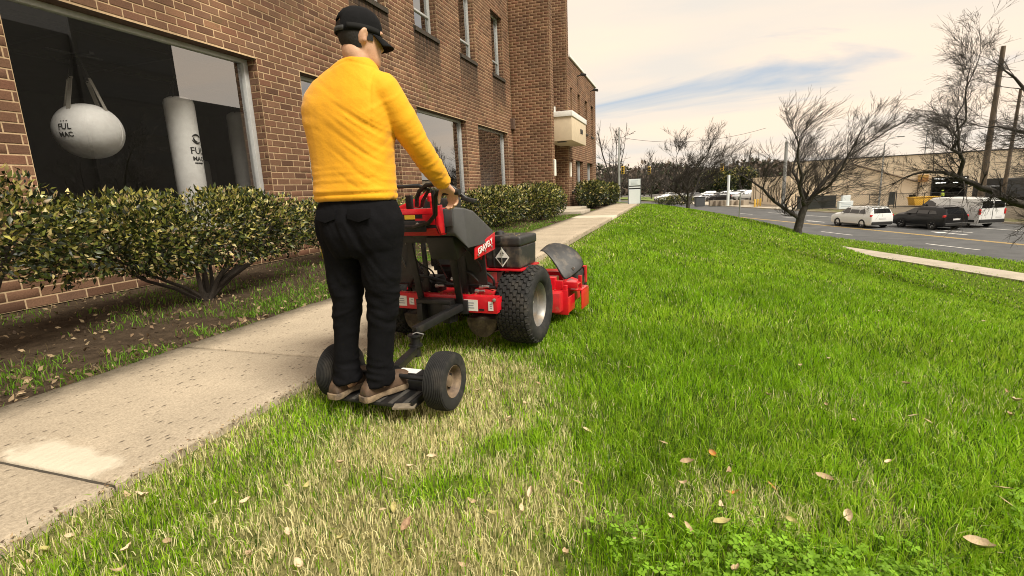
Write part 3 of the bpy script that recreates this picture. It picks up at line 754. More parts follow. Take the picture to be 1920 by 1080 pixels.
for yy in (22.2, 25.72): MB().box(bl((FX + .05, yy, 1.99)), (.10, .16, .72), bev=.02).build('wall_sconce', M_SCON, building)
M_DKMET = mat('dark_metal', (.03, .03, .03), .5, .4)
for yy, zz in ((28.2, 6.95), (32.6, 6.9)):
    l_ = empty('flood_lamp', bl((FX, yy, zz)), parent=building); MB().tube([(0, 0, 0), (.22, 0, .06)], .03).build('bracket', M_DKMET, l_); MB().box((.34, 0, .05), (.3, .2, .13), rot=(0, .25, 0), bev=.02).build('lamp_head', M_DKMET, l_)
MB().box(bl((-6.93, 21.86, 3.96)), (.16, .22, .46), bev=.01).build('scupper', M_SOFFIT, building)
MB().tube([bl((FX + .02, 22.5, 4.4)), bl((FX + .02, 22.5, 4.62))], .05).build('camera_dome', M_COPE, building)
# ------------------------------------------------------------------ person
def organic(mb, voxel, smooth_n=6, fac=0.5):
    """closed overlapping shapes grown together into one continuous surface"""
    me = mb.mesh('o'); ob = bpy.data.objects.new('o', me); COL.objects.link(ob)
    r = ob.modifiers.new('r', 'REMESH'); r.mode = 'VOXEL'; r.voxel_size = voxel
    s = ob.modifiers.new('s', 'SMOOTH'); s.factor = fac; s.iterations = smooth_n
    dg = bpy.context.evaluated_depsgraph_get(); dg.update()
    out = bpy.data.meshes.new_from_object(ob.evaluated_get(dg)); bpy.data.objects.remove(ob); bpy.data.meshes.remove(me)
    out.shade_smooth(); return out
def get_co(me):
    V = np.zeros(len(me.vertices) * 3, np.float32); me.vertices.foreach_get('co', V); V = V.reshape(-1, 3)
    Nn = np.zeros(len(me.vertices) * 3, np.float32); me.vertices.foreach_get('normal', Nn); return V, Nn.reshape(-1, 3)
def set_co(me, V): me.vertices.foreach_set('co', np.ascontiguousarray(V, np.float32).ravel()); me.update()
def limb(mb, pts, rad, n=14, flat=None):
    """tapered limb through joints, with round ends; rad per joint"""
    P = [Vector(p) for p in pts]; Q = []; Rr = []
    for i in range(len(P) - 1):
        for k in range(4):
            t = k / 4; Q.append(P[i].lerp(P[i + 1], t)); Rr.append(rad[i] * (1 - t) + rad[i + 1] * t)
    Q.append(P[-1]); Rr.append(rad[-1])
    d0 = (Q[0] - Q[1]).normalized(); d1 = (Q[-1] - Q[-2]).normalized()
    Q = [Q[0] + d0 * Rr[0] * .75, Q[0] + d0 * Rr[0] * .45] + Q + [Q[-1] + d1 * Rr[-1] * .45, Q[-1] + d1 * Rr[-1] * .75]
    Rr = [Rr[0] * .55, Rr[0] * .88] + Rr + [Rr[-1] * .88, Rr[-1] * .55]
    mb.tube(Q, Rr, n); return mb

PR = Vector((-1.5, 2.1, 0.0))
M_SKIN = mat('skin', (0.60, 0.36, 0.235), 0.5, var=.06, vscale=14, col2=(0.52, 0.28, 0.18), bump=.0006, bscale=220)
M_SHIRT = mat('yellow_shirt', (0.76, 0.36, 0.009), 0.75, var=.045, vscale=5, bump=.0012, bscale=90, sheen=.15, spec=.25)
M_TROU = mat('black_trousers', (0.0048, 0.0048, 0.0060), 0.92, var=.25, vscale=7, bump=.0016, bscale=120, spec=.12)
M_CAP = mat('black_cap_cloth', (0.007, 0.007, 0.008), 0.9, var=.2, vscale=20, bump=.001, bscale=260, spec=.15)
M_CAPG = mat('grey_cap_trim', (0.026, 0.026, 0.025), 0.8, var=.2, vscale=30)
M_HAIR = mat('dark_hair', (0.010, 0.008, 0.007), 0.6, var=.3, vscale=60, bump=.003, bscale=300, stretch=(1, 1, .2))
M_BOOT = mat('brown_boot_leather', (0.085, 0.050, 0.029), 0.72, var=.3, vscale=12, col2=(0.055, 0.040, 0.030), bump=.0015, bscale=90)
M_SOLE = mat('boot_sole', (0.22, 0.16, 0.10), 0.9, var=.3, vscale=16, col2=(0.10, 0.075, 0.055), bump=.002, bscale=80)
HA = radians(-36); HC = Vector((.122, .005, 1.800))      # head turned to the right
HM = Matrix.Rotation(HA, 3, 'Z') @ Matrix.Rotation(radians(-6), 3, 'X')
def hd(p): return tuple(HC + HM @ Vector(p))
# head sections: height, half width, back, front
HS = [(-.115, .030, .020, .085), (-.105, .043, .000, .094), (-.085, .054, -.030, .096), (-.055, .063, -.062, .096), (-.02, .070, -.086, .094), (.015, .0745, -.097, .093), (.05, .0755, -.099, .092), (.08, .070, -.090, .082), (.105, .054, -.066, .060), (.118, .030, -.036, .032)]
def hring(z, w, b, f, n=24, grow=0.0, p=2.2):
    out = []
    for k in range(n):
        t = 2 * pi * k / n; ct, st = cos(t), sin(t)
        x = math.copysign(abs(ct) ** (2 / p), ct) * (w + grow); y = math.copysign(abs(st) ** (2 / p), st) * ((f - b) / 2 + grow) + (f + b) / 2
        out.append(hd((x, y, z)))
    return out
body = MB()
body.loft([hring(*h) for h in HS])
# nose, brow, lips, chin, ears
body.loft([[hd((x, y, z)) for x, y, z in r] for r in ([(-.008, .088, .022), (.008, .088, .022), (.006, .080, .024), (-.006, .080, .024)], [(-.011, .104, -.012), (.011, .104, -.012), (.012, .085, -.012), (-.012, .085, -.012)], [(-.016, .112, -.028), (.016, .112, -.028), (.018, .088, -.034), (-.018, .088, -.034)], [(-.010, .100, -.040), (.010, .100, -.040), (.012, .086, -.042), (-.012, .086, -.042)])])
for zz, r in ((-.058, .010), (-.068, .011)): limb(body, [hd((-.02, .086, zz)), hd((0, .093, zz)), hd((.02, .086, zz))], [.006, r, .006], 8)
limb(body, [hd((-.05, .080, .030)), hd((0, .090, .034)), hd((.05, .080, .030))], [.010, .012, .010], 8)
for sx in (-1, 1):   # the ears' inner bowl; the rims are part of the same surface
    pts = [hd((sx * (.074 + .012 * sin(a)), -.005 - .016 * cos(a) * .9 - .006, -.008 + .030 * sin(a - .25))) for a in np.linspace(-1.6, 3.0, 9)]
    limb(body, pts, [.007] * 9, 8)
    limb(body, [hd((sx * .072, -.006, .012)), hd((sx * .078, -.006, -.028))], [.013, .009], 8)
# neck and trunk
limb(body, [hd((0, -.022, -.06)), (.115, -.005, 1.70), (.085, -.01, 1.62)], [.060, .060, .078], 18)
def tr(z, cx, cy, hw, hd_, n=28, p=2.5): return ellipse_ring((cx, cy, z), hw, hd_, n, p)
body.loft([tr(1.00, .03, 0, .16, .10), tr(1.12, .02, 0, .17, .105), tr(1.3, .02, 0, .18, .11), tr(1.45, .025, .01, .2, .11), tr(1.56, .04, .01, .19, .09), tr(1.64, .06, .0, .12, .07)])
# arms with shoulders
limb(body, [(.215, .02, 1.57), (.305, .125, 1.33), (.338, .31, 1.155)], [.062, .044, .029], 14)
limb(body, [(-.105, .04, 1.56), (-.115, .20, 1.33), (-.12, .37, 1.15)], [.062, .044, .029], 14)
# legs
limb(body, [(-.07, -.01, .95), (-.096, -.008, .50), (-.124, -.012, .30), (-.133, -.01, .13)], [.075, .048, .036, .030], 14)
limb(body, [(.12, 0, .95), (.102, 0, .50), (.078, -.004, .30), (.058, .0, .13)], [.075, .048, .036, .030], 14)
limb(body, [(-.133, -.01, .13), (-.145, .10, .112)], [.028, .024], 12); limb(body, [(.058, .0, .13), (.085, .10, .112)], [.028, .024], 12)
def hand(mb, w, fwd, side, palm_n, s=1.0, curl=1.0):
    """palm, four unequal bent fingers, thumb leaving the side of the palm; fingers close round a bar"""
    w = Vector(w); f = Vector(fwd).normalized(); pn = Vector(palm_n).normalized(); sd = Vector(side).normalized()
    rings = []
    for t, hw, th in ((-.01, .026, .020), (.02, .033, .017), (.055, .040, .015), (.085, .041, .013), (.094, .034, .009)):
        rings.append(ellipse_ring(w + f * t * s, hw * s, th * s, 16, 2.6, ax=sd, ay=pn))
    mb.loft(rings)
    for k, (off, L1, L2, L3) in enumerate(((-.029, .040, .026, .020), (-.010, .045, .029, .021), (.010, .042, .027, .020), (.028, .033, .021, .018))):
        p0 = w + f * .080 * s + sd * off * s; a1, a2, a3 = .75 * curl, 1.65 * curl, 2.45 * curl
        d = lambda a: f * cos(a) + pn * sin(a)
        p1 = p0 + d(a1) * L1 * s; p2 = p1 + d(a2) * L2 * s; p3 = p2 + d(a3) * L3 * s
        limb(mb, [p0, p1, p2, p3], [.0098 * s, .0090 * s, .0082 * s, .0070 * s], 9)
    t0 = w + f * .022 * s - sd * .030 * s + pn * .004; t1 = t0 + (f * .55 - sd * .55 + pn * .55).normalized() * .036 * s; t2 = t1 + (f * .35 - sd * .05 + pn * .95).normalized() * .030 * s; t3 = t2 + (f * .1 + sd * .3 + pn * .9).normalized() * .022 * s
    limb(mb, [t0, t1, t2, t3], [.014 * s, .0115 * s, .010 * s, .008 * s], 9)
hand(body, (.340, .325, 1.143), (.20, .62, -.62), (.93, -.25, .0), (-.20, -.45, -.85), 1.0)
hand(body, (-.115, .385, 1.143), (.05, .75, -.55), (-.97, 0, .1), (.1, -.45, -.85), 1.0)
bm_ = organic(body, .0062, 5)
person = link('person', bm_, M_SKIN); person.location = PR
tag(person, 'person in yellow long sleeved shirt and black cap riding the sulky, gripping the mower', 'person')
# eyes
for sx in (-1, 1):
    mb = MB(); c = Vector(hd((sx * .031, .080, .012))); mb.lathe([(-.011 * cos(a), .011 * sin(a) + 1e-4) for a in np.linspace(0, pi, 9)], c, 'z', 12)
    mb.build('eye', mat('eye_white', (.7, .68, .64), .2), person, smooth=True)
# hair: a close crop under the cap, tapering into the nape
hair = MB(); rings = []
for z, w, b, f in HS[2:7]:
    r = []
    for k in range(40):
        t = 2 * pi * k / 40; ct, st = cos(t), sin(t); g = .0045 if z > -.06 else .0015
        x = math.copysign(abs(ct) ** (2 / 2.2), ct) * (w + g); y = math.copysign(abs(st) ** (2 / 2.2), st) * ((f - b) / 2 + g) + (f + b) / 2
        r.append((x, y, z + (.012 * sin(5 * t) if z < -.06 else 0)))
    rings.append(r)
vs = [hd(p) for r in rings for p in r]; fs = []
for i in range(len(rings) - 1):
    for k in range(40):
        k2 = (k + 1) % 40; ym = (rings[i][k][1] + rings[i + 1][k2][1]) / 2; zm = (rings[i][k][2] + rings[i + 1][k2][2]) / 2
        xm = abs(rings[i][k][0])
        lim = .030 if zm > -.01 else (-.020 if zm > -.045 else -.035)
        if ym < lim and not (zm < -.055 and xm < .012): fs.append((i * 40 + k, i * 40 + k2, (i + 1) * 40 + k2, (i + 1) * 40 + k))
hair.add(vs, fs); hair.build('hair', M_HAIR, person, smooth=True, angle=80)
# cap
cap = empty('cap', parent=person)
CS = [(.012, .0815, -.106, .099), (.03, .083, -.108, .101), (.06, .0825, -.106, .099), (.085, .077, -.097, .091), (.108, .064, -.080, .075), (.124, .044, -.054, .050), (.131, .020, -.024, .022), (.132, .002, -.003, .003)]
mb = MB(); rr = []
for z, w, b, f in CS:
    r = []
    for k in range(48):
        t = 2 * pi * k / 48; ct, st = cos(t), sin(t); seam = 1 - .012 * max(0, 1 - abs(((t + pi / 6) % (pi / 3)) - pi / 6) / .06) * 0
        x = ct * w; y = st * (f - b) / 2 + (f + b) / 2
        r.append((x, y, z - (.010 if z < .02 else 0) * max(0, -st)))
    rr.append(r)
vs = [hd(p) for r in rr for p in r]; fs = []
for i in range(len(rr) - 1):
    for k in range(48):
        k2 = (k + 1) % 48; x = (rr[i][k][0] + rr[i][k2][0]) / 2; y = (rr[i][k][1] + rr[i][k2][1]) / 2; z = (rr[i][k][2] + rr[i + 1][k][2]) / 2
        if y < -.05 and .03 < z and (abs(x) / .036) ** 2 + ((z - .028) / .034) ** 2 < 1: continue     # the arched opening over the strap
        fs.append((i * 48 + k, i * 48 + k2, (i + 1) * 48 + k2, (i + 1) * 48 + k))
mb.add(vs, fs); o = mb.build('crown', M_CAP, cap, smooth=True, angle=80)
so = o.modifiers.new('s', 'SOLIDIFY'); so.thickness = .0025
mb = MB(); mb.lathe([(0, .0001), (0, .007), (.004, .006), (.006, .0001)], (0, 0, 0), 'z', 10)
mb.v = [hd((v[0], v[1], v[2] + .131)) for v in mb.v]; mb.build('cap_button', M_CAPG, cap, smooth=True)
brim = MB(); rows = []
for j in range(7):
    t = j / 6; row = []
    for k in range(13):
        a = (k / 12 - .5) * 2.5; R = .098 + t * .070 * cos(a * .62)
        row.append(hd((sin(a) * (.083 + t * .008), .0 + cos(a) * .099 + t * .060 * cos(a * .55), .018 - .030 * t - .020 * (abs(a) / 1.25) ** 2 * (0.4 + .6 * t))))
    rows.append(row)
brim.add([v for r in rows for v in r], [(j * 13 + k, j * 13 + k + 1, (j + 1) * 13 + k + 1, (j + 1) * 13 + k) for j in range(6) for k in range(12)])
o = brim.build('brim', M_CAP, cap, smooth=True, angle=80); so = o.modifiers.new('s', 'SOLIDIFY'); so.thickness = .004
strap = MB(); a_ = np.linspace(-.62, .62, 15)
for (z0, z1, g) in ((.006, .026, .001),):
    strap.add([hd((sin(a) * .083, -.0035 - cos(a) * (.1045 + g), z)) for z in (z0, z1) for a in a_], [(k, k + 1, 15 + k + 1, 15 + k) for k in range(14)])
o = strap.build('strap', M_CAPG, cap, smooth=True); so = o.modifiers.new('s', 'SOLIDIFY'); so.thickness = .003; so.offset = 1
band = MB(); a2 = np.linspace(.75, 2.3, 15)
band.add([hd((sin(a) * .0838, -.0035 - cos(a) * .1048, z)) for z in (.014, .038) for a in a2], [(k, k + 1, 15 + k + 1, 15 + k) for k in range(14)])
o = band.build('side_panel', mat('cap_side_cloth', (.013, .013, .013), .9, spec=.15), cap, smooth=True); so = o.modifiers.new('s', 'SOLIDIFY'); so.thickness = .002; so.offset = 1
# shirt
sh = MB()
sh.loft([tr(1.082, .026, -.01, .203, .128), tr(1.10, .026, -.01, .207, .131), tr(1.14, .025, -.008, .203, .129), tr(1.2, .024, -.005, .201, .128), tr(1.28, .022, 0, .203, .130), tr(1.36, .022, .004, .210, .136), tr(1.44, .020, .008, .224, .142), tr(1.52, .02, .01, .228, .138), tr(1.58, .032, .01, .225, .125, p=2.2), tr(1.63, .046, .005, .185, .105, p=2.1), tr(1.668, .066, .0, .135, .088, p=2), tr(1.700, .092, -.002, .088, .075, p=2), tr(1.714, .103, -.002, .069, .068, p=2)])
limb(sh, [(.205, .015, 1.575), (.262, .06, 1.46), (.308, .125, 1.335), (.328, .22, 1.235), (.338, .305, 1.163)], [.084, .073, .060, .052, .042], 18)
limb(sh, [(-.105, .03, 1.56), (-.108, .09, 1.46), (-.115, .19, 1.335), (-.118, .29, 1.24), (-.118, .365, 1.16)], [.080, .074, .064, .056, .044], 18)
sm = organic(sh, .0075, 7)
V, Nn = get_co(sm); x, y, z = V[:, 0], V[:, 1], V[:, 2]
def folds(u, v, fu, fv, seed):     # long folds: slow along v, quick across u, with sharp valleys
    n = fbm(u * fu, v * fv, seed, 3); r = 1 - np.abs(2 * n - 1) * 1.9; return np.clip(r, -.2, 1) ** 1
torso = (1 - smooth(.20, .27, x - .6 * np.clip(y, 0, 1))) 
u1 = x * .62 + z * .80; v1 = x * .80 - z * .62        # diagonal, falling towards the left hip from the right armpit
d = np.zeros(len(V))
wr = smooth(-.08, .16, x) * (1 - smooth(1.42, 1.56, z)) * smooth(1.10, 1.2, z)
d += .0060 * folds(u1, v1, 34, 2.4, 5) * wr * torso
d += .0030 * folds(z, x, 36, 3.0, 8) * (1 - smooth(1.16, 1.30, z)) * torso
d += .0022 * folds(u1 * .9, v1, 22, 2.8, 11) * torso * smooth(1.3, 1.42, z)
d += .0025 * folds(z * .9 + x * .2, x * .8, 28, 3, 14) * torso * (1 - smooth(-.12, 0, x))
arm = smooth(.19, .25, x - .3 * y + (z < 1.5) * .02) * (1 - smooth(1.52, 1.6, z))
t_ = (y * .62 - z * .78); d += .0040 * folds(t_, x - y * .3, 27, 4, 19) * arm
xs_ = .205 - .10 * np.clip(1.50 - z, 0, .2); d -= .0045 * np.exp(-((x - xs_) / .005) ** 2) * smooth(1.38, 1.42, z) * (y < .06)      # armhole seam
d -= .003 * np.exp(-((z - 1.695 + .30 * np.abs(x - .10)) / .004) ** 2) * (np.abs(x - .1) < .1)
d += -.006 * np.exp(-((z - 1.112) / .006) ** 2) * torso + .003 * np.exp(-((z - 1.128) / .008) ** 2) * torso   # stitched hem
V += Nn * d[:, None]; set_co(sm, V)
link('shirt', sm, M_SHIRT, person)
cf = MB(); cf.tube([(.3365, .292, 1.172), (.3395, .318, 1.150)], [.0455, .0425], 20); cf.build('cuff', M_SHIRT, person, smooth=True)
# trousers
tz_ = MB()
tz_.loft([tr(1.120, .028, -.004, .165, .092), tr(1.06, .032, -.010, .198, .120), tr(.99, .036, -.016, .213, .138), tr(.92, .038, -.018, .210, .136), tr(.86, .036, -.014, .198, .126), tr(.82, .03, -.01, .17, .11)])
tz_.loft([ellipse_ring((-.070, -.014, .90), .090, .112, 20), ellipse_ring((-.074, -.012, .78), .086, .098, 20), ellipse_ring((-.082, -.008, .60), .070, .078, 20), ellipse_ring((-.098, -.010, .48), .064, .072, 20), ellipse_ring((-.122, -.014, .33), .058, .068, 20), ellipse_ring((-.131, -.014, .22), .061, .070, 20), ellipse_ring((-.134, -.014, .15), .070, .082, 20)])
tz_.loft([ellipse_ring((.138, -.010, .90), .098, .112, 20), ellipse_ring((.130, -.008, .78), .092, .098, 20), ellipse_ring((.116, .000, .60), .074, .080, 20), ellipse_ring((.099, -.002, .48), .066, .072, 20), ellipse_ring((.080, -.006, .33), .060, .068, 20), ellipse_ring((.066, -.006, .22), .061, .070, 20), ellipse_ring((.057, -.006, .146), .069, .082, 20)])
tm = organic(tz_, .0085, 5)
V, Nn = get_co(tm); x, y, z = V[:, 0], V[:, 1], V[:, 2]
d = .008 * folds(z + .25 * x, x + y, 26, 7, 31) * (1 - smooth(.20, .38, z)) + .011 * folds(z + .35 * np.abs(x), x + y, 15, 4, 37) * smooth(.38, .5, z) * (1 - smooth(.62, .78, z)) + .009 * folds(x + .4 * z, z, 19, 3.2, 41) * smooth(.60, .72, z) * (1 - smooth(1.0, 1.08, z)) + .004 * folds(x * .9, z, 15, 2.5, 47)
d += .014 * np.exp(-(((z - .955) / .055) ** 2)) * smooth(.18, .26, x) + .012 * np.exp(-(((z - .98) / .05) ** 2)) * smooth(-.15, -.2, x)     # pocket bulges
V += Nn * d[:, None]; set_co(tm, V)
trou = link('trousers', tm, M_TROU, person)
for cx, w in ((-.045, .11), (.135, .12)):
    pk = MB(); pk.plate([(cx - w / 2, -.152, 1.045), (cx + w / 2, -.151, 1.045), (cx + w / 2, -.159, 1.002), (cx, -.163, .985), (cx - w / 2, -.160, 1.002)], .008); pk.build('pocket_flap', M_TROU, trou, bevel=.002)
MB().tube([(-.190, -.02, .93), (-.196, -.03, .86), (-.192, -.03, .80), (-.182, -.03, .86), (-.184, -.02, .93)], .003, 6).build('key_cord', mat('yellow_cord', (.5, .36, .04), .6), trou)
# boots
def boot(name, heel, toe, lab=None):
    h = Vector(heel); t = Vector(toe); f = (t - h).normalized(); s_ = f.cross(Vector((0, 0, 1))); L_ = (t - h).length; z0 = h.z
    r = empty(name, parent=person)
    def P(a, b, c): return h + f * a * L_ + s_ * b + Vector((0, 0, c))
    so = MB(); rings = []
    for a, w in ((-.03, .022), (.0, .038), (.08, .045), (.3, .042), (.5, .046), (.72, .058), (.88, .053), (.98, .034), (1.02, .016)):
        zb = .0 if a < .28 or a > .42 else .006
        rings.append([tuple(P(a, -w, zb)), tuple(P(a, w, zb)), tuple(P(a, w + .002, .016)), tuple(P(a, w, .030)), tuple(P(a, -w, .030)), tuple(P(a, -w - .002, .016))])
    so.loft(rings); so.build('sole', M_SOLE, r, bevel=.002)
    up = MB(); rings = []
    for a, w, top in ((.0, .028, .056), (.03, .034, .080), (.12, .037, .112), (.25, .037, .150), (.38, .037, .135), (.5, .043, .112), (.63, .051, .104), (.78, .054, .100), (.90, .046, .088), (.985, .026, .062)):
        c = P(a, 0, .026); rings.append([tuple(P(a, w * math.copysign(abs(cos(q)) ** .8, cos(q)), .026 + max(0, sin(q)) ** .7 * (top - .026))) for q in np.linspace(-.15, pi + .15, 13)])
    up.loft(rings); ume = organic(up, .005, 4); link('upper', ume, M_BOOT, r)
    for i in range(4):
        a = .40 + i * .055; MB().tube([tuple(P(a, -.022, .122 - i * .010)), tuple(P(a + .01, 0, .128 - i * .011)), tuple(P(a, .022, .122 - i * .010))], .0025, 6).build('lace', M_SOLE, r)
    MB().tube([tuple(P(.66, -.046, .045)), tuple(P(.62, -.03, .078)), tuple(P(.62, 0, .084)), tuple(P(.62, .03, .078)), tuple(P(.66, .046, .045))], .0022, 6).build('toe_seam', M_SOLE, r)
boot('boot', (-.168, -.105, .075), (-.140, .200, .075)); boot('boot', (.012, -.100, .075), (.118, .190, .075))
# ------------------------------------------------------------------ walk-behind mower
M_RED = mat('red_machine_paint', (0.56, 0.008, 0.018), 0.34, var=.10, vscale=7, col2=(0.40, 0.012, 0.016), c2=(.5, .78), coat=.35, bump=.0006, bscale=30)
M_REDD = mat('dusty_red_paint', (0.50, 0.012, 0.018), 0.5, var=.18, vscale=9, col2=(0.30, 0.16, 0.09), c2=(.56, .74), coat=.1)
M_BLKP = mat('black_plastic', (0.018, 0.018, 0.019), 0.48, var=.18, vscale=10, bump=.0008, bscale=240)
M_GRYP = mat('charcoal_cowl_plastic', (0.062, 0.062, 0.064), 0.5, var=.12, vscale=6, bump=.0007, bscale=260)
M_BLKS = mat('black_steel', (0.016, 0.016, 0.017), 0.42, .25, var=.3, vscale=11, col2=(0.05, 0.042, 0.035), c2=(.56, .75), bump=.0006, bscale=60)
M_RUB = mat('tyre_rubber', (0.020, 0.020, 0.020), 0.82, var=.3, vscale=9, col2=(0.060, 0.053, 0.044), c2=(.50, .78), bump=.001, bscale=90, spec=.3)
M_RIM = mat('dusty_grey_rim', (0.22, 0.215, 0.205), 0.45, .45, var=.2, vscale=8, col2=(0.22, 0.165, 0.11), c2=(.45, .7))
M_RIMD = mat('rusty_tan_rim', (0.21, 0.15, 0.095), 0.7, .15, var=.3, vscale=12, col2=(0.08, 0.055, 0.04), c2=(.42, .65))
M_STEEL = mat('bare_steel', (0.55, 0.54, 0.52), 0.35, .8, var=.1)
M_STICK = mat('white_sticker', (0.74, 0.73, 0.70), 0.5, var=.05)
M_STXT = mat('sticker_print', (0.25, 0.27, 0.32), 0.6)
M_ENG = mat('dark_engine', (0.022, 0.021, 0.020), 0.55, .3, var=.4, vscale=14, col2=(0.06, 0.045, 0.033), c2=(.55, .75))
M_DUSTP = mat('dusty_black_plastic', (0.024, 0.024, 0.025), 0.5, var=.25, vscale=9, col2=(0.13, 0.105, 0.078), c2=(.50, .74), bump=.0008, bscale=200)
M_MUD = mat('muddy_guard', (0.055, 0.042, 0.030), 0.9, var=.4, vscale=14, col2=(0.13, 0.105, 0.065), c2=(.45, .7), bump=.004, bscale=50)
mower = empty('lawn_mower', (-1.55, 3.42, 0.0), radians(-5))
tag(mower, 'red and black commercial walk-behind lawn mower on fat turf tyres with a raised black chute', 'mower')
def tyre_turf(cx, cz, R, W, side, parent):
    """fat turf tyre with rows of scale-shaped lugs, rim and hub"""
    w = empty('rear_wheel', (cx, 0, cz), parent=parent)
    h = W / 2; prof = [(-h * .70, R * .545), (-h * .93, R * .60), (-h, R * .74), (-h * .98, R * .86), (-h * .86, R * .945), (-h * .62, R * .968), (0, R * .978), (h * .62, R * .968), (h * .86, R * .945), (h * .98, R * .86), (h, R * .74), (h * .93, R * .60), (h * .70, R * .545)]
    t = MB().lathe(prof, (0, 0, 0), 'x', 56).build('tyre', M_RUB, w, smooth=True, angle=60)
    lugs = MB(); rows = 9; N_ = 34
    for r in range(rows):
        u = -1 + 2 * (r + .5) / rows; x = u * h * .94
        def rad(xx):
            a = abs(xx) / h; return R * np.interp(a, [0, .62, .86, .98], [.978, .968, .945, .87])
        for k in range(N_):
            a0 = 2 * pi * (k + (.5 if r % 2 else 0)) / N_; da = 2 * pi / N_; hw = h / rows * 1.06
            pts = [(-1, -.30), (-.55, .36), (.55, .36), (1, -.30), (.5, -.44), (-.5, -.44)]
            vs = []
            for lift, sc in ((-.004, 1.0), (.0095, .90)):
                for (px, pa) in pts:
                    xx = x + px * hw * .93 * sc; aa = a0 + pa * da * .98 * sc; rr = rad(xx) + lift
                    vs.append((xx, rr * cos(aa), rr * sin(aa)))
            n = 6; lugs.add(vs, [tuple(range(6, 12))] + [(i, (i + 1) % n, n + (i + 1) % n, n + i) for i in range(n)])
    o = lugs.build('tread', M_RUB, t); o['kind'] = 'stuff'
    s = side
    rp = [(s * h * .72, R * .555), (s * h * .76, R * .575), (s * h * .80, R * .56), (s * h * .70, R * .52), (s * h * .40, R * .49), (s * h * .36, R * .44), (s * h * .10, R * .42), (s * h * .05, R * .33), (s * h * .22, R * .25), (s * h * .22, R * .15), (s * h * .34, R * .13), (s * h * .34, .001)]
    rim = MB().lathe(rp, (0, 0, 0), 'x', 40).build('rim', M_RIM, w, smooth=True, angle=40)
    for k in range(5):
        a = 2 * pi * k / 5; MB().lathe([(0, .001), (0, .011), (.012, .010), (.014, .001)], (s * h * .22 if s > 0 else s * h * .22 - .014, R * .2 * cos(a), R * .2 * sin(a)), 'x', 6).build('lug_nut', M_STEEL, rim)
    rp2 = [(-s * h * .72, R * .555), (-s * h * .5, R * .5), (-s * h * .2, R * .45), (s * h * .05, R * .42)]
    MB().lathe(rp2, (0, 0, 0), 'x', 32).build('inner_rim', M_RIM, w, smooth=True)
    return w
tyre_turf(.525, .284, .284, .262, 1, mower); tyre_turf(-.525, .284, .284, .262, -1, mower)
# rear bumper: folded red channel
bp = MB(); bp.bx(-.46, .46, -.352, -.340, .288, .404); bp.bx(-.458, .458, -.339, -.285, .392, .403); bp.bx(-.458, .458, -.339, -.30, .289, .30)
bp.bx(.448, .459, -.339, -.20, .301, .391); bp.bx(-.459, -.448, -.339, -.20, .301, .391)
bumper = bp.build('bumper', M_RED, mower, bevel=.004)
for x, w, z, hh in ((-.43, .035, .345, .055), (-.30, .085, .345, .075), (-.215, .04, .345, .05), (.265, .105, .340, .078), (.415, .036, .340, .062)):
    st = MB().box((x, -.3535, z), (w, .002, hh)).build('sticker', M_STICK, bumper)
    for j in range(3):
        MB().box((x + random.uniform(-.006, .006), -.3552, z + (j - 1) * hh * .22), (w * random.uniform(.35, .6), .0008, hh * .07)).build('print_line', M_STXT, bumper)
for x in (-.36, .345): MB().box((x, -.3535, .312), (.04, .003, .012)).build('slot', M_BLKS, bumper)
for x in (-.11, .185, -.445, .445): MB().lathe([(0, .001), (0, .012), (-.010, .011), (-.012, .001)], (x, -.3545, .355 if abs(x) < .3 else .385), 'y', 8).build('bolt', M_STEEL, bumper)
# chassis
ch = MB()
for s in (-1, 1): ch.bx(s * .29 - .025, s * .29 + .025, -.338, .62, .30, .37)
ch.bx(-.30, .30, .10, .16, .30, .369); ch.bx(-.30, .30, .50, .56, .30, .369); ch.bx(-.26, .26, -.30, .50, .372, .384)
chassis = ch.build('chassis', M_REDD, mower, bevel=.004)
for s in (-1, 1): MB().bx(s * .44 - .015, s * .44 + .015, -.12, -.09, .371, .547).build('tray_post', M_RED, mower, bevel=.003)
po = MB(); po.bx(.20, .57, -.16, .20, .548, .562); po.bx(.20, .214, -.16, .2, .39, .547); po.build('battery_tray', M_RED, mower, bevel=.003)
MB().bar((.41, -.19, .39), (.44, -.125, .47), .03, .012).build('tray_brace', M_RED, mower, bevel=.002)
for c_, z_ in (((.33, -.22, .41), (.12, .07, .05)), ((.16, -.2, .40), (.05, .05, .03))): MB().box(c_, z_, rot=(0, .3, .1)).build('linkage_bracket', M_REDD, mower, bevel=.003)
# battery box with lid
bx_ = empty('battery_box', (.425, .01, .566), parent=mower)
MB().box((0, 0, .078), (.262, .30, .155), taper=1.03).build('tub', M_DUSTP, bx_, bevel=.014, seg=3)
lid = MB(); lid.box((0, 0, .186), (.284, .322, .07)).build('lid', M_DUSTP, bx_, bevel=.02, seg=3)
ld = MB(); ld.box((-.055, -.163, .205), (.10, .012, .035)); ld.build('lid_latch', M_BLKP, bx_, bevel=.004)
for dx in (-.05, .0, .05): MB().bx(.132 if False else -.02 + dx, -.012 + dx, -.159, -.152, .01, .145).build('rib', M_DUSTP, bx_)
MB().tube([(.0, -.170, .15), (.0, -.170, .02)], .003, 6).build('strap_rod', M_STEEL, bx_)
d_ = .066
dm = MB().plate([(.0, -.1605, .075 - d_), (.0 + d_ * .8, -.1605, .075), (.0, -.1605, .075 + d_), (.0 - d_ * .8, -.1605, .075)], .002).build('hazard_label', M_STICK, bx_)
q = d_ * .80
MB().plate([(.0, -.1625, .075 - q), (.0 + q * .8, -.1625, .075), (.0 - q * .8, -.1625, .075)], .0012).build('hazard_print', M_INK, bx_)
for j, w in enumerate((.022, .034, .03)): MB().box((.0, -.1628, .095 - j * -.010), (w * (1 - j * .2), .0008, .004)).build('print_line', M_INK, bx_)
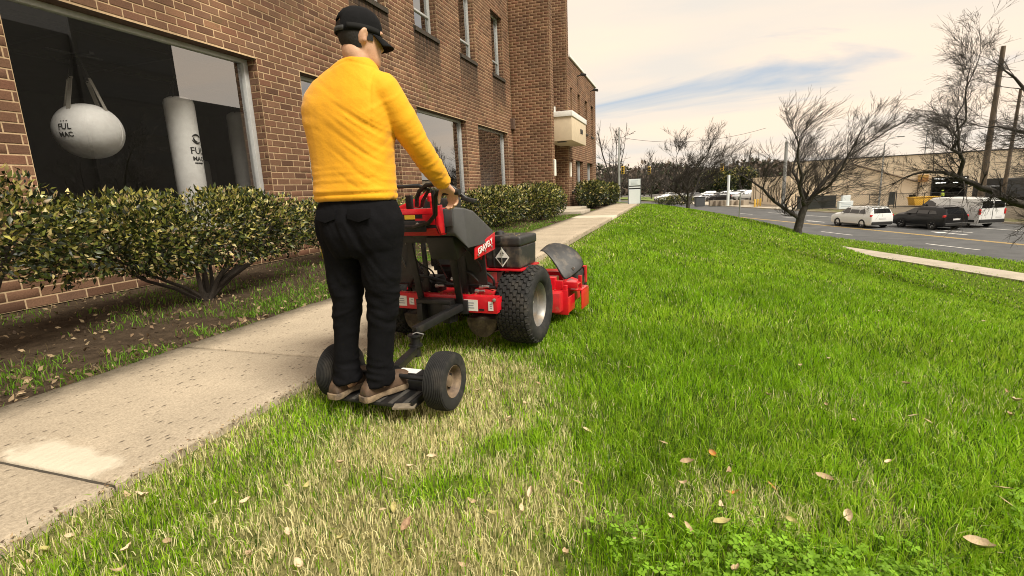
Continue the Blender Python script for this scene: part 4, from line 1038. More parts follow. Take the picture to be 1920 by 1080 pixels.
# charcoal cowl and red name panel
foot = [(.06, -.725), (.385, -.725), (.432, -.655), (.395, -.215), (.06, -.215)]
topz = [1.018, 1.018, 1.010, .838, .838]; botz = [.855, .865, .765, .760, .70]
cw = MB(); vs = [(x, y, z) for (x, y), z in zip(foot, botz)] + [(x if i not in (2,) else x - .012, y + (.004 if i < 2 else 0), z) for i, ((x, y), z) in enumerate(zip(foot, topz))]
# the shoulder of the cowl falls in facets
vs += [(.412, -.52, .985), (.08, -.52, .995)]
cw.add(vs, [(4, 3, 2, 1, 0), (0, 1, 6, 5), (1, 2, 7, 6), (2, 3, 8, 10, 7), (3, 4, 9, 8), (4, 0, 5, 11, 9), (5, 6, 7, 10, 11), (11, 10, 8, 9)])
cowl = cw.build('cowl', M_GRYP, mower, bevel=.012, seg=3)
MB().bx(.08, .385, -.738, -.727, .905, 1.005).build('cowl_panel', M_GRYP, cowl, bevel=.006)
fc = MB().lathe([(0, .001), (0, .05), (.03, .052), (.045, .04), (.048, .001)], (.30, -.30, .88), 'z', 18).build('fuel_cap', M_BLKP, mower, smooth=True)
MB().lathe([(0, .001), (0, .035), (.02, .03), (.03, .001)], (.40, -.12, .80), 'z', 14).build('filler_plug', M_BLKP, mower, smooth=True)
np_ = empty('name_panel', (.405, -.36, .755), parent=mower)
npl = MB().plate([(0, -.16, .000), (0, .145, .070), (-.004, .145, -.045), (-.004, -.16, -.075)], .006).build('panel', M_RED, np_, bevel=.002)
t_me = text_mesh('GRAVELY', .056, .0006, .0012)
tm_ = link('lettering', t_me, M_STICK, np_, loc=(.0045, -.012, -.008)); tm_.rotation_euler = Euler((radians(90), 0, radians(90)), 'XYZ'); tm_.scale = (.96, 1, 1)
tm_.rotation_euler = (Matrix.Rotation(radians(12.5), 3, 'X') @ Euler((radians(90), 0, radians(90))).to_matrix()).to_euler()
for yy in (-.12, -.02, .08): MB().lathe([(0, .001), (0, .009), (.005, .008), (.006, .001)], (.003, yy, -.052 + (yy + .12) * .16), 'x', 8).build('bolt', M_STEEL, np_)
MB().plate([(.36, -.36, .70), (.36, -.28, .70), (.30, -.16, .565), (.30, -.22, .565)], .01).build('panel_bracket', M_REDD, mower)
# console
con = MB(); prof = [(-.80, .866), (-.835, .905), (-.825, .995), (-.795, 1.012), (-.60, 1.004), (-.55, .93), (-.56, .87)]
con.prism([(a, b) for a, b in prof], 0, -.40, .335); console = con.build('console', M_BLKP, mower, bevel=.006)
MB().prism([(-.842, .985), (-.838, 1.016), (-.60, 1.012), (-.60, 1.006)], 0, -.405, .33).build('console_lip', M_RED, console, bevel=.003)
MB().prism([(-.838, .902), (-.806, .860), (-.56, .862), (-.56, .869), (-.80, .868), (-.832, .906)], 0, -.405, .33).build('console_edge', M_RED, console)
MB().bx(.20, .33, -.842, -.8365, .925, .984).build('console_face', M_RED, console)
for a_, b_ in ((.336, .352), (-.417, -.401)): MB().prism([(-.815, .872), (-.840, .92), (-.828, 1.03), (-.785, 1.035), (-.775, .95), (-.775, .87)], 0, a_, b_).build('side_plate', M_RED, mower, bevel=.003)
MB().add(*(lambda m: (m.v, m.f))(MB().bx(-.37, .27, -.852, -.836, .885, .95))).build('pad', M_BLKP, console, bevel=.006)
MB().bx(-.33, .25, -.8425, -.834, .962, .984).build('slot', M_BLKS, console)
MB().bx(.13, .20, -.8455, -.8431, .958, .982).build('warning_label', mat('yellow_label', (.62, .40, .03), .5), console)
MB().bx(-.1, .08, -.8455, -.8431, .963, .972).build('label', M_STICK, console)
for x in (.22, -.3, .05): MB().lathe([(0, .001), (0, .010), (-.006, .009), (-.007, .001)], (x, -.853, .93), 'y', 8).build('bolt', M_STEEL, console)
# handlebars and levers
hb = MB()
hb.tube([(-.40, -.862, .915), (-.1, -.868, .905), (.22, -.872, .918), (.31, -.875, .938), (.362, -.880, .985), (.372, -.89, 1.05), (.380, -.90, 1.085), (.405, -.91, 1.104), (.47, -.915, 1.106), (.53, -.91, 1.100)], .0125, 10)
hb.tube([(.345, -.862, .985), (.352, -.875, 1.05), (.358, -.885, 1.118)], .011, 10)
hb.tube([(-.41, -.862, .915), (-.43, -.88, 1.05), (-.43, -.90, 1.12)], .0125, 10)
hb.build('handlebar', M_BLKS, mower, smooth=True, angle=60)
ar = MB(); ar.tube([(-.36, -.82, 1.02), (-.355, -.83, 1.10), (-.30, -.835, 1.142), (.24, -.835, 1.146), (.30, -.835, 1.12), (.235, -.80, 1.06), (.22, -.79, 1.03)][2:], .0115, 10)
ar.tube([(.19, -.80, 1.03), (.20, -.81, 1.075), (.235, -.83, 1.115), (.29, -.84, 1.147), (.41, -.85, 1.150), (.455, -.83, 1.125), (.505, -.81, 1.078), (.522, -.80, 1.062)], .0125, 10)
ar.build('reference_bar', M_BLKS, mower, smooth=True, angle=60)
for x_, q_a in ((.535, .25), (-.5, -.25)): MB().box((x_, -.80, 1.057), (.085, .045, .022), rot=(0, q_a, q_a * .4)).build('grip_paddle', M_BLKP, mower, bevel=.006)
for x_ in (.41, -.43): MB().tube([(x_, -.911, 1.104), (x_ + (.13 if x_ > 0 else .004), -.911, 1.101 if x_ > 0 else 1.16)], .017, 12).build('hand_grip', M_BLKP, mower, smooth=True, angle=60)
MB().box((.135, -.79, 1.055), (.035, .03, .08)).build('lever_post', M_BLKS, mower, bevel=.004)
lv = MB(); lv.tube([(.24, -.72, 1.0), (.25, -.74, 1.06)], .008, 8); lv.lathe([(0, .001), (0, .018), (.03, .02), (.04, .001)], (.25, -.745, 1.055), 'z', 10); lv.build('throttle_lever', M_RED, mower, smooth=True)
# uprights and control rods
for s, (xa, xb) in ((1, (.195, .215)), (-1, (-.115, -.10))):
    u_ = MB(); u_.bar((xa, -.365, .325), (xb, -.50, .83), .050, .016, up=(0, 1, 0)); u_.bar((xb, -.50, .82), (xb, -.66, .90), .048, .016); u_.build('upright', M_BLKS, mower, bevel=.003)
    MB().bar((xa, -.28, .385), (xb, -.33, .84), .036, .012, up=(0, 1, 0)).build('rear_strut', M_BLKS, mower, bevel=.003)
MB().plate([(.16, -.27, .47), (.36, -.27, .47), (.37, -.33, .80), (.10, -.36, .86)], .012).build('belt_shield', M_BLKP, mower)
MB().plate([(-.40, -.27, .47), (-.22, -.27, .47), (-.14, -.36, .86), (-.36, -.36, .86)], .012).build('belt_shield', M_BLKP, mower)
MB().box((.24, -.54, .80), (.20, .22, .16), rot=(.35, 0, 0)).build('tank_shield', M_BLKP, mower, bevel=.02)
MB().box((-.08, -.54, .845), (.46, .20, .06), rot=(.2, 0, 0)).build('console_underside', M_BLKP, mower, bevel=.01)
for a, b in (((-.12, -.56, .86), (-.17, -.2, .47)), ((.04, -.53, .85), (-.05, -.12, .48)), ((.15, -.53, .86), (.07, -.2, .56)), ((-.24, -.5, .85), (-.30, -.2, .45))): MB().tube([a, b], .0055, 8).build('control_rod', mat('dull_rod', (.16, .16, .155), .4, .7), mower, smooth=True)
# hydraulic pumps, pulleys, engine
en = empty('engine', (0, .18, .384), parent=mower)
MB().box((0, .0, .09), (.40, .40, .18)).build('crankcase', M_ENG, en, bevel=.02)
MB().lathe([(.18, .001), (.18, .19), (.20, .205), (.30, .205), (.34, .18), (.345, .001)], (0, .02, .0), 'z', 28).build('fan_housing', M_ENG, en, smooth=True, angle=40)
MB().box((-.20, -.05, .26), (.16, .2, .22)).build('cylinder_head', M_ENG, en, bevel=.015)
MB().box((.20, .05, .24), (.15, .2, .2)).build('cylinder_head', M_ENG, en, bevel=.015)
MB().lathe([(-.16, .001), (-.16, .055), (-.14, .06), (.14, .06), (.16, .055), (.16, .001)], (0, .30, .16), 'x', 18).build('muffler', M_ENG, en, smooth=True, angle=40)
mc = MB(); mc.box((-.27, -.28, .64), (.26, .15, .08), rot=(.1, -.35, 0)); mc.build('engine_cover', M_RED, en, bevel=.02, seg=3)
mc = MB(); mc.box((-.05, -.30, .62), (.24, .16, .12)); mc.build('air_filter', M_ENG, en, bevel=.02, seg=3)
mc = MB(); mc.tube([(-.36, -.30, .60), (-.15, -.32, .72)], .018, 8); mc.build('intake_pipe', M_REDD, en, smooth=True)
for s in (-1, 1):
    pp = MB(); pp.box((s * .14, -.16, .44), (.13, .14, .12)); pp.lathe([(-.02, .001), (-.02, .05), (.02, .05), (.02, .001)], (s * .14, -.24, .44), 'y', 14)
    pp.tube([(s * .14, -.2, .48), (s * .25, -.22, .50), (s * .33, -.14, .44)], .012, 8); pp.build('hydraulic_pump', M_ENG, mower, bevel=.006)
for x, y, z in ((-.40, -.26, .455), (-.02, -.26, .445), (.30, -.26, .42), (.33, -.25, .45), (.12, -.27, .50)):
    jn = MB(); jn.tube([(x - .03, y, z), (x + .03, y, z + .004)], .009, 8); jn.lathe([(-.012, .001), (-.012, .014), (.012, .014), (.012, .001)], (x - .03, y, z), 'x', 10)
    jn.build('rod_end', M_STEEL, mower, smooth=True, angle=40)
cr = MB(); cr.tube([(-.44, -.26, .455), (-.1, -.24, .46), (.4, -.24, .445)], .012, 8); cr.build('cross_shaft', M_BLKS, mower, smooth=True)
for s in (-1, 1):
    gd = MB(); ring = []
    for a in np.linspace(pi * .98, pi * 2.02, 13): ring.append((s * .27 + .12 * cos(a), .135 * sin(a) + .205))
    gd.prism([(x, z) for x, z in ring], 1, -.22, .10); gd.build('pump_guard', M_MUD, mower, bevel=.008)
    MB().plate([(s * .27 + .02, -.2, .09), (s * .27 + .13, -.2, .13), (s * .27 + .13, -.02, .13), (s * .27 + .02, -.02, .09)], .008).build('skid_plate', M_MUD, mower)
for s in (-1, 1): MB().lathe([(-.10, .001), (-.10, .05), (-.02, .06), (.02, .06), (.10, .03), (.10, .001)], (s * .36, 0, .284), 'x', 18).build('wheel_motor', M_ENG, mower, smooth=True, angle=40)
# cutting deck with discharge chute and front casters
dk = MB(); dk.add(*(lambda m: (m.v, m.f))(MB().prism([(-.66, .50), (-.66, 1.15), (-.5, 1.42), (.40, 1.42), (.62, 1.15), (.62, .52), (.3, .45), (-.3, .45)], 2, .09, .255)))
deck = dk.build('deck', M_REDD, mower, bevel=.01)
sk = MB(); sk.bx(.545, .665, .60, .612, .055, .262); sk.bx(.655, .667, .613, .80, .07, .20); sk.bx(.665, .73, 1.02, 1.032, .06, .22); sk.bx(.55, .73, .80, 1.02, .222, .234); sk.bx(.722, .731, .80, 1.019, .06, .22); sk.build('discharge_frame', M_RED, mower, bevel=.004)
for c_ in ((.54, .60, .66, .70, .256, .33), (.60, .72, .70, .715, .262, .315), (.62, .65, .615, .66, .17, .30), (.67, .70, .9, .93, .235, .34), (.34, .54, .64, .76, .256, .36), (.30, .52, .95, 1.1, .256, .36)): MB().bx(*c_).build('chute_bracket', M_RED, mower, bevel=.003)
MB().box((.66, .78, .30), (.10, .14, .012), rot=(0, .3, 0)).build('chute_hinge', M_RED, mower, bevel=.002)
chute = MB()
cpn = [[(.36, .74, .555), (.37, .95, .60)], [(.41, .72, .59), (.44, .95, .63)], [(.50, .70, .50), (.56, .95, .61)], [(.58, .68, .37), (.66, .95, .56)], [(.615, .68, .315), (.75, .93, .42)]]
grid = [(a, tuple((Vector(a) * .5 + Vector(b) * .5)), b) for a, b in cpn]
chute.add([p for r in grid for p in r], [(i * 3 + j, i * 3 + j + 1, (i + 1) * 3 + j + 1, (i + 1) * 3 + j) for i in range(4) for j in range(2)])
o = chute.build('chute_deflector', M_DUSTP, mower, smooth=True, angle=60); so_ = o.modifiers.new('s', 'SOLIDIFY'); so_.thickness = .014; so_.offset = 0
sb = o.modifiers.new('b', 'SUBSURF'); sb.levels = 1; sb.render_levels = 1
for p in ((.60, .72, .345), (.66, .80, .42)): MB().lathe([(-.012, .001), (-.012, .013), (.012, .011), (.012, .001)], p, 'y', 8).build('bolt', M_STEEL, mower)
cf_ = MB()
for s in (-1, 1): cf_.bar((s * .35, 1.3, .30), (s * .45, 1.72, .34), .05, .05); cf_.bar((s * .45, 1.70, .36), (s * .45, 1.70, .24), .05, .05)
cf_.bar((-.35, 1.1, .30), (.35, 1.1, .30), .05, .05); cf_.bar((-.33, .55, .345), (-.33, 1.15, .30), .05, .05); cf_.bar((.33, .55, .345), (.33, 1.15, .30), .05, .05)
cf_.build('caster_arm', M_REDD, mower, bevel=.004)
for s in (-1, 1):
    cwl = empty('caster_wheel', (s * .45, 1.74, .14), parent=mower); MB().lathe([(-.05, .06), (-.055, .10), (-.04, .135), (0, .14), (.04, .135), (.055, .10), (.05, .06)], (0, 0, 0), 'x', 28).build('tyre', M_RUB, cwl, smooth=True, angle=60)
    MB().lathe([(-.04, .001), (-.04, .065), (.04, .065), (.04, .001)], (0, 0, 0), 'x', 20).build('rim', M_RIM, cwl, smooth=True, angle=40); MB().bx(-.075, -.062, -.03, .03, -.02, .14).bx(.062, .075, -.03, .03, -.02, .14).bx(-.075, .075, -.03, .03, .141, .152).build('fork', M_REDD, cwl)
for x_ in (.36, -.40): MB().lathe([(0, .001), (0, .10), (.02, .105), (.04, .10), (.04, .001)], (x_, 1.2, .29), 'z', 20).build('spindle_pulley', M_BLKS, mower, smooth=True, angle=40)
# hitch receiver under the bumper
hx = MB(); hx.bx(-.10, .16, -.40, -.355, .225, .385); hx.bx(-.105, .165, -.46, -.401, .36, .388); hx.bx(.10, .158, -.46, -.401, .23, .359); hx.bx(-.105, -.06, -.46, -.401, .23, .359)
hx.build('hitch_bracket', M_BLKS, mower, bevel=.004)

# ------------------------------------------------------------------ two-wheeled sulky
sulky = empty('sulky', (-1.455, 2.19, 0.0), radians(-2))
tag(sulky, 'low black two wheeled stand-on sulky with tan rims hitched behind the mower', 'sulky')
def small_wheel(x, parent, s):
    w = empty('wheel', (x, 0, .152), parent=parent); h = .056; R = .152
    prof = [(-h * .6, R * .50), (-h * .95, R * .58), (-h * 1.05, R * .74), (-h * .96, R * .90)]
    for k in range(11):      # ribbed tread
        u = -0.84 + 1.68 * k / 10; rr = R * (1 - .055 * u * u)
        prof += [(u * h * .99 - .0028, rr), (u * h * .99 + .0022, rr), (u * h * .99 + .0030, rr - .0055), (u * h * .99 + .0060, rr - .0055)]
    prof += [(h * .96, R * .90), (h * 1.05, R * .74), (h * .95, R * .58), (h * .6, R * .50)]
    MB().lathe(prof, (0, 0, 0), 'x', 48).build('tyre', M_RUB, w, smooth=True, angle=35)
    rp = [(s * h * .62, R * .50), (s * h * .86, R * .56), (s * h * .92, R * .545), (s * h * .72, R * .47), (s * h * .25, R * .44), (s * h * .10, R * .36), (s * h * .12, R * .22), (s * h * .45, R * .20), (s * h * .5, R * .10), (s * h * .5, .001)]
    rim = MB().lathe(rp, (0, 0, 0), 'x', 36).build('rim', M_RIMD, w, smooth=True, angle=45)
    MB().lathe([(-s * h * .62, R * .50), (-s * h * .3, R * .44), (s * h * .1, R * .36), (s * h * .1, .001)], (0, 0, 0), 'x', 28).build('inner_rim', M_RIMD, w, smooth=True)
    for k in range(4): MB().lathe([(0, .001), (0, .008), (.008, .007), (.009, .001)], (s * h * .14 if s > 0 else s * h * .14 - .009, .045 * cos(k * pi / 2 + .4), .045 * sin(k * pi / 2 + .4)), 'x', 6).build('lug_nut', M_BLKS, rim)
small_wheel(.345, sulky, 1); small_wheel(-.305, sulky, -1)
ax = MB(); ax.tube([(-.30, 0, .152), (.34, 0, .152)], .014, 10); ax.bx(-.245, .285, .045, .125, .135, .150); ax.bx(-.245, .285, .040, .052, .085, .1345); ax.build('axle', M_BLKS, sulky, bevel=.003)
pf = MB(); pf.bx(-.235, .245, -.165, .04, .052, .066); pf.bx(-.235, -.222, -.165, .04, .067, .095); pf.bx(.232, .245, -.165, .04, .067, .095); pf.bx(-.235, .245, .028, .04, .067, .12); pf.build('platform', M_BLKS, sulky, bevel=.003)
for k in range(6): MB().bx(-.205 + k * .075, -.18 + k * .075, -.16, .02, .0665, .0705).build('grip_strip', mat('worn_grip', (.050, .046, .040), .95, var=.4, vscale=20), sulky)
MB().box((.20, -.17, .0685), (.11, .05, .008), rot=(.05, 0, .3)).build('toe_tab', mat('pale_dirt', (.17, .14, .10), .95, var=.3, vscale=20), sulky)
MB().bx(.02, .14, .055, .115, .1505, .1525).build('label', M_STICK, sulky)
tg = MB(); tg.bar((-.02, .10, .145), (-.105, .44, .135), .045, .045); tg.build('drawbar', M_BLKS, sulky, bevel=.004)
pn = MB(); pn.lathe([(0, .001), (0, .030), (.14, .030), (.14, .001)], (-.112, .475, .09), 'z', 14); pn.lathe([(0, .001), (0, .045), (.012, .045), (.012, .001)], (-.112, .475, .155), 'z', 14); pn.lathe([(0, .001), (0, .045), (.012, .045), (.012, .001)], (-.112, .475, .222), 'z', 14); pn.build('pivot_pin', M_BLKS, sulky, smooth=True, angle=40)
a2 = MB(); a2.bar((-.112, .475, .255), (.045, .87, .335), .05, .05); a2.bx(.005, .09, .84, .90, .28, .375); a2.build('hitch_arm', M_BLKS, sulky, bevel=.004)
MB().tube([(-.075, .49, .20), (-.05, .48, .235), (-.09, .46, .25), (-.112, .45, .24)], .004, 6).build('clip_pin', M_STEEL, sulky, smooth=True)

# hoses, cables and clippings on the machine
M_HOSE = mat('black_hose', (.012, .012, .012), .6)
for pts, r_ in (([(-.30, -.25, .42), (-.20, -.30, .52), (-.05, -.28, .50), (.05, -.2, .44)], .011), ([(.10, -.22, .50), (.22, -.30, .56), (.30, -.26, .48), (.34, -.12, .40)], .011), ([(.02, -.50, .86), (.10, -.40, .70), (.16, -.28, .58), (.18, -.2, .50)], .006), ([(-.05, -.52, .86), (-.12, -.40, .66), (-.06, -.3, .56), (-.1, -.2, .46)], .006), ([(.25, -.62, .92), (.36, -.50, .72), (.34, -.32, .60), (.28, -.24, .50)], .006), ([(.30, -.20, .55), (.38, -.22, .50), (.36, -.18, .42)], .009)):
    P_ = [Vector(p) for p in pts]; Q_ = []
    for i in range(len(P_) - 1):
        p0, p1, p2, p3 = P_[max(i - 1, 0)], P_[i], P_[i + 1], P_[min(i + 2, len(P_) - 1)]
        for t in np.linspace(0, 1, 6)[:-1]: Q_.append(.5 * ((2 * p1) + (p2 - p0) * t + (2 * p0 - 5 * p1 + 4 * p2 - p3) * t * t + (3 * p1 - p0 - 3 * p2 + p3) * t ** 3))
    Q_.append(P_[-1]); MB().tube(Q_, r_, 8).build('hose' if r_ > .008 else 'cable', M_HOSE, mower, smooth=True)
MB().box((-.02, -.02, .60), (.30, .10, .10), bev=.02).build('blower_shroud', M_ENG, mower); MB().bx(-.20, .36, -.05, .12, .52, .56).build('engine_guard', M_ENG, mower)
# ------------------------------------------------------------------ things hung inside the gym window
M_BAG = mat('white_bag_vinyl', (0.88, 0.88, 0.86), 0.55, var=.06, vscale=5, col2=(0.80, 0.79, 0.77), bump=.0015, bscale=40)
M_BAGD = mat('grey_bag_vinyl', (0.22, 0.215, 0.205), 0.6, var=.1, vscale=5)
M_WEB = mat('webbing_strap', (0.36, 0.34, 0.30), .8, var=.1)
def wrap_text(txt, size, cx, R, H, z, yaw, m, name, parent, tilt=0.0, ball=None):
    """letters laid on the curved skin of a bag"""
    me = text_mesh(txt, size, .001, .002, 2); V, _ = get_co(me); out = []
    for (a, b, c) in V:
        a2 = a * cos(tilt) - b * sin(tilt); b2 = a * sin(tilt) + b * cos(tilt)
        if ball: rr = ball[0] * sqrt(max(.05, 1 - ((z + b2) / ball[1]) ** 2)) + .003 + c
        else: rr = R + .003 + c
        t = yaw + a2 / max(rr, .1); out.append((rr * cos(t), rr * sin(t), z + b2))
    set_co(me, np.array(out)); return link(name, me, m, parent)
ball = empty('wrecking_ball_bag', (-7.90, 5.12, 2.16)); tag(ball, 'big round white punching ball hanging from four straps behind the window', 'punching bag')
RB, RZ = .405, .372
me_ = MB().lathe([(-RZ * cos(a), max(RB * sin(a) ** .92, .001)) for a in np.linspace(0, pi, 25)], (0, 0, 0), 'z', 48).build('ball', M_BAG, ball, smooth=True, angle=70)
for k in range(2): MB().tube([(RB * 1.003 * cos(a) * cos(.55 + k * pi / 2), RB * 1.003 * cos(a) * sin(.55 + k * pi / 2), RZ * 1.003 * sin(a)) for a in np.linspace(-1.4, 1.4, 17)], .004, 5).build('seam', M_BAG, ball)
for k in range(4):
    a = .35 + k * pi / 2; p0 = Vector((RB * .72 * cos(a), RB * .72 * sin(a), RZ * .70)); p1 = Vector((.05 * cos(a), .05 * sin(a), .98))
    MB().bar(p0, p0.lerp(p1, .62), .055, .006, up=(cos(a), sin(a), .3)).build('strap', M_WEB, ball); MB().bar(p0.lerp(p1, .62), p1, .04, .005, up=(cos(a), sin(a), .3)).build('strap', M_DKMET, ball)
    MB().lathe([(-.012, .03), (0, .036), (.012, .03), (0, .024), (-.012, .03)], tuple(p0.lerp(p1, .63)), 'x', 12).build('buckle', M_DKMET, ball)
MB().tube([(0, 0, .97), (0, 0, 1.55)], .018, 8).build('hanging_chain', M_DKMET, ball); MB().bx(-.35, .35, -.03, .03, .98, 1.01).bx(-.03, .03, -.35, .35, 1.012, 1.03).build('hanger', M_DKMET, ball)
wrap_text('FUL', .105, 0, RB, 0, .02, -1.25, M_INK, 'lettering', ball, ball=(RB, RZ)); wrap_text('MAC', .085, 0, RB, 0, -.08, -1.25, M_INK, 'lettering', ball, ball=(RB, RZ))
wrap_text('- - -', .06, 0, RB, 0, .10, -1.25, M_INK, 'logo', ball, ball=(RB, RZ))
def heavy_bag(x, y, R, z0, z1, m, lab, txt=False):
    b = empty('heavy_bag', (x, y, z0)); tag(b, lab, 'punching bag', 'heavy bags inside the gym'); H = z1 - z0
    MB().lathe([(0, .001), (0, R * .6), (.03, R * .88), (.09, R), (H - .10, R), (H - .04, R * .92), (H, R * .6), (H + .005, .001)], (0, 0, 0), 'z', 36).build('bag_body', m, b, smooth=True, angle=60)
    for k in range(4):
        a = k * pi / 2 + .5; MB().tube([(R * .8 * cos(a), R * .8 * sin(a), H - .03), (.02 * cos(a), .02 * sin(a), H + .30)], .009, 6).build('chain', M_DKMET, b)
    MB().tube([(0, 0, H + .28), (0, 0, 3.72 - z0)], .012, 6).build('hanging_chain', M_DKMET, b)
    for zz in (H * .33, H * .66): MB().lathe([(-.004, R * 1.004), (.004, R * 1.004)], (0, 0, zz), 'z', 36).build('seam', m, b)
    if txt:
        w0 = .12
        wrap_text('FUL', .155, 0, R, 0, 1.62, w0, M_INK, 'lettering', b); wrap_text('MAC', .10, 0, R, 0, 1.49, w0, M_INK, 'lettering', b); wrap_text('EQUIPMENT', .03, 0, R, 0, 1.42, w0, M_INK, 'lettering', b)
        for r0, a0, a1 in ((.085, .3, 2.7), (.085, 3.4, 5.6), (.055, 2.4, 4.9)):
            MB().tube([((R + .004) * cos(w0 + .05 + r0 * cos(a) / R), (R + .004) * sin(w0 + .05 + r0 * cos(a) / R), 1.82 + r0 * sin(a) * .8) for a in np.linspace(a0, a1, 14)], [.004 + .010 * sin(pi * k / 13) for k in range(14)], 6).build('logo', M_INK, b)
heavy_bag(-7.95, 6.62, .225, .35, 2.85, M_BAG, 'tall white cylindrical heavy bag with black lettering behind the window', True)
heavy_bag(-8.15, 8.02, .21, 1.15, 2.80, mat('light_grey_bag_vinyl', (.42, .42, .41), .6, var=.08, vscale=5), 'shorter light grey heavy bag hanging at the window frame beside the tall one')
heavy_bag(-9.6, 8.2, .22, .2, 2.0, M_BAGD, 'dim grey heavy bag standing deeper in the dark gym')
gb = empty('ceiling_rig', (-8.3, 3.0, 3.45)); tag(gb, 'dark steel bag rig under the ceiling of the gym', 'rig')
for yy in (.0, 2.08, 3.6): MB().bx(-1.6, .5, yy - .03, yy + .03, 0, .06).build('beam', M_DKMET, gb)
for xx in (-1.5, .35): MB().bx(xx - .03, xx + .03, -.3, 6.5, .062, .12).build('rail', M_DKMET, gb)
dp = empty('grey_wall_pad', (-13.9, 3.0, .1)); 
bpy.data.objects.remove(dp)
rail_ = empty('stair_rail', (-8.4, 18.9, .1)); tag(rail_, 'thin black handrail seen through the last ground floor window', 'handrail')
MB().tube([(0, 0, 0), (0, 0, 1.35), (0, -.15, 1.55), (0, -.5, 1.55)], .022, 8).build('rail', M_DKMET, rail_); MB().box((0, .9, .5), (.25, .3, .3), bev=.02).build('wall_box', M_DKMET, rail_)

# ------------------------------------------------------------------ clipped shrubs along the wall
M_LEAF = leaf_mat('shrub_leaf', rough=.42, trans=.22, spec=.5)
M_BARK = mat('shrub_bark', (0.030, 0.023, 0.017), .9, var=.3, vscale=20, bump=.003, bscale=60)
def leaves_mesh(P, Nrm, size, cols, fold=.25, aspect=.46, up=.35, rg=rng):
    """one folded diamond per leaf: base, left, tip, right"""
    n = len(P); d = Nrm + rg.normal(0, .75, (n, 3)); d[:, 2] += up; d /= np.linalg.norm(d, axis=1)[:, None]
    t = rg.normal(0, 1, (n, 3)); sd = np.cross(d, t); sd /= np.linalg.norm(sd, axis=1)[:, None]; nn = np.cross(sd, d)
    s = size[:, None]
    V = np.empty((n, 5, 3)); V[:, 0] = P; V[:, 1] = P + d * s * .42 + sd * s * aspect * .5 + nn * s * fold * .25; V[:, 2] = P + d * s - nn * s * .12; V[:, 3] = P + d * s * .42 - sd * s * aspect * .5 + nn * s * fold * .25; V[:, 4] = P + d * s * .5
    b = np.arange(n)[:, None] * 5; F = np.concatenate([b + [0, 4, 1], b + [4, 2, 1], b + [0, 3, 4], b + [4, 3, 2]])
    me = np_mesh('leaves', V.reshape(-1, 3), F); add_color(me, 'col', np.repeat(cols, 5, 0)); return me
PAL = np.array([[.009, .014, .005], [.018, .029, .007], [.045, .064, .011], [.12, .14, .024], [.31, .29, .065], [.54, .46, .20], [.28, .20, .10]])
def shrub(name, lab, c, half, n, size=.062, z0=.3, stems=5, weights=(.22, .26, .2, .14, .09, .05, .04), base=None, seed=1, p=2.6, grp='clipped shrubs along the building', tilt=0.0):
    rg = np.random.default_rng(seed); r = empty(name, (c[0], c[1], 0)); tag(r, lab, 'shrub', grp)
    # points in a lumpy superellipsoid, most of them near its skin
    u = rg.normal(0, 1, (n, 3)); u /= np.linalg.norm(u, axis=1)[:, None]
    k = (np.abs(u) ** p).sum(1) ** (-1 / p); lump = .72 + .52 * fbm(u[:, 0] * 2.2 + u[:, 2] * 1.3 + seed, u[:, 1] * 2.2 - u[:, 2], seed + 5, 3)
    rad = rg.random(n) ** .30
    P = u * (k * lump * rad)[:, None] * np.array(half); zc = c[2]
    P[:, 2] += zc
    und = z0 - tilt * P[:, 1] / half[1] + .20 * (fbm(P[:, 0] * 2 + 9, P[:, 1] * 2, seed, 3) - .4) * 2
    P = P[(P[:, 2] > und) & (fbm(P[:, 0] * 3.1 + seed, P[:, 1] * 3.1 + P[:, 2] * 2.3, seed + 9, 3) > .34)]; n = len(P)
    hgt = (P[:, 2] - zc) / half[2]
    w = np.array(weights); ci = rg.choice(len(PAL), n, p=w / w.sum())
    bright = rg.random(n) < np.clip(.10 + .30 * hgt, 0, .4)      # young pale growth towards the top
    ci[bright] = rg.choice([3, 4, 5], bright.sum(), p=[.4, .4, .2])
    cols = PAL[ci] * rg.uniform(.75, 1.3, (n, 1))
    Nn_ = P.copy(); Nn_[:, 2] -= zc; Nn_ /= np.array(half) ** 2; Nn_ /= np.linalg.norm(Nn_, axis=1)[:, None] + 1e-6
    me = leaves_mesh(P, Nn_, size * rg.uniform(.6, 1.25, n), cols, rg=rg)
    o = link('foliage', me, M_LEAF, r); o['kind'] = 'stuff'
    bx0 = base or (0, 0)
    for j in range(stems):
        e = Vector((rg.uniform(-.75, .75) * half[0], rg.uniform(-.85, .85) * half[1], zc + rg.uniform(-.2, .5) * half[2])); b0 = Vector((bx0[0] + rg.uniform(-.06, .06), bx0[1] + rg.uniform(-.1, .1), -.02))
        m = b0.lerp(e, .45) + Vector((rg.uniform(-.08, .08), rg.uniform(-.1, .1), -.04)); m2 = b0.lerp(e, .75) + Vector((rg.uniform(-.08, .08), rg.uniform(-.1, .1), .02))
        MB().tube([b0, b0.lerp(m, .5) + Vector((0, 0, .03)), m, m2, e], [.030, .024, .018, .012, .006], 6).build('stem', M_BARK, r, smooth=True)
    return r
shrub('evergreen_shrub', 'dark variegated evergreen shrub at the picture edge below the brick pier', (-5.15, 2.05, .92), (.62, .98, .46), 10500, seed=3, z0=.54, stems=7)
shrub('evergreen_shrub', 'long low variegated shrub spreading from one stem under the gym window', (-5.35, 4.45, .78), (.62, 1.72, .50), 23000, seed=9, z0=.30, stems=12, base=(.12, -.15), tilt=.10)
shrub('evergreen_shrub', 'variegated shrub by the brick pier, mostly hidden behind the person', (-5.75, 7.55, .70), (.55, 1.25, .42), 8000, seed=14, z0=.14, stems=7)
shrub('evergreen_shrub', 'shrub in front of the second and third window beyond the mower', (-5.75, 10.9, .66), (.55, 1.5, .40), 7000, seed=17, z0=.1)
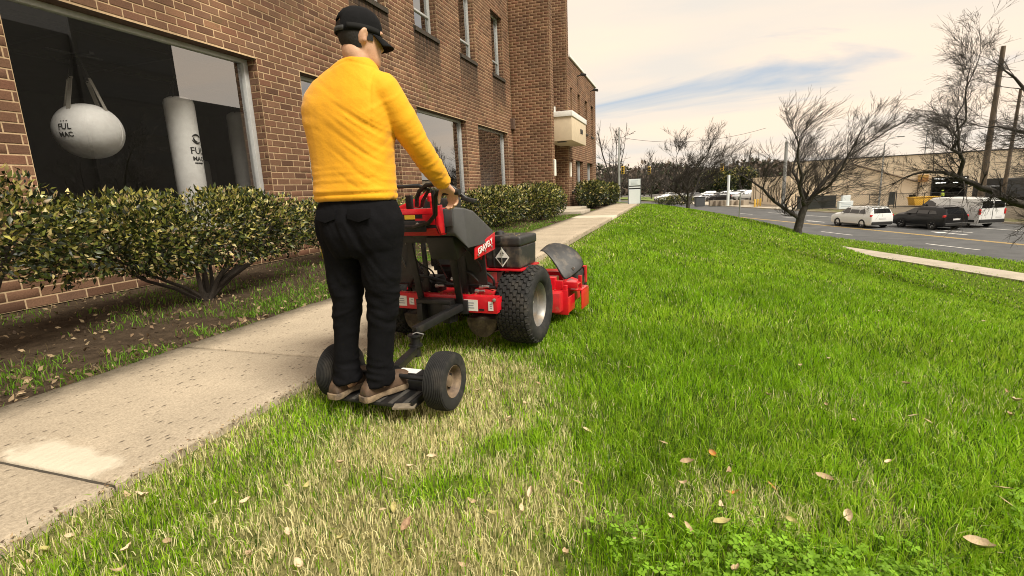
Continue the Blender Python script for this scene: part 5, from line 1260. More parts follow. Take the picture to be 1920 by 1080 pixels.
shrub('evergreen_shrub', 'bushy clipped shrub under the last ground floor window', (-5.35, 14.7, .62), (.85, 1.75, .60), 11000, size=.095, seed=21, z0=.06)
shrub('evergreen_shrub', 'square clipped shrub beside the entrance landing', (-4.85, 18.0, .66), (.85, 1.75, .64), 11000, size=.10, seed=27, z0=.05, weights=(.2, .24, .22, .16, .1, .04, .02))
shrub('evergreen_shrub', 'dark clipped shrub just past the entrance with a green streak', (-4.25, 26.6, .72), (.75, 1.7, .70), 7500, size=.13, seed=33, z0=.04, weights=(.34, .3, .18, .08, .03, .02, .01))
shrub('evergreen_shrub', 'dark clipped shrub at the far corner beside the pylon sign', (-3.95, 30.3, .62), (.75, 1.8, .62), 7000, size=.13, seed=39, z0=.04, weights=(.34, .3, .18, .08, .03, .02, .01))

# ------------------------------------------------------------------ grass
def in_view(x, y, z, m=240):
    P = np.stack([x, y, z - CAM_H], 1) @ RC; d = P[:, 2]
    u = 960 + 930 * P[:, 0] / np.maximum(d, .05); v = 540 + 930 * P[:, 1] / np.maximum(d, .05)
    return (d > .3) & (u > -m) & (u < 1920 + m) & (v > -m) & (v < 1080 + m)
def blades(x, y, z, h, w, lean, cols, rg):
    n = len(x); az = rg.uniform(0, 2 * pi, n); la = rg.uniform(0, 2 * pi, n)
    sx, sy = np.cos(az) * w / 2, np.sin(az) * w / 2
    lx, ly = np.cos(la) * lean * h, np.sin(la) * lean * h
    V = np.empty((n, 5, 3))
    V[:, 0] = np.stack([x - sx, y - sy, z - .004], 1); V[:, 1] = np.stack([x + sx, y + sy, z - .004], 1)
    mx, my, mz = x + lx * .32, y + ly * .32, z + h * .58
    V[:, 2] = np.stack([mx + sx * .8, my + sy * .8, mz], 1); V[:, 3] = np.stack([mx - sx * .8, my - sy * .8, mz], 1)
    V[:, 4] = np.stack([x + lx, y + ly, z + h * np.sqrt(np.clip(1 - .45 * lean ** 2, .15, 1))], 1)
    b = np.arange(n, dtype=np.int64)[:, None] * 5
    return V.reshape(-1, 3), b + [0, 1, 2, 3], b + [3, 2, 4], np.repeat(cols, 5, 0)
M_GRASS = leaf_mat('grass_blade', rough=.55, trans=.45, spec=.25)
def lawn():
    rg = np.random.default_rng(11); Vs, Qs, Ts, Cs = [], [], [], []; off = 0
    for (r0, r1, dens, wk) in ((.6, 2.4, 10500, .9), (2.4, 4.2, 6800, 1.05), (4.2, 8, 3000, 1.55), (8, 16, 900, 2.9), (16, 42, 170, 6.0)):
        n = int(dens * (min(r1, 26) * 1.75) * (r1 * 1.1)); 
        x = rg.uniform(-2.14, min(r1, 24), n); y = rg.uniform(.35, r1, n); n_all = dens * (min(r1, 24) + 2.14) * (r1 - .35)
        n = int(n_all); x = rg.uniform(-2.14, min(r1, 24), n); y = rg.uniform(.35, r1, n)
        rr = np.hypot(x, y); k = (rr >= r0) & (rr < r1); x, y = x[k], y[k]
        s, q = sq(x, y); k = ((s < 18.95) | ((s > 20.3) & (s < 22.9))) & (q < 37); x, y, s = x[k], y[k], s[k]
        k = ~((x < -2.02) & (rg.random(len(x)) < .6)); x, y = x[k], y[k]
        z = terrain(x, y); k = in_view(x, y, z); x, y, z = x[k], y[k], z[k]
        d = dryness(x, y); n = len(x)
        clump = fbm(x * 5.5, y * 5.5, 61, 3); big = fbm(x * .9, y * .9, 67, 3)
        keep = rg.random(n) < .55 + .75 * clump; x, y, z, d, clump, big = (a[keep] for a in (x, y, z, d, clump, big)); n = len(x)
        dry = rg.random(n) < np.clip(d * .75 + .05, 0, 1)
        lush = smooth(-.05, .25, x - lush_edge(y)) * np.where(y > 4.4, 1, 1); lush = np.maximum(lush, smooth(4.2, 5.2, y) * smooth(-1.9, -1.3, x))
        h = np.where(dry, rg.uniform(.018, .050, n), rg.uniform(.024, .060, n) * (.7 + .7 * clump))
        h = h * (1 - lush) + lush * np.where(dry, rg.uniform(.03, .07, n), rg.uniform(.038, .096, n) * (.55 + .8 * clump))
        w = np.where(dry, rg.uniform(.0022, .0040, n), rg.uniform(.0024, .0052, n)) * wk
        lean = np.clip(np.abs(rg.normal(.45, .40, n)) + .15 * lush, 0, 1.35)
        g0 = np.array([.135, .295, .004]); g1 = np.array([.25, .455, .008]); g2 = np.array([.46, .60, .07]); g3 = np.array([.045, .105, .008])
        t = np.clip(rg.normal(.42, .26, n) + .5 * (big - .5), 0, 1)[:, None]
        col = np.where(t < .5, g0 + (g1 - g0) * t * 2, g1 + (g2 - g1) * (t * 2 - 1)); dk = rg.random(n) < .18 + .5 * np.clip(.5 - clump, 0, .4); col[dk] = g3; col = col * (.66 + .76 * fbm(x * 2.6 + 3, y * 2.6, 91, 4))[:, None]  # extra dark blades put the shade between blades into the colour
        st = np.array([.98, .90, .53]) * (1 - rg.random((n, 1)) ** 1.5 * .58) + np.array([.10, .09, .03]) * rg.random((n, 1)); col = np.where(dry[:, None], st, col)
        V, Q, T, C = blades(x, y, z, h, w, lean, col, rg); Vs.append(V); Qs.append(Q + off); Ts.append(T + off); Cs.append(C); off += len(V)
    # the weedy fringe of the planting bed
    n = 110000; x = rg.uniform(-6.9, -3.6, n); y = rg.uniform(.6, 24, n); rrand = rg.random(n)
    edge = np.exp(-((x + 3.85) / .38) ** 2); nn = fbm(x * 1.6, y * 1.6, 71, 4)
    keep = rrand < np.clip((nn - .38) * 6, 0, 1) * (.30 + 3.0 * edge) * np.clip(5.5 / (y + 2), .12, 1); x, y = x[keep], y[keep]; z = np.zeros(len(x)) - .01; k = in_view(x, y, z); x, y, z = x[k], y[k], z[k]; n = len(x)
    dry = rg.random(n) < .22; col = np.where(dry[:, None], np.array([.24, .19, .09]), np.array([.12, .25, .016]) * rg.uniform(.6, 1.5, (n, 1)))
    V, Q, T, C = blades(x, y, z, rg.uniform(.025, .075, n), rg.uniform(.004, .008, n) * (1 + y * .05), np.clip(np.abs(rg.normal(.7, .35, n)), 0, 1.3), col, rg); Vs.append(V); Qs.append(Q + off); Ts.append(T + off); Cs.append(C); off += len(V)
    me = np_mesh('grass', np.concatenate(Vs), [np.concatenate(Qs), np.concatenate(Ts)]); add_color(me, 'col', np.concatenate(Cs))
    o = link('grass', me, M_GRASS); tag(o, 'green lawn grass with a dry straw coloured mown strip', 'grass', kind='stuff'); print('blades', off // 5)
lawn()
def clover():
    rg = np.random.default_rng(5); P = []
    for cx, cy, rx, ry, n in ((.38, 1.36, .34, .20, 620), (.72, 1.42, .30, .18, 420), (.15, 1.20, .20, .12, 200), (1.30, 1.95, .30, .25, 220), (-.12, 1.42, .1, .1, 40)):
        P.append(np.stack([rg.normal(cx, rx * .55, n), rg.normal(cy, ry * .6, n)], 1))
    P = np.concatenate(P); n = len(P); z = terrain(P[:, 0], P[:, 1]) + rg.uniform(.02, .065, n); V = []; F = []; C = []; k = 0
    for i in range(n):
        s = rg.uniform(.007, .0125); a0 = rg.uniform(0, 2 * pi); tl = rg.normal(0, .25, 2); c = np.array([.22, .40, .03]) * rg.uniform(.6, 1.4)
        for j in range(3):
            a = a0 + j * 2.094; ca, sa = cos(a), sin(a)
            for (u, v) in ((0.05, 0), (.75, .62), (1.45, .62), (1.3, 0), (1.45, -.62), (.75, -.62)):
                dx, dy = (u * ca - v * sa) * s, (u * sa + v * ca) * s; V.append((P[i, 0] + dx, P[i, 1] + dy, z[i] + dx * tl[0] + dy * tl[1] + abs(v) * s * .25)); C.append(c)
            F += [(k, k + 1, k + 2, k + 3), (k, k + 3, k + 4, k + 5)]; k += 6
    me = np_mesh('clover', np.array(V), np.array(F)); add_color(me, 'col', np.array(C)); o = link('clover', me, M_GRASS); tag(o, 'patch of round leaved clover in the near lawn', 'clover', kind='stuff')
clover()
# ------------------------------------------------------------------ fallen leaves and litter
def leaf_variant(seed, L_=.07, W_=.034):
    r = random.Random(seed); mb = MB(); n = 7; c1 = r.uniform(.25, 1.1); c2 = r.uniform(-.9, .9); rows = []
    for i in range(n):
        t = i / (n - 1); w = W_ * .5 * (sin(pi * min(1, t * .96 + .03)) ** .75) * (1 + .15 * r.uniform(-1, 1)); y = (t - .5) * L_; z = c2 * L_ * (t - .5) ** 2 * 2
        rows.append([(-w, y, z + c1 * w), (0, y, z), (w, y + r.uniform(-.002, .002), z + c1 * w * r.uniform(.4, 1.4))])
    mb.add([p for q in rows for p in q], [(i * 3 + j, i * 3 + j + 1, (i + 1) * 3 + j + 1, (i + 1) * 3 + j) for i in range(n - 1) for j in range(2)])
    mb.add([(-.0012, -L_ / 2, 0), (.0012, -L_ / 2, 0), (.0008, -L_ * .72, .003), (-.0008, -L_ * .72, .003)], [(0, 1, 2, 3)])
    me = mb.mesh('fallen_leaf'); me.shade_smooth(); return me
def mat_dead(name, c0, c1):
    m = mat(name, c0, .75, var=.18, vscale=40, col2=c1, bump=.001, bscale=120); return m
DEAD = [mat_dead('tan_dead_leaf', (.44, .33, .19), (.30, .21, .12)), mat_dead('pale_dead_leaf', (.58, .46, .30), (.42, .32, .19)), mat_dead('olive_dead_leaf', (.40, .36, .13), (.30, .25, .10)), mat_dead('brown_dead_leaf', (.22, .13, .07), (.33, .21, .12))]
ORG = mat_dead('orange_dead_leaf', (.52, .19, .035), (.42, .24, .09))
LV = [leaf_variant(i, L_, W_) for i, (L_, W_) in enumerate(((.070, .034), (.060, .026), (.055, .032), (.075, .022)))]
def leaf_at(px, py, L_=1.0, rot=None, m=0, lab='dry tan leaf fallen on the lawn grass', grp='fallen leaves on the lawn', lift=.03):
    d = RC @ np.array([px - 960, py - 540, 930.0]); t = .5; 
    for _ in range(60):     # walk the sight line down to the lawn
        p = np.array([0, 0, CAM_H]) + d * t / 930; g = tz(p[0], p[1]) + lift
        t += (p[2] - g) / max(1e-3, -d[2] / 930) * .7
    p = np.array([0, 0, CAM_H]) + d * t / 930
    o = bpy.data.objects.new('fallen_leaf', leaf_mesh_for(m)); COL.objects.link(o); o.location = p; k = L_
    o.rotation_euler = (random.uniform(-.35, .35), random.uniform(-.35, .35), random.uniform(0, 2 * pi) if rot is None else rot); o.scale = (k * random.uniform(.55, .8), k * .72, k * .72); tag(o, lab, 'leaf', grp); return o
_lm = {}
def leaf_mesh_for(m):
    v = random.randrange(4); key = (m, v)
    if key not in _lm:
        me = LV[v].copy(); me.materials.append(ORG if m == 'o' else DEAD[m]); _lm[key] = me
    return _lm[key]
LP = [(1373, 687, 1.1, 1), (1440, 741, .8, 0), (1500, 686, .7, 1), (1553, 673, .7, 1), (1664, 868, .8, 1), (1712, 779, .9, 1), (1740, 789, .7, 0), (1893, 779, 1, 0), (1838, 1026, 1.5, 1), (1352, 949, .9, 1), (1292, 990, 1, 0), (1355, 984, 1.2, 2), (1590, 970, 1, 1), (1484, 978, .8, 2), (1546, 898, 1.2, 0), (1367, 885, 1, 0), (1290, 868, 1.1, 0), (1258, 970, .6, 1), (1648, 583, .7, 1), (1845, 603, .8, 1), (1407, 575, .8, 0), (1490, 585, .7, 2), (1260, 566, .6, 1), (1100, 810, 1.0, 1), (952, 790, .9, 0), (995, 925, 1.0, 1), (928, 962, 1.3, 2), (976, 957, .9, 1), (886, 940, .9, 0), (810, 858, .9, 1), (737, 956, 1.1, 2), (717, 955, .8, 1), (762, 985, 1.1, 3), (730, 898, .8, 1), (460, 942, 1.0, 1), (445, 925, .8, 2), (265, 932, 1.2, 1), (240, 930, 1.1, 0), (573, 912, .9, 2), (541, 911, .6, 1), (402, 943, .7, 1), (340, 873, 1, 1), (315, 1020, 1.0, 0), (240, 1030, .9, 1), (85, 1035, 1.1, 2), (60, 1055, .9, 0), (132, 1008, .8, 1), (220, 1070, 1.0, 0), (638, 868, .7, 0), (768, 875, .6, 1), (897, 733, .8, 1), (920, 735, .7, 1), (985, 757, .7, 1), (880, 690, .7, 1), (1010, 720, .7, 0), (955, 785, .8, 1), (1120, 655, .6, 0), (1180, 690, .7, 0), (1133, 600, .6, 1), (1200, 605, .6, 1), (1150, 760, .7, 0), (1245, 830, .8, 0), (1280, 905, .8, 0), (1380, 1070, .9, 0), (1890, 735, .9, 3), (1905, 752, 1.2, 1), (1880, 915, 1.1, 0), (1885, 940, .9, 0), (1602, 790, .8, 1), (1700, 720, .9, 0), (1550, 760, .7, 0), (1330, 640, .5, 1), (1520, 525, .6, 1), (1372, 545, .8, 2), (1600, 620, .6, 2), (1785, 640, .6, 0), (1870, 560, .7, 0), (1700, 560, .6, 2), (1085, 905, .9, 0), (1190, 1010, .8, 1), (1060, 1040, .9, 0), (870, 1060, .8, 0), (640, 1010, .8, 2), (540, 1000, .8, 1), (470, 1040, .9, 0), (560, 1060, 1.0, 1)]
TONE = ['tan', 'pale', 'olive', 'brown']
for px, py, k, m in LP:
    zone = 'beside the concrete path' if px < 520 else ('on the dry straw strip' if px < 1240 else ('in the green lawn by the clover' if py > 830 else ('on the open green lawn' if py > 640 else 'far out on the lawn')))
    leaf_at(px, py, k, None, m, f'small {TONE[m]} dead leaf lying {zone}', f'{TONE[m]} leaves {zone}', lift=.025 if px < 1200 else .06)
leaf_at(1337, 855, 1.1, .5, 'o', 'bright orange fallen leaf at the edge of the dry grass, upper of two', 'orange leaves'); leaf_at(1375, 924, 1.1, 1.6, 'o', 'bright orange fallen leaf lying flat, lower of two', 'orange leaves'); leaf_at(1447, 911, .9, .7, 'o', 'rust coloured fallen leaf beside the clover patch', 'orange leaves')
def litter():
    rg = np.random.default_rng(8); n = 11000; x = rg.uniform(-6.9, -3.58, n); y = .6 + rg.random(n) ** 1.6 * 24
    k = rg.random(n) < (.30 + .8 * np.exp(-((x + 3.75) / .3) ** 2)); x, y = x[k], y[k]; n = len(x)
    P = np.stack([x, y, np.full(n, .004) + rg.random(n) * .02], 1); Nn_ = rg.normal(0, 1, (n, 3)); Nn_[:, 2] *= .15
    pal = np.array([[.30, .22, .13], [.20, .135, .08], [.40, .31, .19], [.13, .09, .055], [.09, .065, .045]]); cols = pal[rg.choice(5, n, p=[.2, .25, .12, .25, .18])] * rg.uniform(.7, 1.2, (n, 1))
    me = leaves_mesh(P, Nn_, rg.uniform(.025, .065, n), cols, fold=.2, aspect=.5, up=0.0, rg=rg); o = link('leaf_litter', me, leaf_mat('litter_leaf', rough=.8, trans=.1, spec=.2)); tag(o, 'brown dead leaves littering the bed below the shrubs', 'leaf litter', kind='stuff')
    # crumbs of dead leaf and clippings along the path edge
    n = 1400; y = .5 + rg.random(n) ** 1.5 * 14; x = -2.11 + np.abs(rg.normal(0, .03, n)) * np.where(rg.random(n) < .3, -1, 1)
    P = np.stack([x, y, np.full(n, .016) + rg.random(n) * .01], 1); me = leaves_mesh(P, rg.normal(0, 1, (n, 3)) * [1, 1, .1], rg.uniform(.007, .020, n), pal[rg.choice(5, n)] * 1.2, up=0, rg=rg); o = link('path_edge_debris', me, bpy.data.materials['litter_leaf']); tag(o, 'dry clippings gathered along the path edge', 'clippings', kind='stuff')
litter()

def machine_clippings():
    rg = np.random.default_rng(77); P = []
    def area(n, x0, x1, y0, y1, z): P.append(np.stack([rg.uniform(x0, x1, n), rg.uniform(y0, y1, n), np.full(n, z) + rg.random(n) * .004], 1))
    area(320, -.6, .58, .55, 1.35, .2575); area(70, .56, .72, .80, 1.01, .2365); area(60, -.44, .44, -.335, -.29, .4045); area(70, .22, .56, -.15, .19, .5635); area(50, .30, .55, -.13, .14, .787)
    P = np.concatenate(P); n = len(P); c = np.where(rg.random((n, 1)) < .55, np.array([.30, .24, .12]), np.array([.10, .17, .02])) * rg.uniform(.6, 1.2, (n, 1))
    me = leaves_mesh(P, rg.normal(0, 1, (n, 3)) * [1, 1, .08], rg.uniform(.008, .026, n), c, aspect=.25, up=0, rg=rg); o = link('clippings', me, bpy.data.materials['litter_leaf'], mower); o['kind'] = 'stuff'
machine_clippings()
# ------------------------------------------------------------------ bare trees
M_TBARK = mat('dark_tree_bark', (0.034, 0.029, 0.025), .95, var=.35, vscale=14, col2=(0.062, 0.055, 0.047), bump=.012, bscale=26, stretch=(1, 1, .3))
M_TWIG = mat('bare_twig', (0.040, 0.033, 0.028), .9, var=.2)
def at(px, D, z):
    """ground position seen in a given column at a given distance"""
    lat = (px - 960) / 930 * D; p = RC[:, 0] * lat + RC[:, 2] * D
    return (float(p[0]), float(p[1]), z)
SR = Vector((RC[0, 0], RC[1, 0], 0)).normalized(); SF = Vector((-SR.y, SR.x, 0))
def tubes_np(segs, n):
    """many tapered tubes at once; segs list of (points, radii)"""
    V = []; F = []; off = 0; ang = np.arange(n) * 2 * pi / n
    for P, R in segs:
        P = np.asarray(P, float); m = len(P); T = np.gradient(P, axis=0); T /= np.linalg.norm(T, axis=1)[:, None] + 1e-9
        ref = np.array([.31, .17, .93]) if abs(T[0] @ np.array([.31, .17, .93])) < .9 else np.array([.9, -.3, .1])
        A = np.cross(T, ref); A /= np.linalg.norm(A, axis=1)[:, None] + 1e-9; B = np.cross(A, T)
        ring = P[:, None, :] + (A[:, None, :] * np.cos(ang)[None, :, None] + B[:, None, :] * np.sin(ang)[None, :, None]) * np.asarray(R)[:, None, None]
        V.append(ring.reshape(-1, 3)); I = off + np.arange(m * n).reshape(m, n)
        F.append(np.stack([I[:-1], np.roll(I[:-1], -1, 1), np.roll(I[1:], -1, 1), I[1:]], -1).reshape(-1, 4)); off += m * n
    return np.concatenate(V), np.concatenate(F)
def bare_tree(name, lab, base, limbs, seed, wind=(.25, 0, .5), spread=.75, twig=1.0, levels=3, grp='bare street trees', dens=1.0, minr=.0035, trunk_r=.13):
    """limbs: lists of (a, b, up) points in metres from the base (a across the view, b away), with start and end radius"""
    rg = np.random.default_rng(seed); big = []; mid = []; small = []; W = np.array(SR) * wind[0] + np.array(SF) * wind[1] + np.array([0, 0, wind[2]])
    def conv(p): return np.array(SR) * p[0] + np.array(SF) * p[1] + np.array([0, 0, p[2]])
    def grow(p, d, L, r, lev):
        m = 5 if lev < 2 else 4; pts = [p]; rr = [r]; q = p.copy(); d = d / np.linalg.norm(d)
        for i in range(m):
            d = d + rg.normal(0, .085, 3) + W * .09; d /= np.linalg.norm(d); q = q + d * L / m; pts.append(q.copy()); rr.append(max(r * (1 - .8 * (i + 1) / m), minr * .7))
        (mid if r > .016 else small).append((pts, rr))
        if lev < levels:
            k = int(rg.integers(3, 6) * dens + .5)
            for j in range(k):
                t = rg.uniform(.25, 1.0); i = min(int(t * m), m - 1); b0 = pts[i] + (pts[i + 1] - pts[i]) * (t * m - i)
                dd = d + rg.normal(0, spread * .50, 3) + W * .25; grow(b0, dd, L * rg.uniform(.50, .80), max(r * (1 - .6 * t) * .58, minr), lev + 1)
    for li, (L_, r0, r1) in enumerate(limbs):
        P = [conv(p) for p in L_]; Q = []
        for i in range(len(P) - 1):
            for t in (0, .5): Q.append(P[i] * (1 - t) + P[i + 1] * t + (rg.normal(0, .012, 3) if t else 0))
        Q.append(P[-1]); R = np.linspace(r0, r1, len(Q)); big.append((Q, R)); tot = sum(np.linalg.norm(P[i + 1] - P[i]) for i in range(len(P) - 1))
        for i in range(len(Q)):
            if R[i] > .095 and len(L_) > 2 and i < 2: continue
            if i == 0 or li == 0: continue
            for j in range(int(rg.integers(1, 4) * dens + .3)):
                dd = (Q[min(i + 1, len(Q) - 1)] - Q[max(i - 1, 0)]); dd = dd / (np.linalg.norm(dd) + 1e-6) * .9 + rg.normal(0, spread * .85, 3) + W * .5
                grow(np.array(Q[i]), dd, rg.uniform(.45, 1.05) * twig, min(max(R[i] * .42, .008), .03), 1)
    r = empty(name, base); tag(r, lab, 'tree', grp)
    V, F = tubes_np(big, 10); o = link('trunk', np_mesh('trunk', V, F, True), M_TBARK, r)
    V, F = tubes_np(mid + small, 3)
    o = link('crown', np_mesh('crown', V, F, True), M_TWIG, r); return r
S1 = 1 / 209.
def c1(L): return [((x - 435) * S1, b, (1040 - y) * S1) for x, y, b in L]
T1 = (5.5, 26.4); T1 = (*T1, tz(*T1) - .12)
tree_one = bare_tree('street_tree', 'windswept bare tree with a forked trunk on the near grass bank', T1, [
    (c1([(435, 1052, 0), (432, 980, 0), (445, 890, 0), (468, 800, 0)]), .135, .10),
    (c1([(443, 900, 0), (385, 845, .1), (335, 790, .2), (270, 715, .3), (235, 650, .4), (170, 585, .5), (110, 530, .6)]), .075, .018),
    (c1([(466, 800, 0), (420, 715, -.2), (385, 630, -.3), (390, 555, -.4), (352, 470, -.5), (340, 390, -.5), (330, 310, -.6), (290, 230, -.7)]), .065, .014),
    (c1([(470, 800, 0), (482, 690, .2), (460, 600, .4), (432, 520, .5), (452, 430, .6), (475, 360, .7), (500, 230, .8)]), .065, .012),
    (c1([(470, 795, 0), (500, 720, -.1), (560, 640, -.4), (602, 520, -.6), (620, 420, -.7), (648, 320, -.8), (690, 200, -.8)]), .06, .012),
    (c1([(472, 800, 0), (540, 690, .1), (610, 590, .2), (690, 520, .3), (745, 440, .4), (845, 365, .5), (955, 285, .6), (1065, 205, .7), (1180, 145, .8)]), .075, .010),
    (c1([(650, 560, .25), (720, 540, .5), (800, 525, .7), (880, 490, .8)]), .03, .008)], 5, wind=(.32, 0, .42), spread=.62, twig=.95, levels=4, dens=1.05); tree_one.scale = (1.50, 1.50, 1.18)
S2 = .0338 / 6
def c2_(L): return [((x - 900) * S2, b, (905 - y) * S2) for x, y, b in L]
T2 = (0.75, 34.0); T2 = (*T2, tz(*T2) - .1)
tree_two = bare_tree('street_tree', 'rounded bare tree farther along the lawn edge beyond the pylon sign', T2, [
    (c2_([(900, 960, 0), (898, 850, 0), (900, 780, 0)]), .13, .11),
    (c2_([(895, 800, 0), (860, 740, .2), (800, 670, .4), (740, 610, .5), (650, 540, .6), (560, 430, .7)]), .07, .012),
    (c2_([(895, 790, 0), (872, 640, -.3), (880, 520, -.4), (930, 380, -.5), (970, 290, -.6), (1050, 200, -.7), (1080, 90, -.7)]), .07, .012),
    (c2_([(870, 640, -.3), (820, 500, -.1), (780, 360, 0), (760, 220, .1), (800, 110, .2)]), .045, .01),
    (c2_([(905, 790, 0), (1000, 600, .3), (1050, 490, .5), (1130, 385, .6), (1250, 300, .7), (1350, 240, .8)]), .07, .012),
    (c2_([(960, 680, .1), (1060, 570, .6), (1180, 480, .9), (1290, 420, 1.0)]), .045, .01),
    (c2_([(900, 780, 0), (940, 600, .8), (960, 450, 1.0), (940, 300, 1.2), (900, 160, 1.2)]), .05, .01)], 8, wind=(.2, 0, .45), spread=.66, twig=1.15, levels=4, minr=.006, dens=1.0); tree_two.scale = (1.02, 1.02, .86)
S3 = .0129 / 3.375
def c3(L): return [((x - 1586) * S3, b, (1755 - y) * S3) for x, y, b in L]
T3 = (10.3, 15.8); T3 = (*T3, tz(*T3) - .1)
tree_three = bare_tree('street_tree', 'spreading bare tree reaching into the picture over the van', T3, [
    (c3([(1586, 1780, 0), (1580, 1500, 0), (1560, 1200, 0)]), .17, .14),
    (c3([(1560, 1210, 0), (1300, 1060, .1), (1080, 985, .2), (945, 935, .3), (850, 885, .4), (740, 830, .5), (660, 790, .5), (600, 750, .6), (520, 722, .7), (430, 715, .8), (330, 745, .9), (220, 800, 1.0)]), .12, .008),
    (c3([(612, 760, .6), (606, 660, .5), (555, 612, .4), (500, 585, .4), (515, 525, .3), (480, 490, .3), (520, 420, .2), (470, 250, .1), (500, 90, 0)]), .05, .006),
    (c3([(555, 612, .4), (580, 500, .6), (570, 380, .7), (640, 230, .8), (660, 120, .9)]), .03, .006),
    (c3([(1400, 1110, 0), (1100, 960, -.5), (945, 850, -.8), (885, 770, -.9), (855, 700, -1), (862, 590, -1), (890, 400, -1), (850, 250, -1)]), .09, .008),
    (c3([(860, 600, -1), (760, 560, -.9), (680, 520, -.8), (620, 560, -.7)]), .03, .007),
    (c3([(885, 770, -.9), (800, 740, -1.2), (700, 745, -1.4), (620, 730, -1.5)]), .035, .007),
    (c3([(1560, 1200, 0), (1400, 850, .4), (1200, 560, .6), (1050, 320, .7), (930, 160, .8), (820, 60, .9)]), .11, .008),
    (c3([(1560, 1200, 0), (1620, 900, -.5), (1700, 600, -.8), (1650, 300, -.9)]), .10, .01),
    (c3([(1200, 560, .6), (1050, 480, 1.0), (960, 440, 1.2), (900, 440, 1.3)]), .05, .007)], 13, wind=(-.28, 0, .14), spread=.80, twig=.80, levels=4, dens=.95, minr=.003); tree_three.scale = (1, 1, 1)
# ------------------------------------------------------------------ vehicles
M_CARW = mat('white_car_paint', (.74, .75, .74), .3, coat=.8, var=.02); M_CARB = mat('black_car_paint', (.008, .008, .009), .35, coat=.15, var=.05, spec=.3); M_CARS = mat('silver_car_paint', (.42, .43, .44), .3, .3, coat=.8); M_CARG = mat('dark_grey_car_paint', (.10, .105, .11), .3, .2, coat=.8)
M_CGL = mat('car_glass', (.012, .013, .015), .06, spec=.8); M_TRIM = mat('black_trim', (.018, .018, .018), .6); M_TAIL = mat('tail_lamp', (.55, .02, .02), .25, coat=.5); M_ALLOY = mat('alloy_wheel', (.30, .30, .31), .35, .7); M_PLATE = mat('number_plate', (.62, .62, .62), .5)
def ring_car(y, zb, hb, zs, hs, zr, hr, zbelt):
    """cross-section of a car body at station y"""
    return [(-hb, y, zb), (hb, y, zb), (hs, y, zb + .12), (hs + .01, y, zs), (hs - .02, y, zbelt), (hr + .03, y, zr - .10), (hr - .06, y, zr - .015), (-(hr - .06), y, zr - .015), (-(hr + .03), y, zr - .10), (-(hs - .02), y, zbelt), (-(hs + .01), y, zs), (-hs, y, zb + .12)]
def wheel(parent, x, y, R, w=.22, s=1):
    wl = empty('wheel', (x, y, R), parent=parent); h = w / 2
    MB().lathe([(-h, R * .6), (-h, R * .92), (-h * .7, R), (h * .7, R), (h, R * .92), (h, R * .6)], (0, 0, 0), 'x', 28).build('tyre', M_RUB, wl, smooth=True, angle=50)
    MB().lathe([(s * h * .75, R * .66), (s * h * .98, R * .64), (s * h * .55, R * .55), (s * h * .5, .001)], (0, 0, 0), 'x', 28).build('rim', M_TRIM, wl, smooth=True)
    sp = MB()
    for k in range(5): a = 2 * pi * k / 5; sp.bar((s * h * .62, .03 * cos(a), .03 * sin(a)), (s * h * .8, R * .6 * cos(a), R * .6 * sin(a)), .06, .03, up=(1, 0, 0))
    sp.build('spokes', M_ALLOY, wl)
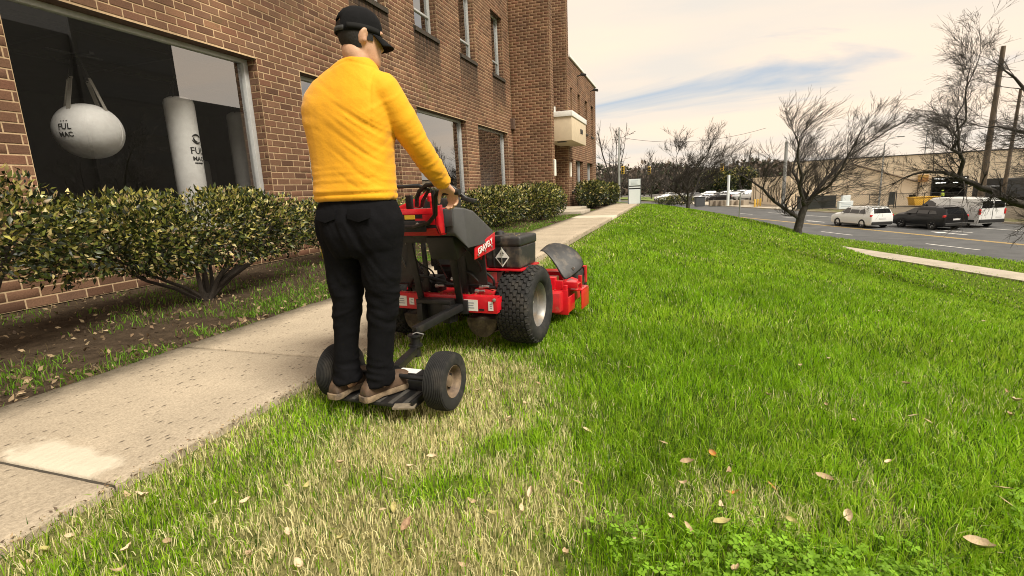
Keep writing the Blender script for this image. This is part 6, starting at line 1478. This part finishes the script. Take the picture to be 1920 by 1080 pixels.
def suv(name, lab, loc, rz, paint, L_=4.6, W_=1.86, H_=1.68, wb=2.66, boxy=0.0, grp='vehicles waiting on the road', detail=True):
    c = empty(name, loc, rz); tag(c, lab, 'car', grp); hw = W_ / 2; f, r = L_ / 2, -L_ / 2       # faces +y
    zb = .22
    st = [(r, zb + .22, hw * .84, .64, hw * .90, 1.04, hw * .78, .96), (r + .05, zb + .08, hw * .92, .72, hw * .97, 1.22, hw * .78, 1.04), (r + .20, zb, hw * .94, .80, hw, H_ * .90, hw * .75, 1.10), (r + .45, zb, hw * .94, .80, hw, H_ * .975, hw * .76, 1.09), (r + 1.2, zb, hw * .94, .80, hw, H_, hw * .78, 1.05), (r + 2.2, zb, hw * .94, .80, hw, H_, hw * .78, 1.03), (r + 2.75, zb, hw * .94, .80, hw, H_ * .95, hw * .76, 1.02), (r + 3.45, zb, hw * .94, .80, hw, 1.19, hw * .80, 1.03), (f - .55, zb, hw * .94, .76, hw * .98, 1.09, hw * .80, .98), (f - .15, zb + .04, hw * .90, .66, hw * .92, .97, hw * .70, .87), (f, zb + .14, hw * .74, .58, hw * .78, .82, hw * .60, .74)]
    rings = [ring_car(y, a, b, c_, d, e, g, h) for y, a, b, c_, d, e, g, h in st]
    body = MB().loft(rings).build('body', paint, c, bevel=.03, seg=2, angle=40)
    def glassq(pts, nm): MB().plate(pts, .014).build(nm, M_CGL, c)
    y0, y1 = r + .50, r + 3.05
    for s in (-1, 1):
        X0, X1 = s * (hw - .005), s * (hw * .80)
        b1, t1 = 1.12, H_ - .15
        for (ya, yb, yc, yd) in ((r + .62, r + 1.28, r + 1.28, r + .95), (r + 1.36, r + 2.26, r + 2.26, r + 1.36), (r + 2.34, r + 3.22, r + 2.70, r + 2.34)):
            glassq([(X0, ya, b1), (X0, yb, b1), (X1, yc, t1), (X1, yd, t1)], 'side_window')
        MB().box((s * hw * 1.03, r + 3.0, 1.08), (.16, .12, .13), bev=.03).build('mirror', paint, c)
        MB().box((s * (hw * .90), r + .10, .98), (.20, .16, .17), bev=.03).build('tail_light', M_TAIL, c)
        MB().box((s * hw * .62, f - .12, .78), (.40, .22, .12), rot=(0, 0, -s * .35), bev=.03).build('headlight', mat('headlamp', (.6, .62, .64), .15), c)
        for yy in (-wb / 2 - .05, wb / 2 - .05):
            MB().lathe([(-.02, .40), (.012, .40), (.012, .001)], (s * hw * .985 if s > 0 else s * hw * .985 - .0, yy, .36), 'x', 24).build('wheel_arch', M_TRIM, c)
            wheel(c, s * (hw - .10), yy, .355, .235, s)
        MB().bx(s * hw * .93 - .06, s * hw * .93 + .06, -wb / 2 + .4, wb / 2 - .5, .20, .36).build('sill_trim', M_TRIM, c, bevel=.02)
    glassq([(-hw * .74, r + .030, 1.16), (hw * .74, r + .030, 1.16), (hw * .66, r + .185, 1.50), (-hw * .66, r + .185, 1.50)], 'rear_window')
    glassq([(-hw * .74, r + 3.60, 1.13), (hw * .74, r + 3.60, 1.13), (hw * .66, r + 2.80, H_ - .10), (-hw * .66, r + 2.80, H_ - .10)], 'windscreen')
    MB().bx(-hw * .90, hw * .90, r - .03, r + .2, .30, .52, bev=.03).build('rear_bumper', M_TRIM, c); MB().bx(-.26, .26, r - .012, r + .03, .70, .82).build('number_plate', M_PLATE, c)
    MB().bx(-hw * .6, hw * .6, f - .12, f + .01, .34, .62, bev=.03).build('grille', M_TRIM, c)
    MB().box((0, r + .42, H_ - .02), (hw * 1.3, .22, .035), bev=.01).build('roof_spoiler', paint, c)
    for s in (-1, 1): MB().tube([(s * hw * .70, r + .8, H_ + .01), (s * hw * .72, r + 1.0, H_ + .04), (s * hw * .72, r + 2.3, H_ + .04), (s * hw * .70, r + 2.5, H_)], .018, 6).build('roof_rail', M_TRIM, c)
    return c
def on_road(px, s):
    """the point of lane offset s seen in a column, at road level"""
    best = None
    for q in np.arange(5, 120, .05):
        x, y = xy(s, q); P = RC.T @ np.array([x, y, Z_ROAD - CAM_H]); u = 960 + 930 * P[0] / P[2]
        if P[2] > 0 and (best is None or abs(u - px) < best[0]): best = (abs(u - px), x, y)
    return best[1], best[2]
RZR = atan2(UY, UX) - pi / 2
x_, y_ = on_road(1632, 31.0); suv('white_suv', 'white SUV, first in the row of vehicles on the road', (x_ + UX * 1.2, y_ + UY * 1.2, Z_ROAD), RZR, M_CARW)
x_, y_ = on_road(1764, 33.6); suv('black_suv', 'black SUV between the white SUV and the white van', (x_ + UX * 1.2, y_ + UY * 1.2, Z_ROAD), RZR, M_CARB, H_=1.62, L_=4.65)
def van(lab, loc, rz):
    c = empty('cargo_van', loc, rz); tag(c, lab, 'van', 'vehicles waiting on the road'); L_, hw, H_ = 5.6, 1.0, 2.15; r, f = -L_ / 2, L_ / 2; zb = .30
    st = [(r, zb + .1, hw * .95, .9, hw * .97, H_ * .985, hw * .82, 1.35), (r + .10, zb, hw * .98, .9, hw, H_, hw * .84, 1.35), (r + 3.4, zb, hw * .98, .9, hw, H_, hw * .84, 1.35), (r + 4.0, zb, hw * .98, .9, hw, H_ * .985, hw * .82, 1.35), (r + 4.35, zb, hw * .98, .9, hw, H_ * .90, hw * .80, 1.33), (r + 4.95, zb, hw * .97, .85, hw * .99, 1.38, hw * .84, 1.22), (f - .25, zb, hw * .92, .75, hw * .94, 1.12, hw * .74, 1.0), (f, zb + .05, hw * .78, .6, hw * .80, .92, hw * .6, .8)]
    MB().loft([ring_car(*s_) for s_ in st]).build('body', M_CARW, c, bevel=.04, seg=2)
    for s in (-1, 1):
        MB().plate([(s * (hw + .004), r + 3.55, 1.38), (s * (hw + .004), r + 4.75, 1.36), (s * hw * .86, r + 4.34, 1.90), (s * hw * .87, r + 3.55, 1.90)], .014).build('side_window', M_CGL, c)
        MB().plate([(s * .06, r - .012, 1.42), (s * hw * .86, r - .012, 1.42), (s * hw * .82, r - .006, 1.90), (s * .06, r - .006, 1.90)], .014).build('rear_window', M_CGL, c)
        MB().box((s * (hw * .945), r + .02, 1.16), (.14, .12, .40), bev=.03).build('tail_light', M_TAIL, c)
        MB().box((s * hw * 1.10, r + 4.45, 1.5), (.16, .12, .3), bev=.03).build('mirror', M_TRIM, c)
        for yy in (r + 1.1, r + 4.55): wheel(c, s * (hw - .13), yy, .36, .24, s)
        MB().bx(s * hw - .02, s * hw + .012, r + .3, f - .6, .42, .58).build('side_moulding', M_TRIM, c)
    MB().bx(-hw * .96, hw * .96, r - .06, r + .15, .38, .62, bev=.03).build('rear_bumper', M_TRIM, c); MB().bx(-.02, .02, r - .008, r + .05, .64, 2.0).build('door_seam', M_TRIM, c); MB().bx(.3, .75, r - .014, r + .03, .72, .86).build('number_plate', M_PLATE, c)
    MB().plate([(-hw * .8, r + 4.98, 1.40), (hw * .8, r + 4.98, 1.40), (hw * .74, r + 4.38, 1.95), (-hw * .74, r + 4.38, 1.95)], .014).build('windscreen', M_CGL, c)
    return c
x_, y_ = on_road(1846, 36.6); van('white cargo van, rearmost in the row behind the black SUV', (x_ + UX * 2.4, y_ + UY * 2.4, Z_ROAD), RZR)
# the far car park
lotp = []
pr = [suv('parked_car', 'distant parked car in the lot beyond the road', (0, 0, -50), 0, m_, H_=h_, L_=4.5, grp='cars parked in the far lot') for m_, h_ in ((M_CARW, 1.55), (M_CARS, 1.5), (M_CARG, 1.6), (M_CARB, 1.5))]
for o_, c_ in zip(pr, ('white', 'silver', 'dark grey', 'black')): o_['label'] = f'distant {c_} car parked in the lot beyond the road'
rg_ = random.Random(4); spots = [(1243, 118), (1262, 112), (1277, 124), (1300, 120), (1313, 108), (1330, 118), (1341, 104), (1349, 128), (1362, 112), (1372, 120), (1385, 106), (1393, 126), (1404, 112), (1320, 134), (1377, 136), (1352, 142), (1253, 136)]
for k, (px, D) in enumerate(spots):
    j = [0, 1, 0, 2, 1, 0, 3, 1, 2, 0, 1, 0, 3, 0, 1, 2, 0][k]
    src = pr[j]; first = src.location.z < -40
    o = src if first else copy_tree(src); o.location = at(px, D, Z_ROAD + .12); o.rotation_euler = (0, 0, RZR + rg_.choice((0, pi / 2, pi / 2, pi)) + rg_.uniform(-.1, .1))

# ------------------------------------------------------------------ warehouse across the road
M_WALLT = mat('tan_warehouse_wall', (.82, .70, .53), .9, var=.06, vscale=.25, col2=(.74, .63, .48), c2=(.4, .7), stretch=(1, 1, .25), detail=4)
M_ORNG = mat('orange_painted_base', (.50, .25, .085), .9, var=.12, vscale=1.0, col2=(.56, .36, .12), c2=(.5, .6))
A_ = Vector(at(1470, 73, -3.1)); B_ = Vector(at(1926, 58.5, -3.1)); ud = (B_ - A_).normalized(); nd = Vector((ud.y, -ud.x, 0)); WL = 46.0; ZW0, ZW1 = -3.1, 3.25
if nd.dot(Vector((0, 0, 0)) - A_) < 0: nd = -nd
def u_of(px):
    best = min(((abs((lambda P: 960 + 930 * P[0] / P[2])(RC.T @ np.array([*(A_ + ud * t)[:2], 0 - CAM_H])) - px), t) for t in np.arange(0, WL, .1)))
    return best[1]
wh = empty('warehouse', A_); tag(wh, 'long tan warehouse with dark dock doors across the road', 'building'); wm_ = Matrix((ud, -nd, Vector((0, 0, 1)))).transposed(); wh.rotation_euler = wm_.to_euler()
d1a, d1b = u_of(1749), u_of(1812); d2a = u_of(1852)
WO = [(d1a, d1b, .9, 3.4), (d2a, d2a + 9, .2, 2.75), (d2a + 14, d2a + 18, .2, 3.2), (u_of(1708), u_of(1721), .55, 1.5)]
ue = sorted({0., WL, *[v for o_ in WO for v in o_[:2]]}); ze = sorted({1.0, ZW1 - ZW0, *[v for o_ in WO for v in o_[2:]], 0.0})
mw = MB(); mo = MB()
for i in range(len(ue) - 1):
    for j in range(len(ze) - 1):
        um, zm = (ue[i] + ue[i + 1]) / 2, (ze[j] + ze[j + 1]) / 2
        if any(o_[0] < um < o_[1] and o_[2] < zm < o_[3] for o_ in WO): continue
        tgt = mo if (zm < 1.0 and ue[i + 1] <= d1a + .01 and um > 7.0) else mw
        tgt.bx(ue[i], ue[i + 1], 0, .3, ze[j], ze[j + 1])
wl_ = mw.build('wall', M_WALLT, wh)
if mo.v: mo.build('painted_base', M_ORNG, wh)
MB().bx(-.05, WL, -.06, 24, ZW1 - ZW0, ZW1 - ZW0 + .12).build('roof', mat('dark_roof_edge', (.045, .045, .048), .8), wh); MB().bx(0, .3, .3, 24, 0, ZW1 - ZW0).bx(.3, WL, 23.7, 24, 0, ZW1 - ZW0).build('side_wall', M_WALLT, wh)
for k in range(1, 10): MB().bx(k * 6.2 - .02, k * 6.2 + .02, -.012, -.002, 1.05, 6.2).build('panel_joint', mat('joint_brown', (.32, .25, .17), .9), wh)  # thin brown lines at the wall panel joints
MB().bx(.3, WL, 8, 8.1, 0, 6).build('inner_wall', M_DARKIN, wh)
M_TUBE = bpy.data.materials.new('lit_tube'); M_TUBE.use_nodes = True; M_TUBE.node_tree.nodes['Principled BSDF'].inputs['Emission Color'].default_value = (1, .96, .88, 1); M_TUBE.node_tree.nodes['Principled BSDF'].inputs['Emission Strength'].default_value = 1.6
for uu, zz in ((d1a + .5, 2.75), (d1a + 2.2, 2.75), (d1a + .3, 3.25), (d1a + 2.6, 3.25)): MB().bx(uu, uu + 1.0, 2.5, 2.6, zz, zz + .09).build('strip_light', M_TUBE, wh)
MB().bx(d1a - .15, d1a, -.08, 0, .9, 3.55).bx(d1b, d1b + .15, -.08, 0, .9, 3.55).bx(d1a, d1b, -.08, 0, 3.41, 3.55).build('dock_frame', M_TRIM, wh)
M_PIPE = mat('brown_pipe', (.17, .125, .085), .7)
MB().tube([(u_of(1594), -.12, 5.65), (u_of(1722), -.12, 3.05)], .10, 8).build('conduit', M_PIPE, wh); MB().tube([(u_of(1722), -.12, 3.05), (u_of(1722), -.12, .2)], .07, 8).build('downpipe', M_PIPE, wh); MB().bx(u_of(1722) - .1, u_of(1722) + .9, -.25, 0, 3.1, 3.9).build('meter_box', M_ORNG, wh)
for px in (1560, 1590, 1652): MB().tube([(u_of(px), -.1, 0), (u_of(px), -.1, 3.0)], .05, 6).build('downpipe', M_PIPE, wh)
# low annex at its left end
an = empty('warehouse_annex', at(1400, 93, -3.1)); A2 = Vector(at(1400, 93, -3.1)); B2 = A_ + nd * .05; u2 = (B2 - A2); AL = u2.length; u2.normalize(); an.rotation_euler = (0, 0, atan2(u2.y, u2.x)); tag(an, 'low tan annex with tall narrow windows at the warehouse corner', 'building')
wv = []
for k in range(4): wv += [(1.0 + k * 4.2, 1.75 + k * 4.2), (2.25 + k * 4.2, 3.0 + k * 4.2)]
ue = sorted({0., AL, *[v for o_ in wv for v in o_ if v < AL]}); m_ = MB()
for i in range(len(ue) - 1):
    um = (ue[i] + ue[i + 1]) / 2
    if any(a < um < b for a, b in wv): m_.bx(ue[i], ue[i + 1], 0, .25, 0, .5).bx(ue[i], ue[i + 1], 0, .25, 2.95, 4.35)
    else: m_.bx(ue[i], ue[i + 1], 0, .25, 0, 4.35)
m_.build('wall', M_WALLT, an); MB().bx(-.05, AL - .1, -.08, 9, 4.352, 4.5).build('roof', M_WALLT, an); MB().bx(0, .25, .25, 9, 0, 4.35).build('side_wall', M_WALLT, an)
for a, b in wv:
    if b < AL: MB().bx(a, b, .15, .17, .5, 2.95).build('pane', M_CGL, an)
# ------------------------------------------------------------------ street furniture across the road
M_POLE = mat('galvanised_pole', (.34, .35, .35), .5, .4, var=.1); M_WOOD = mat('weathered_pole_wood', (.135, .105, .075), .95, var=.3, vscale=3, stretch=(1, 1, .1), col2=(.085, .066, .05)); M_SIGNW = mat('pale_sign_panel', (.66, .72, .74), .45, var=.03); M_YSIG = mat('signal_yellow', (.60, .38, .04), .5)
def pole(name, lab, px, D, zb, h, r0, r1, m, cat='pole', lean=0.0, grp=None):
    p = empty(name, at(px, D, zb)); tag(p, lab, cat, grp); MB().tube([(0, 0, 0), (SR.x * lean * h * .5, SR.y * lean * h * .5, h * .5), (SR.x * lean * h, SR.y * lean * h, h)], [r0, (r0 + r1) / 2, r1], 12).build('shaft', m, p, smooth=True); return p
p = pole('street_lamp', 'slim grey street lamp with a curved arm in front of the warehouse', 1632, 57, Z_ROAD + .1, 7.3, .10, .055, M_POLE, 'street lamp'); a_, b_ = SR.x, SR.y
MB().tube([(0, 0, 7.25), (a_ * .5, b_ * .5, 7.75), (a_ * 1.3, b_ * 1.3, 7.95)], .04, 8).build('arm', M_POLE, p, smooth=True); MB().box((a_ * 1.65, b_ * 1.65, 7.92), (.75, .28, .14), rot=(0, 0, atan2(b_, a_)), bev=.04).build('lamp_head', M_POLE, p)
p = pole('street_lamp', 'street lamp whose dark head floats among the twigs at the edge', 1705, 80, Z_ROAD + .1, 10.6, .12, .06, M_POLE, 'street lamp'); MB().tube([(0, 0, 10.5), (a_ * 1.3, b_ * 1.3, 10.9)], .05, 8).build('arm', M_POLE, p, smooth=True); MB().box((a_ * 1.8, b_ * 1.8, 10.9), (1.0, .35, .2), rot=(0, 0, atan2(b_, a_)), bev=.05).build('lamp_head', M_DKMET, p)
pole('steel_pole', 'thick pale steel pole at the warehouse corner', 1458, 66, Z_ROAD, 8.6, .22, .20, M_POLE)
p = pole('utility_pole', 'tall wooden utility pole rising behind the white van', 1815, 47, Z_ROAD + .1, 14.4, .27, .17, M_WOOD, 'utility pole', .012)
p = pole('utility_pole', 'thinner grey utility pole standing right of the tall wooden one', 1855, 55, Z_ROAD + .1, 12.0, .2, .13, M_WOOD, 'utility pole', .02)
p = pole('sign_post', 'thin grey sign post standing at the lawn crest', 1380, 27.5, tz(*at(1380, 27.5, 0)[:2]) - .2, 1.55, .035, .035, M_POLE, 'post')
pole('white_pole', 'short white pole in front of the far parked cars', 1358, 84, Z_ROAD, 5.0, .22, .2, M_SIGNW)
p = pole('signal_pole', 'tall grey pole with a yellow traffic signal beyond the pylon sign', 1161, 78, Z_ROAD, 12.5, .20, .10, M_POLE, 'traffic light')
def signal(loc, parent, nm='signal_head'):
    MB().box(loc, (.42, .35, 1.15), bev=.04).build(nm, M_YSIG, parent)
    for k in range(3): MB().lathe([(0, .001), (0, .12), (-.10, .14)], (loc[0], loc[1] - .18, loc[2] + .35 - k * .35), 'y', 12).build('visor', M_TRIM, parent)
signal((.55, 0, 6.3), p); MB().bx(.1, .4, -.04, .04, 6.25, 6.35).build('bracket', M_POLE, p)
for px, lab in ((1215, 'yellow traffic signal hung in the trees above the pylon sign'), (1345, 'reddish traffic signal hung over the far junction by the round tree')):
    r = empty('hanging_signal', at(px, 78, 3.1)); tag(r, lab, 'traffic light'); signal((0, 0, 0), r); MB().tube([(0, 0, .5), (0, 0, 1.4)], .03, 6).build('hanger', M_POLE, r)
cable = Vector(at(1161, 78, 8.2)); ce = Vector(at(1420, 78, 8.6)); r = empty('span_wire', cable); tag(r, 'thin dark wire carrying the traffic signals over the junction', 'wire')
MB().tube([tuple((ce - cable) * t + Vector((0, 0, -1.4 * 4 * t * (1 - t) * .9 - .1))) for t in np.linspace(0, 1, 14)], .025, 5).build('wire', M_TRIM, r)
# pylon sign at the end of the path
ps = empty('pylon_sign', (-2.28, 29.9, .02), radians(8)); tag(ps, 'pale blue and white pylon sign at the far end of the path', 'sign')
MB().bx(-.33, .33, -.12, .12, 0, .82, bev=.01).build('base_panel', M_SIGNW, ps); MB().bx(-.33, .33, -.12, .12, .90, .97).build('name_strip', M_SIGNW, ps); MB().bx(-.33, .33, -.12, .12, 1.03, 1.40, bev=.01).build('head_panel', M_SIGNW, ps)
MB().bx(-.31, .31, -.10, .10, .82, .90).bx(-.31, .31, -.10, .10, .97, 1.03).build('dark_band', M_DKMET, ps); MB().bx(-.36, -.331, -.13, .13, 0, 1.44).bx(.331, .36, -.13, .13, 0, 1.44).build('side_rail', mat('sign_rail', (.10, .11, .13), .5), ps)
for k in range(4): MB().bx(-.22 + .02 * (k % 2), .2 - .05 * (k % 3), -.126, -.121, 1.10 + k * .065, 1.115 + k * .065).build('print_line', mat('faded_print', (.40, .48, .54), .6), ps)
# monument sign, fence, hedge, blocks, cabinet
ms = empty('monument_sign', at(1571, 62, Z_ROAD + .1), atan2(SR.y, SR.x)); tag(ms, 'white stepped monument sign in front of the warehouse fence', 'sign')
MB().bx(-.85, .85, -.2, .2, .05, 1.0, bev=.03).build('lower_panel', M_SIGNW, ms); MB().bx(-.50, .50, -.16, .16, 1.0, 1.65, bev=.03).build('upper_panel', M_SIGNW, ms)
for k in range(3): MB().bx(-.6, .55, -.212, -.204, .35 + k * .2, .40 + k * .2).build('print_line', mat('faded_print', (.40, .48, .54), .6), ms)
fe = empty('wire_fence', at(1480, 66, Z_ROAD + .1)); F0 = Vector(at(1480, 66, 0)); F1 = Vector(at(1960, 54, 0)); fd = (F1 - F0); FL = fd.length; fe.rotation_euler = (0, 0, atan2(fd.y, fd.x)); tag(fe, 'dark wire fence along the front of the warehouse', 'fence')
for k in range(int(FL / 2.6) + 1): MB().tube([(k * 2.6, 0, 0), (k * 2.6, 0, 1.7 + (.25 if k % 4 == 0 else 0))], .05 if k % 4 == 0 else .035, 6).build('post', M_TRIM, fe)
for zz in (.15, 1.65): MB().tube([(0, 0, zz), (FL, 0, zz)], .03, 6).build('rail', M_TRIM, fe)
wv_ = []
for k in range(int(FL / .22)): wv_.append(([(k * .22, 0, .15), (k * .22 + 1.5, 0, 1.65)], [.008, .008])); wv_.append(([(k * .22 + 1.5, 0, .15), (k * .22, 0, 1.65)], [.008, .008]))
V, F = tubes_np(wv_, 3); o = link('wire_mesh', np_mesh('wire_mesh', V, F), M_TRIM, fe); o['kind'] = 'stuff'
M_SCREEN = mat('dark_fence_screen', (.02, .022, .02), .9, var=.2)
sc_ = empty('fence_screen', at(1512, 64.6, Z_ROAD + .12), atan2(SR.y, SR.x)); tag(sc_, 'black mesh screen hung on the fence left of the monument sign', 'screen'); MB().bx(-1.9, 2.9, -.02, .02, .05, 1.6).build('cloth', M_SCREEN, sc_)
for k in range(4): MB().tube([(-1.9 + k * 1.6, .05, 0), (-1.9 + k * 1.6, .05, 1.75)], .05, 6).build('post', M_TRIM, sc_)
gt = empty('gate_panel', at(1655, 60.5, Z_ROAD + .1), atan2(SR.y, SR.x)); tag(gt, 'dark sign board on the fence behind the white SUV', 'board'); MB().bx(-.35, .35, -.02, .02, .4, 1.9).build('board', M_SCREEN, gt); MB().tube([(-.3, .05, 0), (-.3, .05, 1.9)], .04, 6).build('post', M_TRIM, gt); MB().tube([(.3, .05, 0), (.3, .05, 1.9)], .04, 6).build('post', M_TRIM, gt)
yb = empty('yellow_skip', at(1712, 62, Z_ROAD + .1), atan2(SR.y, SR.x)); tag(yb, 'bright yellow skip behind the fence between the black SUV and warehouse', 'skip')
MB().prism([(-1.3, .12), (1.1, .12), (1.5, 1.05), (-1.6, 1.05)], 1, -.5, .5).build('bin', mat('skip_yellow', (.66, .38, .04), .55, var=.15, vscale=2), yb, bevel=.02); MB().bx(-1.68, 1.58, -.56, .56, 1.052, 1.13).build('rim', mat('skip_yellow', (.66, .38, .04), .55), yb)
def worker(px, D, lab):
    r = organic_person = None
    w = MB(); limb(w, [(0, 0, 1.36), (0, 0, 1.0)], [.17, .15], 12); limb(w, [(0, 0, 1.5), (0, 0, 1.56)], [.06, .06], 10); limb(w, [(0, 0, 1.66), (0, 0, 1.70)], [.09, .095], 12)
    for s in (-1, 1): limb(w, [(s * .19, 0, 1.40), (s * .24, .05, 1.12), (s * .2, -.08, .9)], [.06, .05, .04], 8); limb(w, [(s * .09, 0, .95), (s * .1, .02, .5), (s * .1, 0, .08)], [.10, .07, .05], 10); limb(w, [(s * .1, .02, .06), (s * .1, -.15, .05)], [.05, .045], 8)
    me = organic(w, .02, 3); o = link('person', me, mat('blue_workwear', (.06, .075, .10), .8)); o.location = at(px, D, Z_ROAD + .11); o.rotation_euler = (0, 0, .4); tag(o, lab, 'person')
    MB().lathe([(0, .20), (.10, .21), (.32, .19), (.42, .12)], (0, 0, 1.08), 'z', 16).build('vest', mat('hi_vis_vest', (.42, .55, .05), .7), o, smooth=True); MB().lathe([(0, .115), (.05, .11), (.10, .06), (.11, .001)], (0, 0, 1.70), 'z', 14).build('hard_hat', mat('hi_vis_hat', (.45, .62, .08), .5), o, smooth=True)
worker(1745, 62.5, 'distant worker in blue with a lime vest by the dock door')
hd_ = shrub('boxy_hedge', 'low clipped green hedge on the far bank behind the round tree', (0, 0, .75), (3.6, 1.0, .8), 3800, size=.26, seed=51, z0=.05, stems=2, weights=(.3, .35, .2, .1, .03, .01, .01), grp=None); hd_.location = at(1262, 93, Z_ROAD + .2); hd_.rotation_euler = (0, 0, atan2(SR.y, SR.x))
for k, (px, D) in enumerate(((1330, 86), (1340, 85.4), (1350, 84.8), (1368, 84), (1379, 83.4), (1389, 82.8))):
    o = MB().box((0, 0, .45), (1.05, .6, .9), bev=.04).build('concrete_block', mat('block_concrete', (.33, .28, .22), .95, var=.15, vscale=2, bump=.01, bscale=8), None); o.location = at(px, D, Z_ROAD + .05); o.rotation_euler = (0, 0, atan2(SR.y, SR.x) + .05 * k); tag(o, f'tan concrete barrier block, {["first","second","third","fourth","fifth","last"][k]} from the left in the far row', 'block', 'concrete blocks by the far car park')
cb = empty('utility_cabinet', at(1307, 86, Z_ROAD + .1), atan2(SR.y, SR.x)); tag(cb, 'dark utility cabinet just right of the round bare tree trunk', 'cabinet'); MB().bx(-.75, .75, -.4, .4, 0, 1.5, bev=.03).build('case', mat('cabinet_grey', (.055, .06, .065), .6), cb); MB().bx(-.8, .8, -.45, .45, 1.501, 1.58).build('lid', M_TRIM, cb)
for px, D, lab in ((1411, 76, 'yellow bollard cluster by the annex corner'),):
    for k in range(3):
        o = MB().lathe([(0, .001), (0, .13), (1.1, .13), (1.16, .08), (1.17, .001)], (0, 0, 0), 'z', 12).build('bollard', mat('bollard_yellow', (.58, .36, .05), .6), None, smooth=True, angle=50); o.location = at(px - 4 + k * 5, D + k, Z_ROAD + .08); tag(o, ['yellow bollard nearest the parked cars by the annex', 'yellow bollard in the middle by the annex corner', 'yellow bollard closest to the annex windows'][k], 'bollard', 'yellow bollards')
# dark truck in the second bay
tk = empty('box_truck', at(1905, 55.5, Z_ROAD + .1), atan2(SR.y, SR.x)); tag(tk, 'dark truck parked in front of the second warehouse bay', 'truck')
MB().bx(-2.6, 2.8, .4, 2.6, .9, 3.0, bev=.05).build('cargo_box', mat('truck_dark', (.03, .032, .036), .6, var=.2), tk); MB().bx(-4.2, -2.65, .5, 2.5, .6, 2.3, bev=.15).build('cab', mat('truck_dark', (.03, .032, .036), .6), tk); MB().plate([(-4.21, .62, 1.45), (-4.21, 2.38, 1.45), (-3.9, 2.3, 2.15), (-3.9, .7, 2.15)], .02).build('windscreen', M_CGL, tk); MB().plate([(-4.0, .49, 1.4), (-2.9, .49, 1.4), (-2.9, .49, 2.1), (-3.75, .49, 2.1)], .02).build('side_window', M_CGL, tk)
for xx in (-3.5, 1.6): 
    for yy in (.55, 2.4): MB().lathe([(-.14, .2), (-.14, .42), (.14, .42), (.14, .2)], (xx, yy, .45), 'y', 20).build('wheel', M_RUB, tk, smooth=True, angle=40)
# ------------------------------------------------------------------ distant trees and woods
protos = []
for sd, h in ((71, 9.5), (72, 11), (73, 8.5)):
    lm = [([(0, 0, -.2), (.1, 0, h * .15), (0, 0, h * .28)], .26, .2)]
    r2 = random.Random(sd)
    for k in range(6):
        a = k * 1.05 + r2.uniform(-.3, .3); w = h * r2.uniform(.18, .34); lm.append(([(0, 0, h * .2), (cos(a) * w * .4, sin(a) * w * .4, h * .45), (cos(a) * w * .8, sin(a) * w * .8, h * .68), (cos(a) * w, sin(a) * w, h * .9)], .13, .03))
    protos.append(bare_tree('distant_tree', 'bare brown tree in the wood beyond the far car park', (0, 0, -60), lm, sd, wind=(0, 0, .4), spread=.8, twig=h * .20, levels=2, grp='trees of the distant wood', minr=.032, dens=1.1))
rg_ = random.Random(9); k = 0
for px in range(1110, 1420, 19):
    for D in (150, 185):
        p_ = protos[k % 3]; o = p_ if p_.location.z < -50 else copy_tree(p_); k += 1
        o.location = at(px + rg_.uniform(-8, 8), D + rg_.uniform(-12, 12), Z_ROAD - .2); o.rotation_euler = (0, 0, rg_.uniform(0, 6.28)); s_ = rg_.uniform(.55, .95) * (1.0 if D < 170 else 1.1); o.scale = (s_ * 1.2, s_ * 1.2, s_)
o = copy_tree(protos[1]); o.location = at(1152, 120, Z_ROAD); o.scale = (1.1, 1.1, 1.5); o['label'] = 'tall pale bare tree rising beside the signal pole'
def woods():
    rg = np.random.default_rng(3); P = []; C = []; S = []
    for px in np.arange(1060, 1480, 2.2):
        for D, hh in ((205, 8.5), (235, 12.0)):
            n = 26; c = np.array(at(px + rg.uniform(-3, 3), D + rg.uniform(-8, 8), Z_ROAD)); H = hh * (.7 + .5 * vnoise(px * .03 + D, D * .1, 5)); p = c + rg.normal(0, 1, (n, 3)) * [2.2, 2.2, 0]; p[:, 2] = Z_ROAD + rg.random(n) ** .8 * H; P.append(p); e = rg.random(n) < (.35 if vnoise(px * .02, D, 9) > .5 else .08)
            C.append(np.where(e[:, None], np.array([.045, .055, .030]), np.array([.15, .12, .095])) * rg.uniform(.6, 1.3, (n, 1)))
    P = np.concatenate(P); C = np.concatenate(C); n = len(P); N_ = rg.normal(0, 1, (n, 3)); me = leaves_mesh(P, N_, rg.uniform(1.2, 2.8, n), C, aspect=.6, up=.4, rg=rg); o = link('far_woods', me, leaf_mat('woods_leaf', rough=.9, trans=.05, spec=.1)); tag(o, 'brown winter woods closing the view behind the junction', 'woods', kind='stuff')
woods()
for px, D, sx, sz, lab in ((1335, 140, 5.5, 3.6, 'dark evergreen clump behind the far parked cars, wider of two'), (1382, 150, 4.2, 3.9, 'dark evergreen clump beside the annex roofline')):
    o = shrub('evergreen_clump', lab, (0, 0, sz), (sx, 3, sz), 4200, size=.75, seed=int(px), z0=.1, stems=2, weights=(.4, .35, .18, .04, .01, .01, .01), grp=None); o['category'] = 'tree'; o.location = at(px, D, Z_ROAD)
# added dark block outside the frame, shaped to darken the gym window's reflection
ob = empty('reflection_block', (44, 30, -3.1)); tag(ob, 'unseen dark stepped block added to darken the reflection in the gym window', 'building')
M_REFBLOCK = mat('reflection_block_wall', (.045, .043, .040), .8, var=.1)
MB().bx(0, 12, 8.0, 19.0, 0, 27.5).build('tower', M_REFBLOCK, ob); MB().bx(.5, 12, -6, 7.98, 0, 21.6).build('low_wing', M_REFBLOCK, ob); MB().bx(.5, 12, 19.02, 30.5, 0, 17.2).build('long_wing', M_REFBLOCK, ob)
for fl in range(7): MB().bx(-.03, -.003, 8.4, 18.6, 1.5 + fl * 3.6, 3.2 + fl * 3.6).build('window_band', mat('reflection_block_bands', (.02, .02, .02), .5), ob)
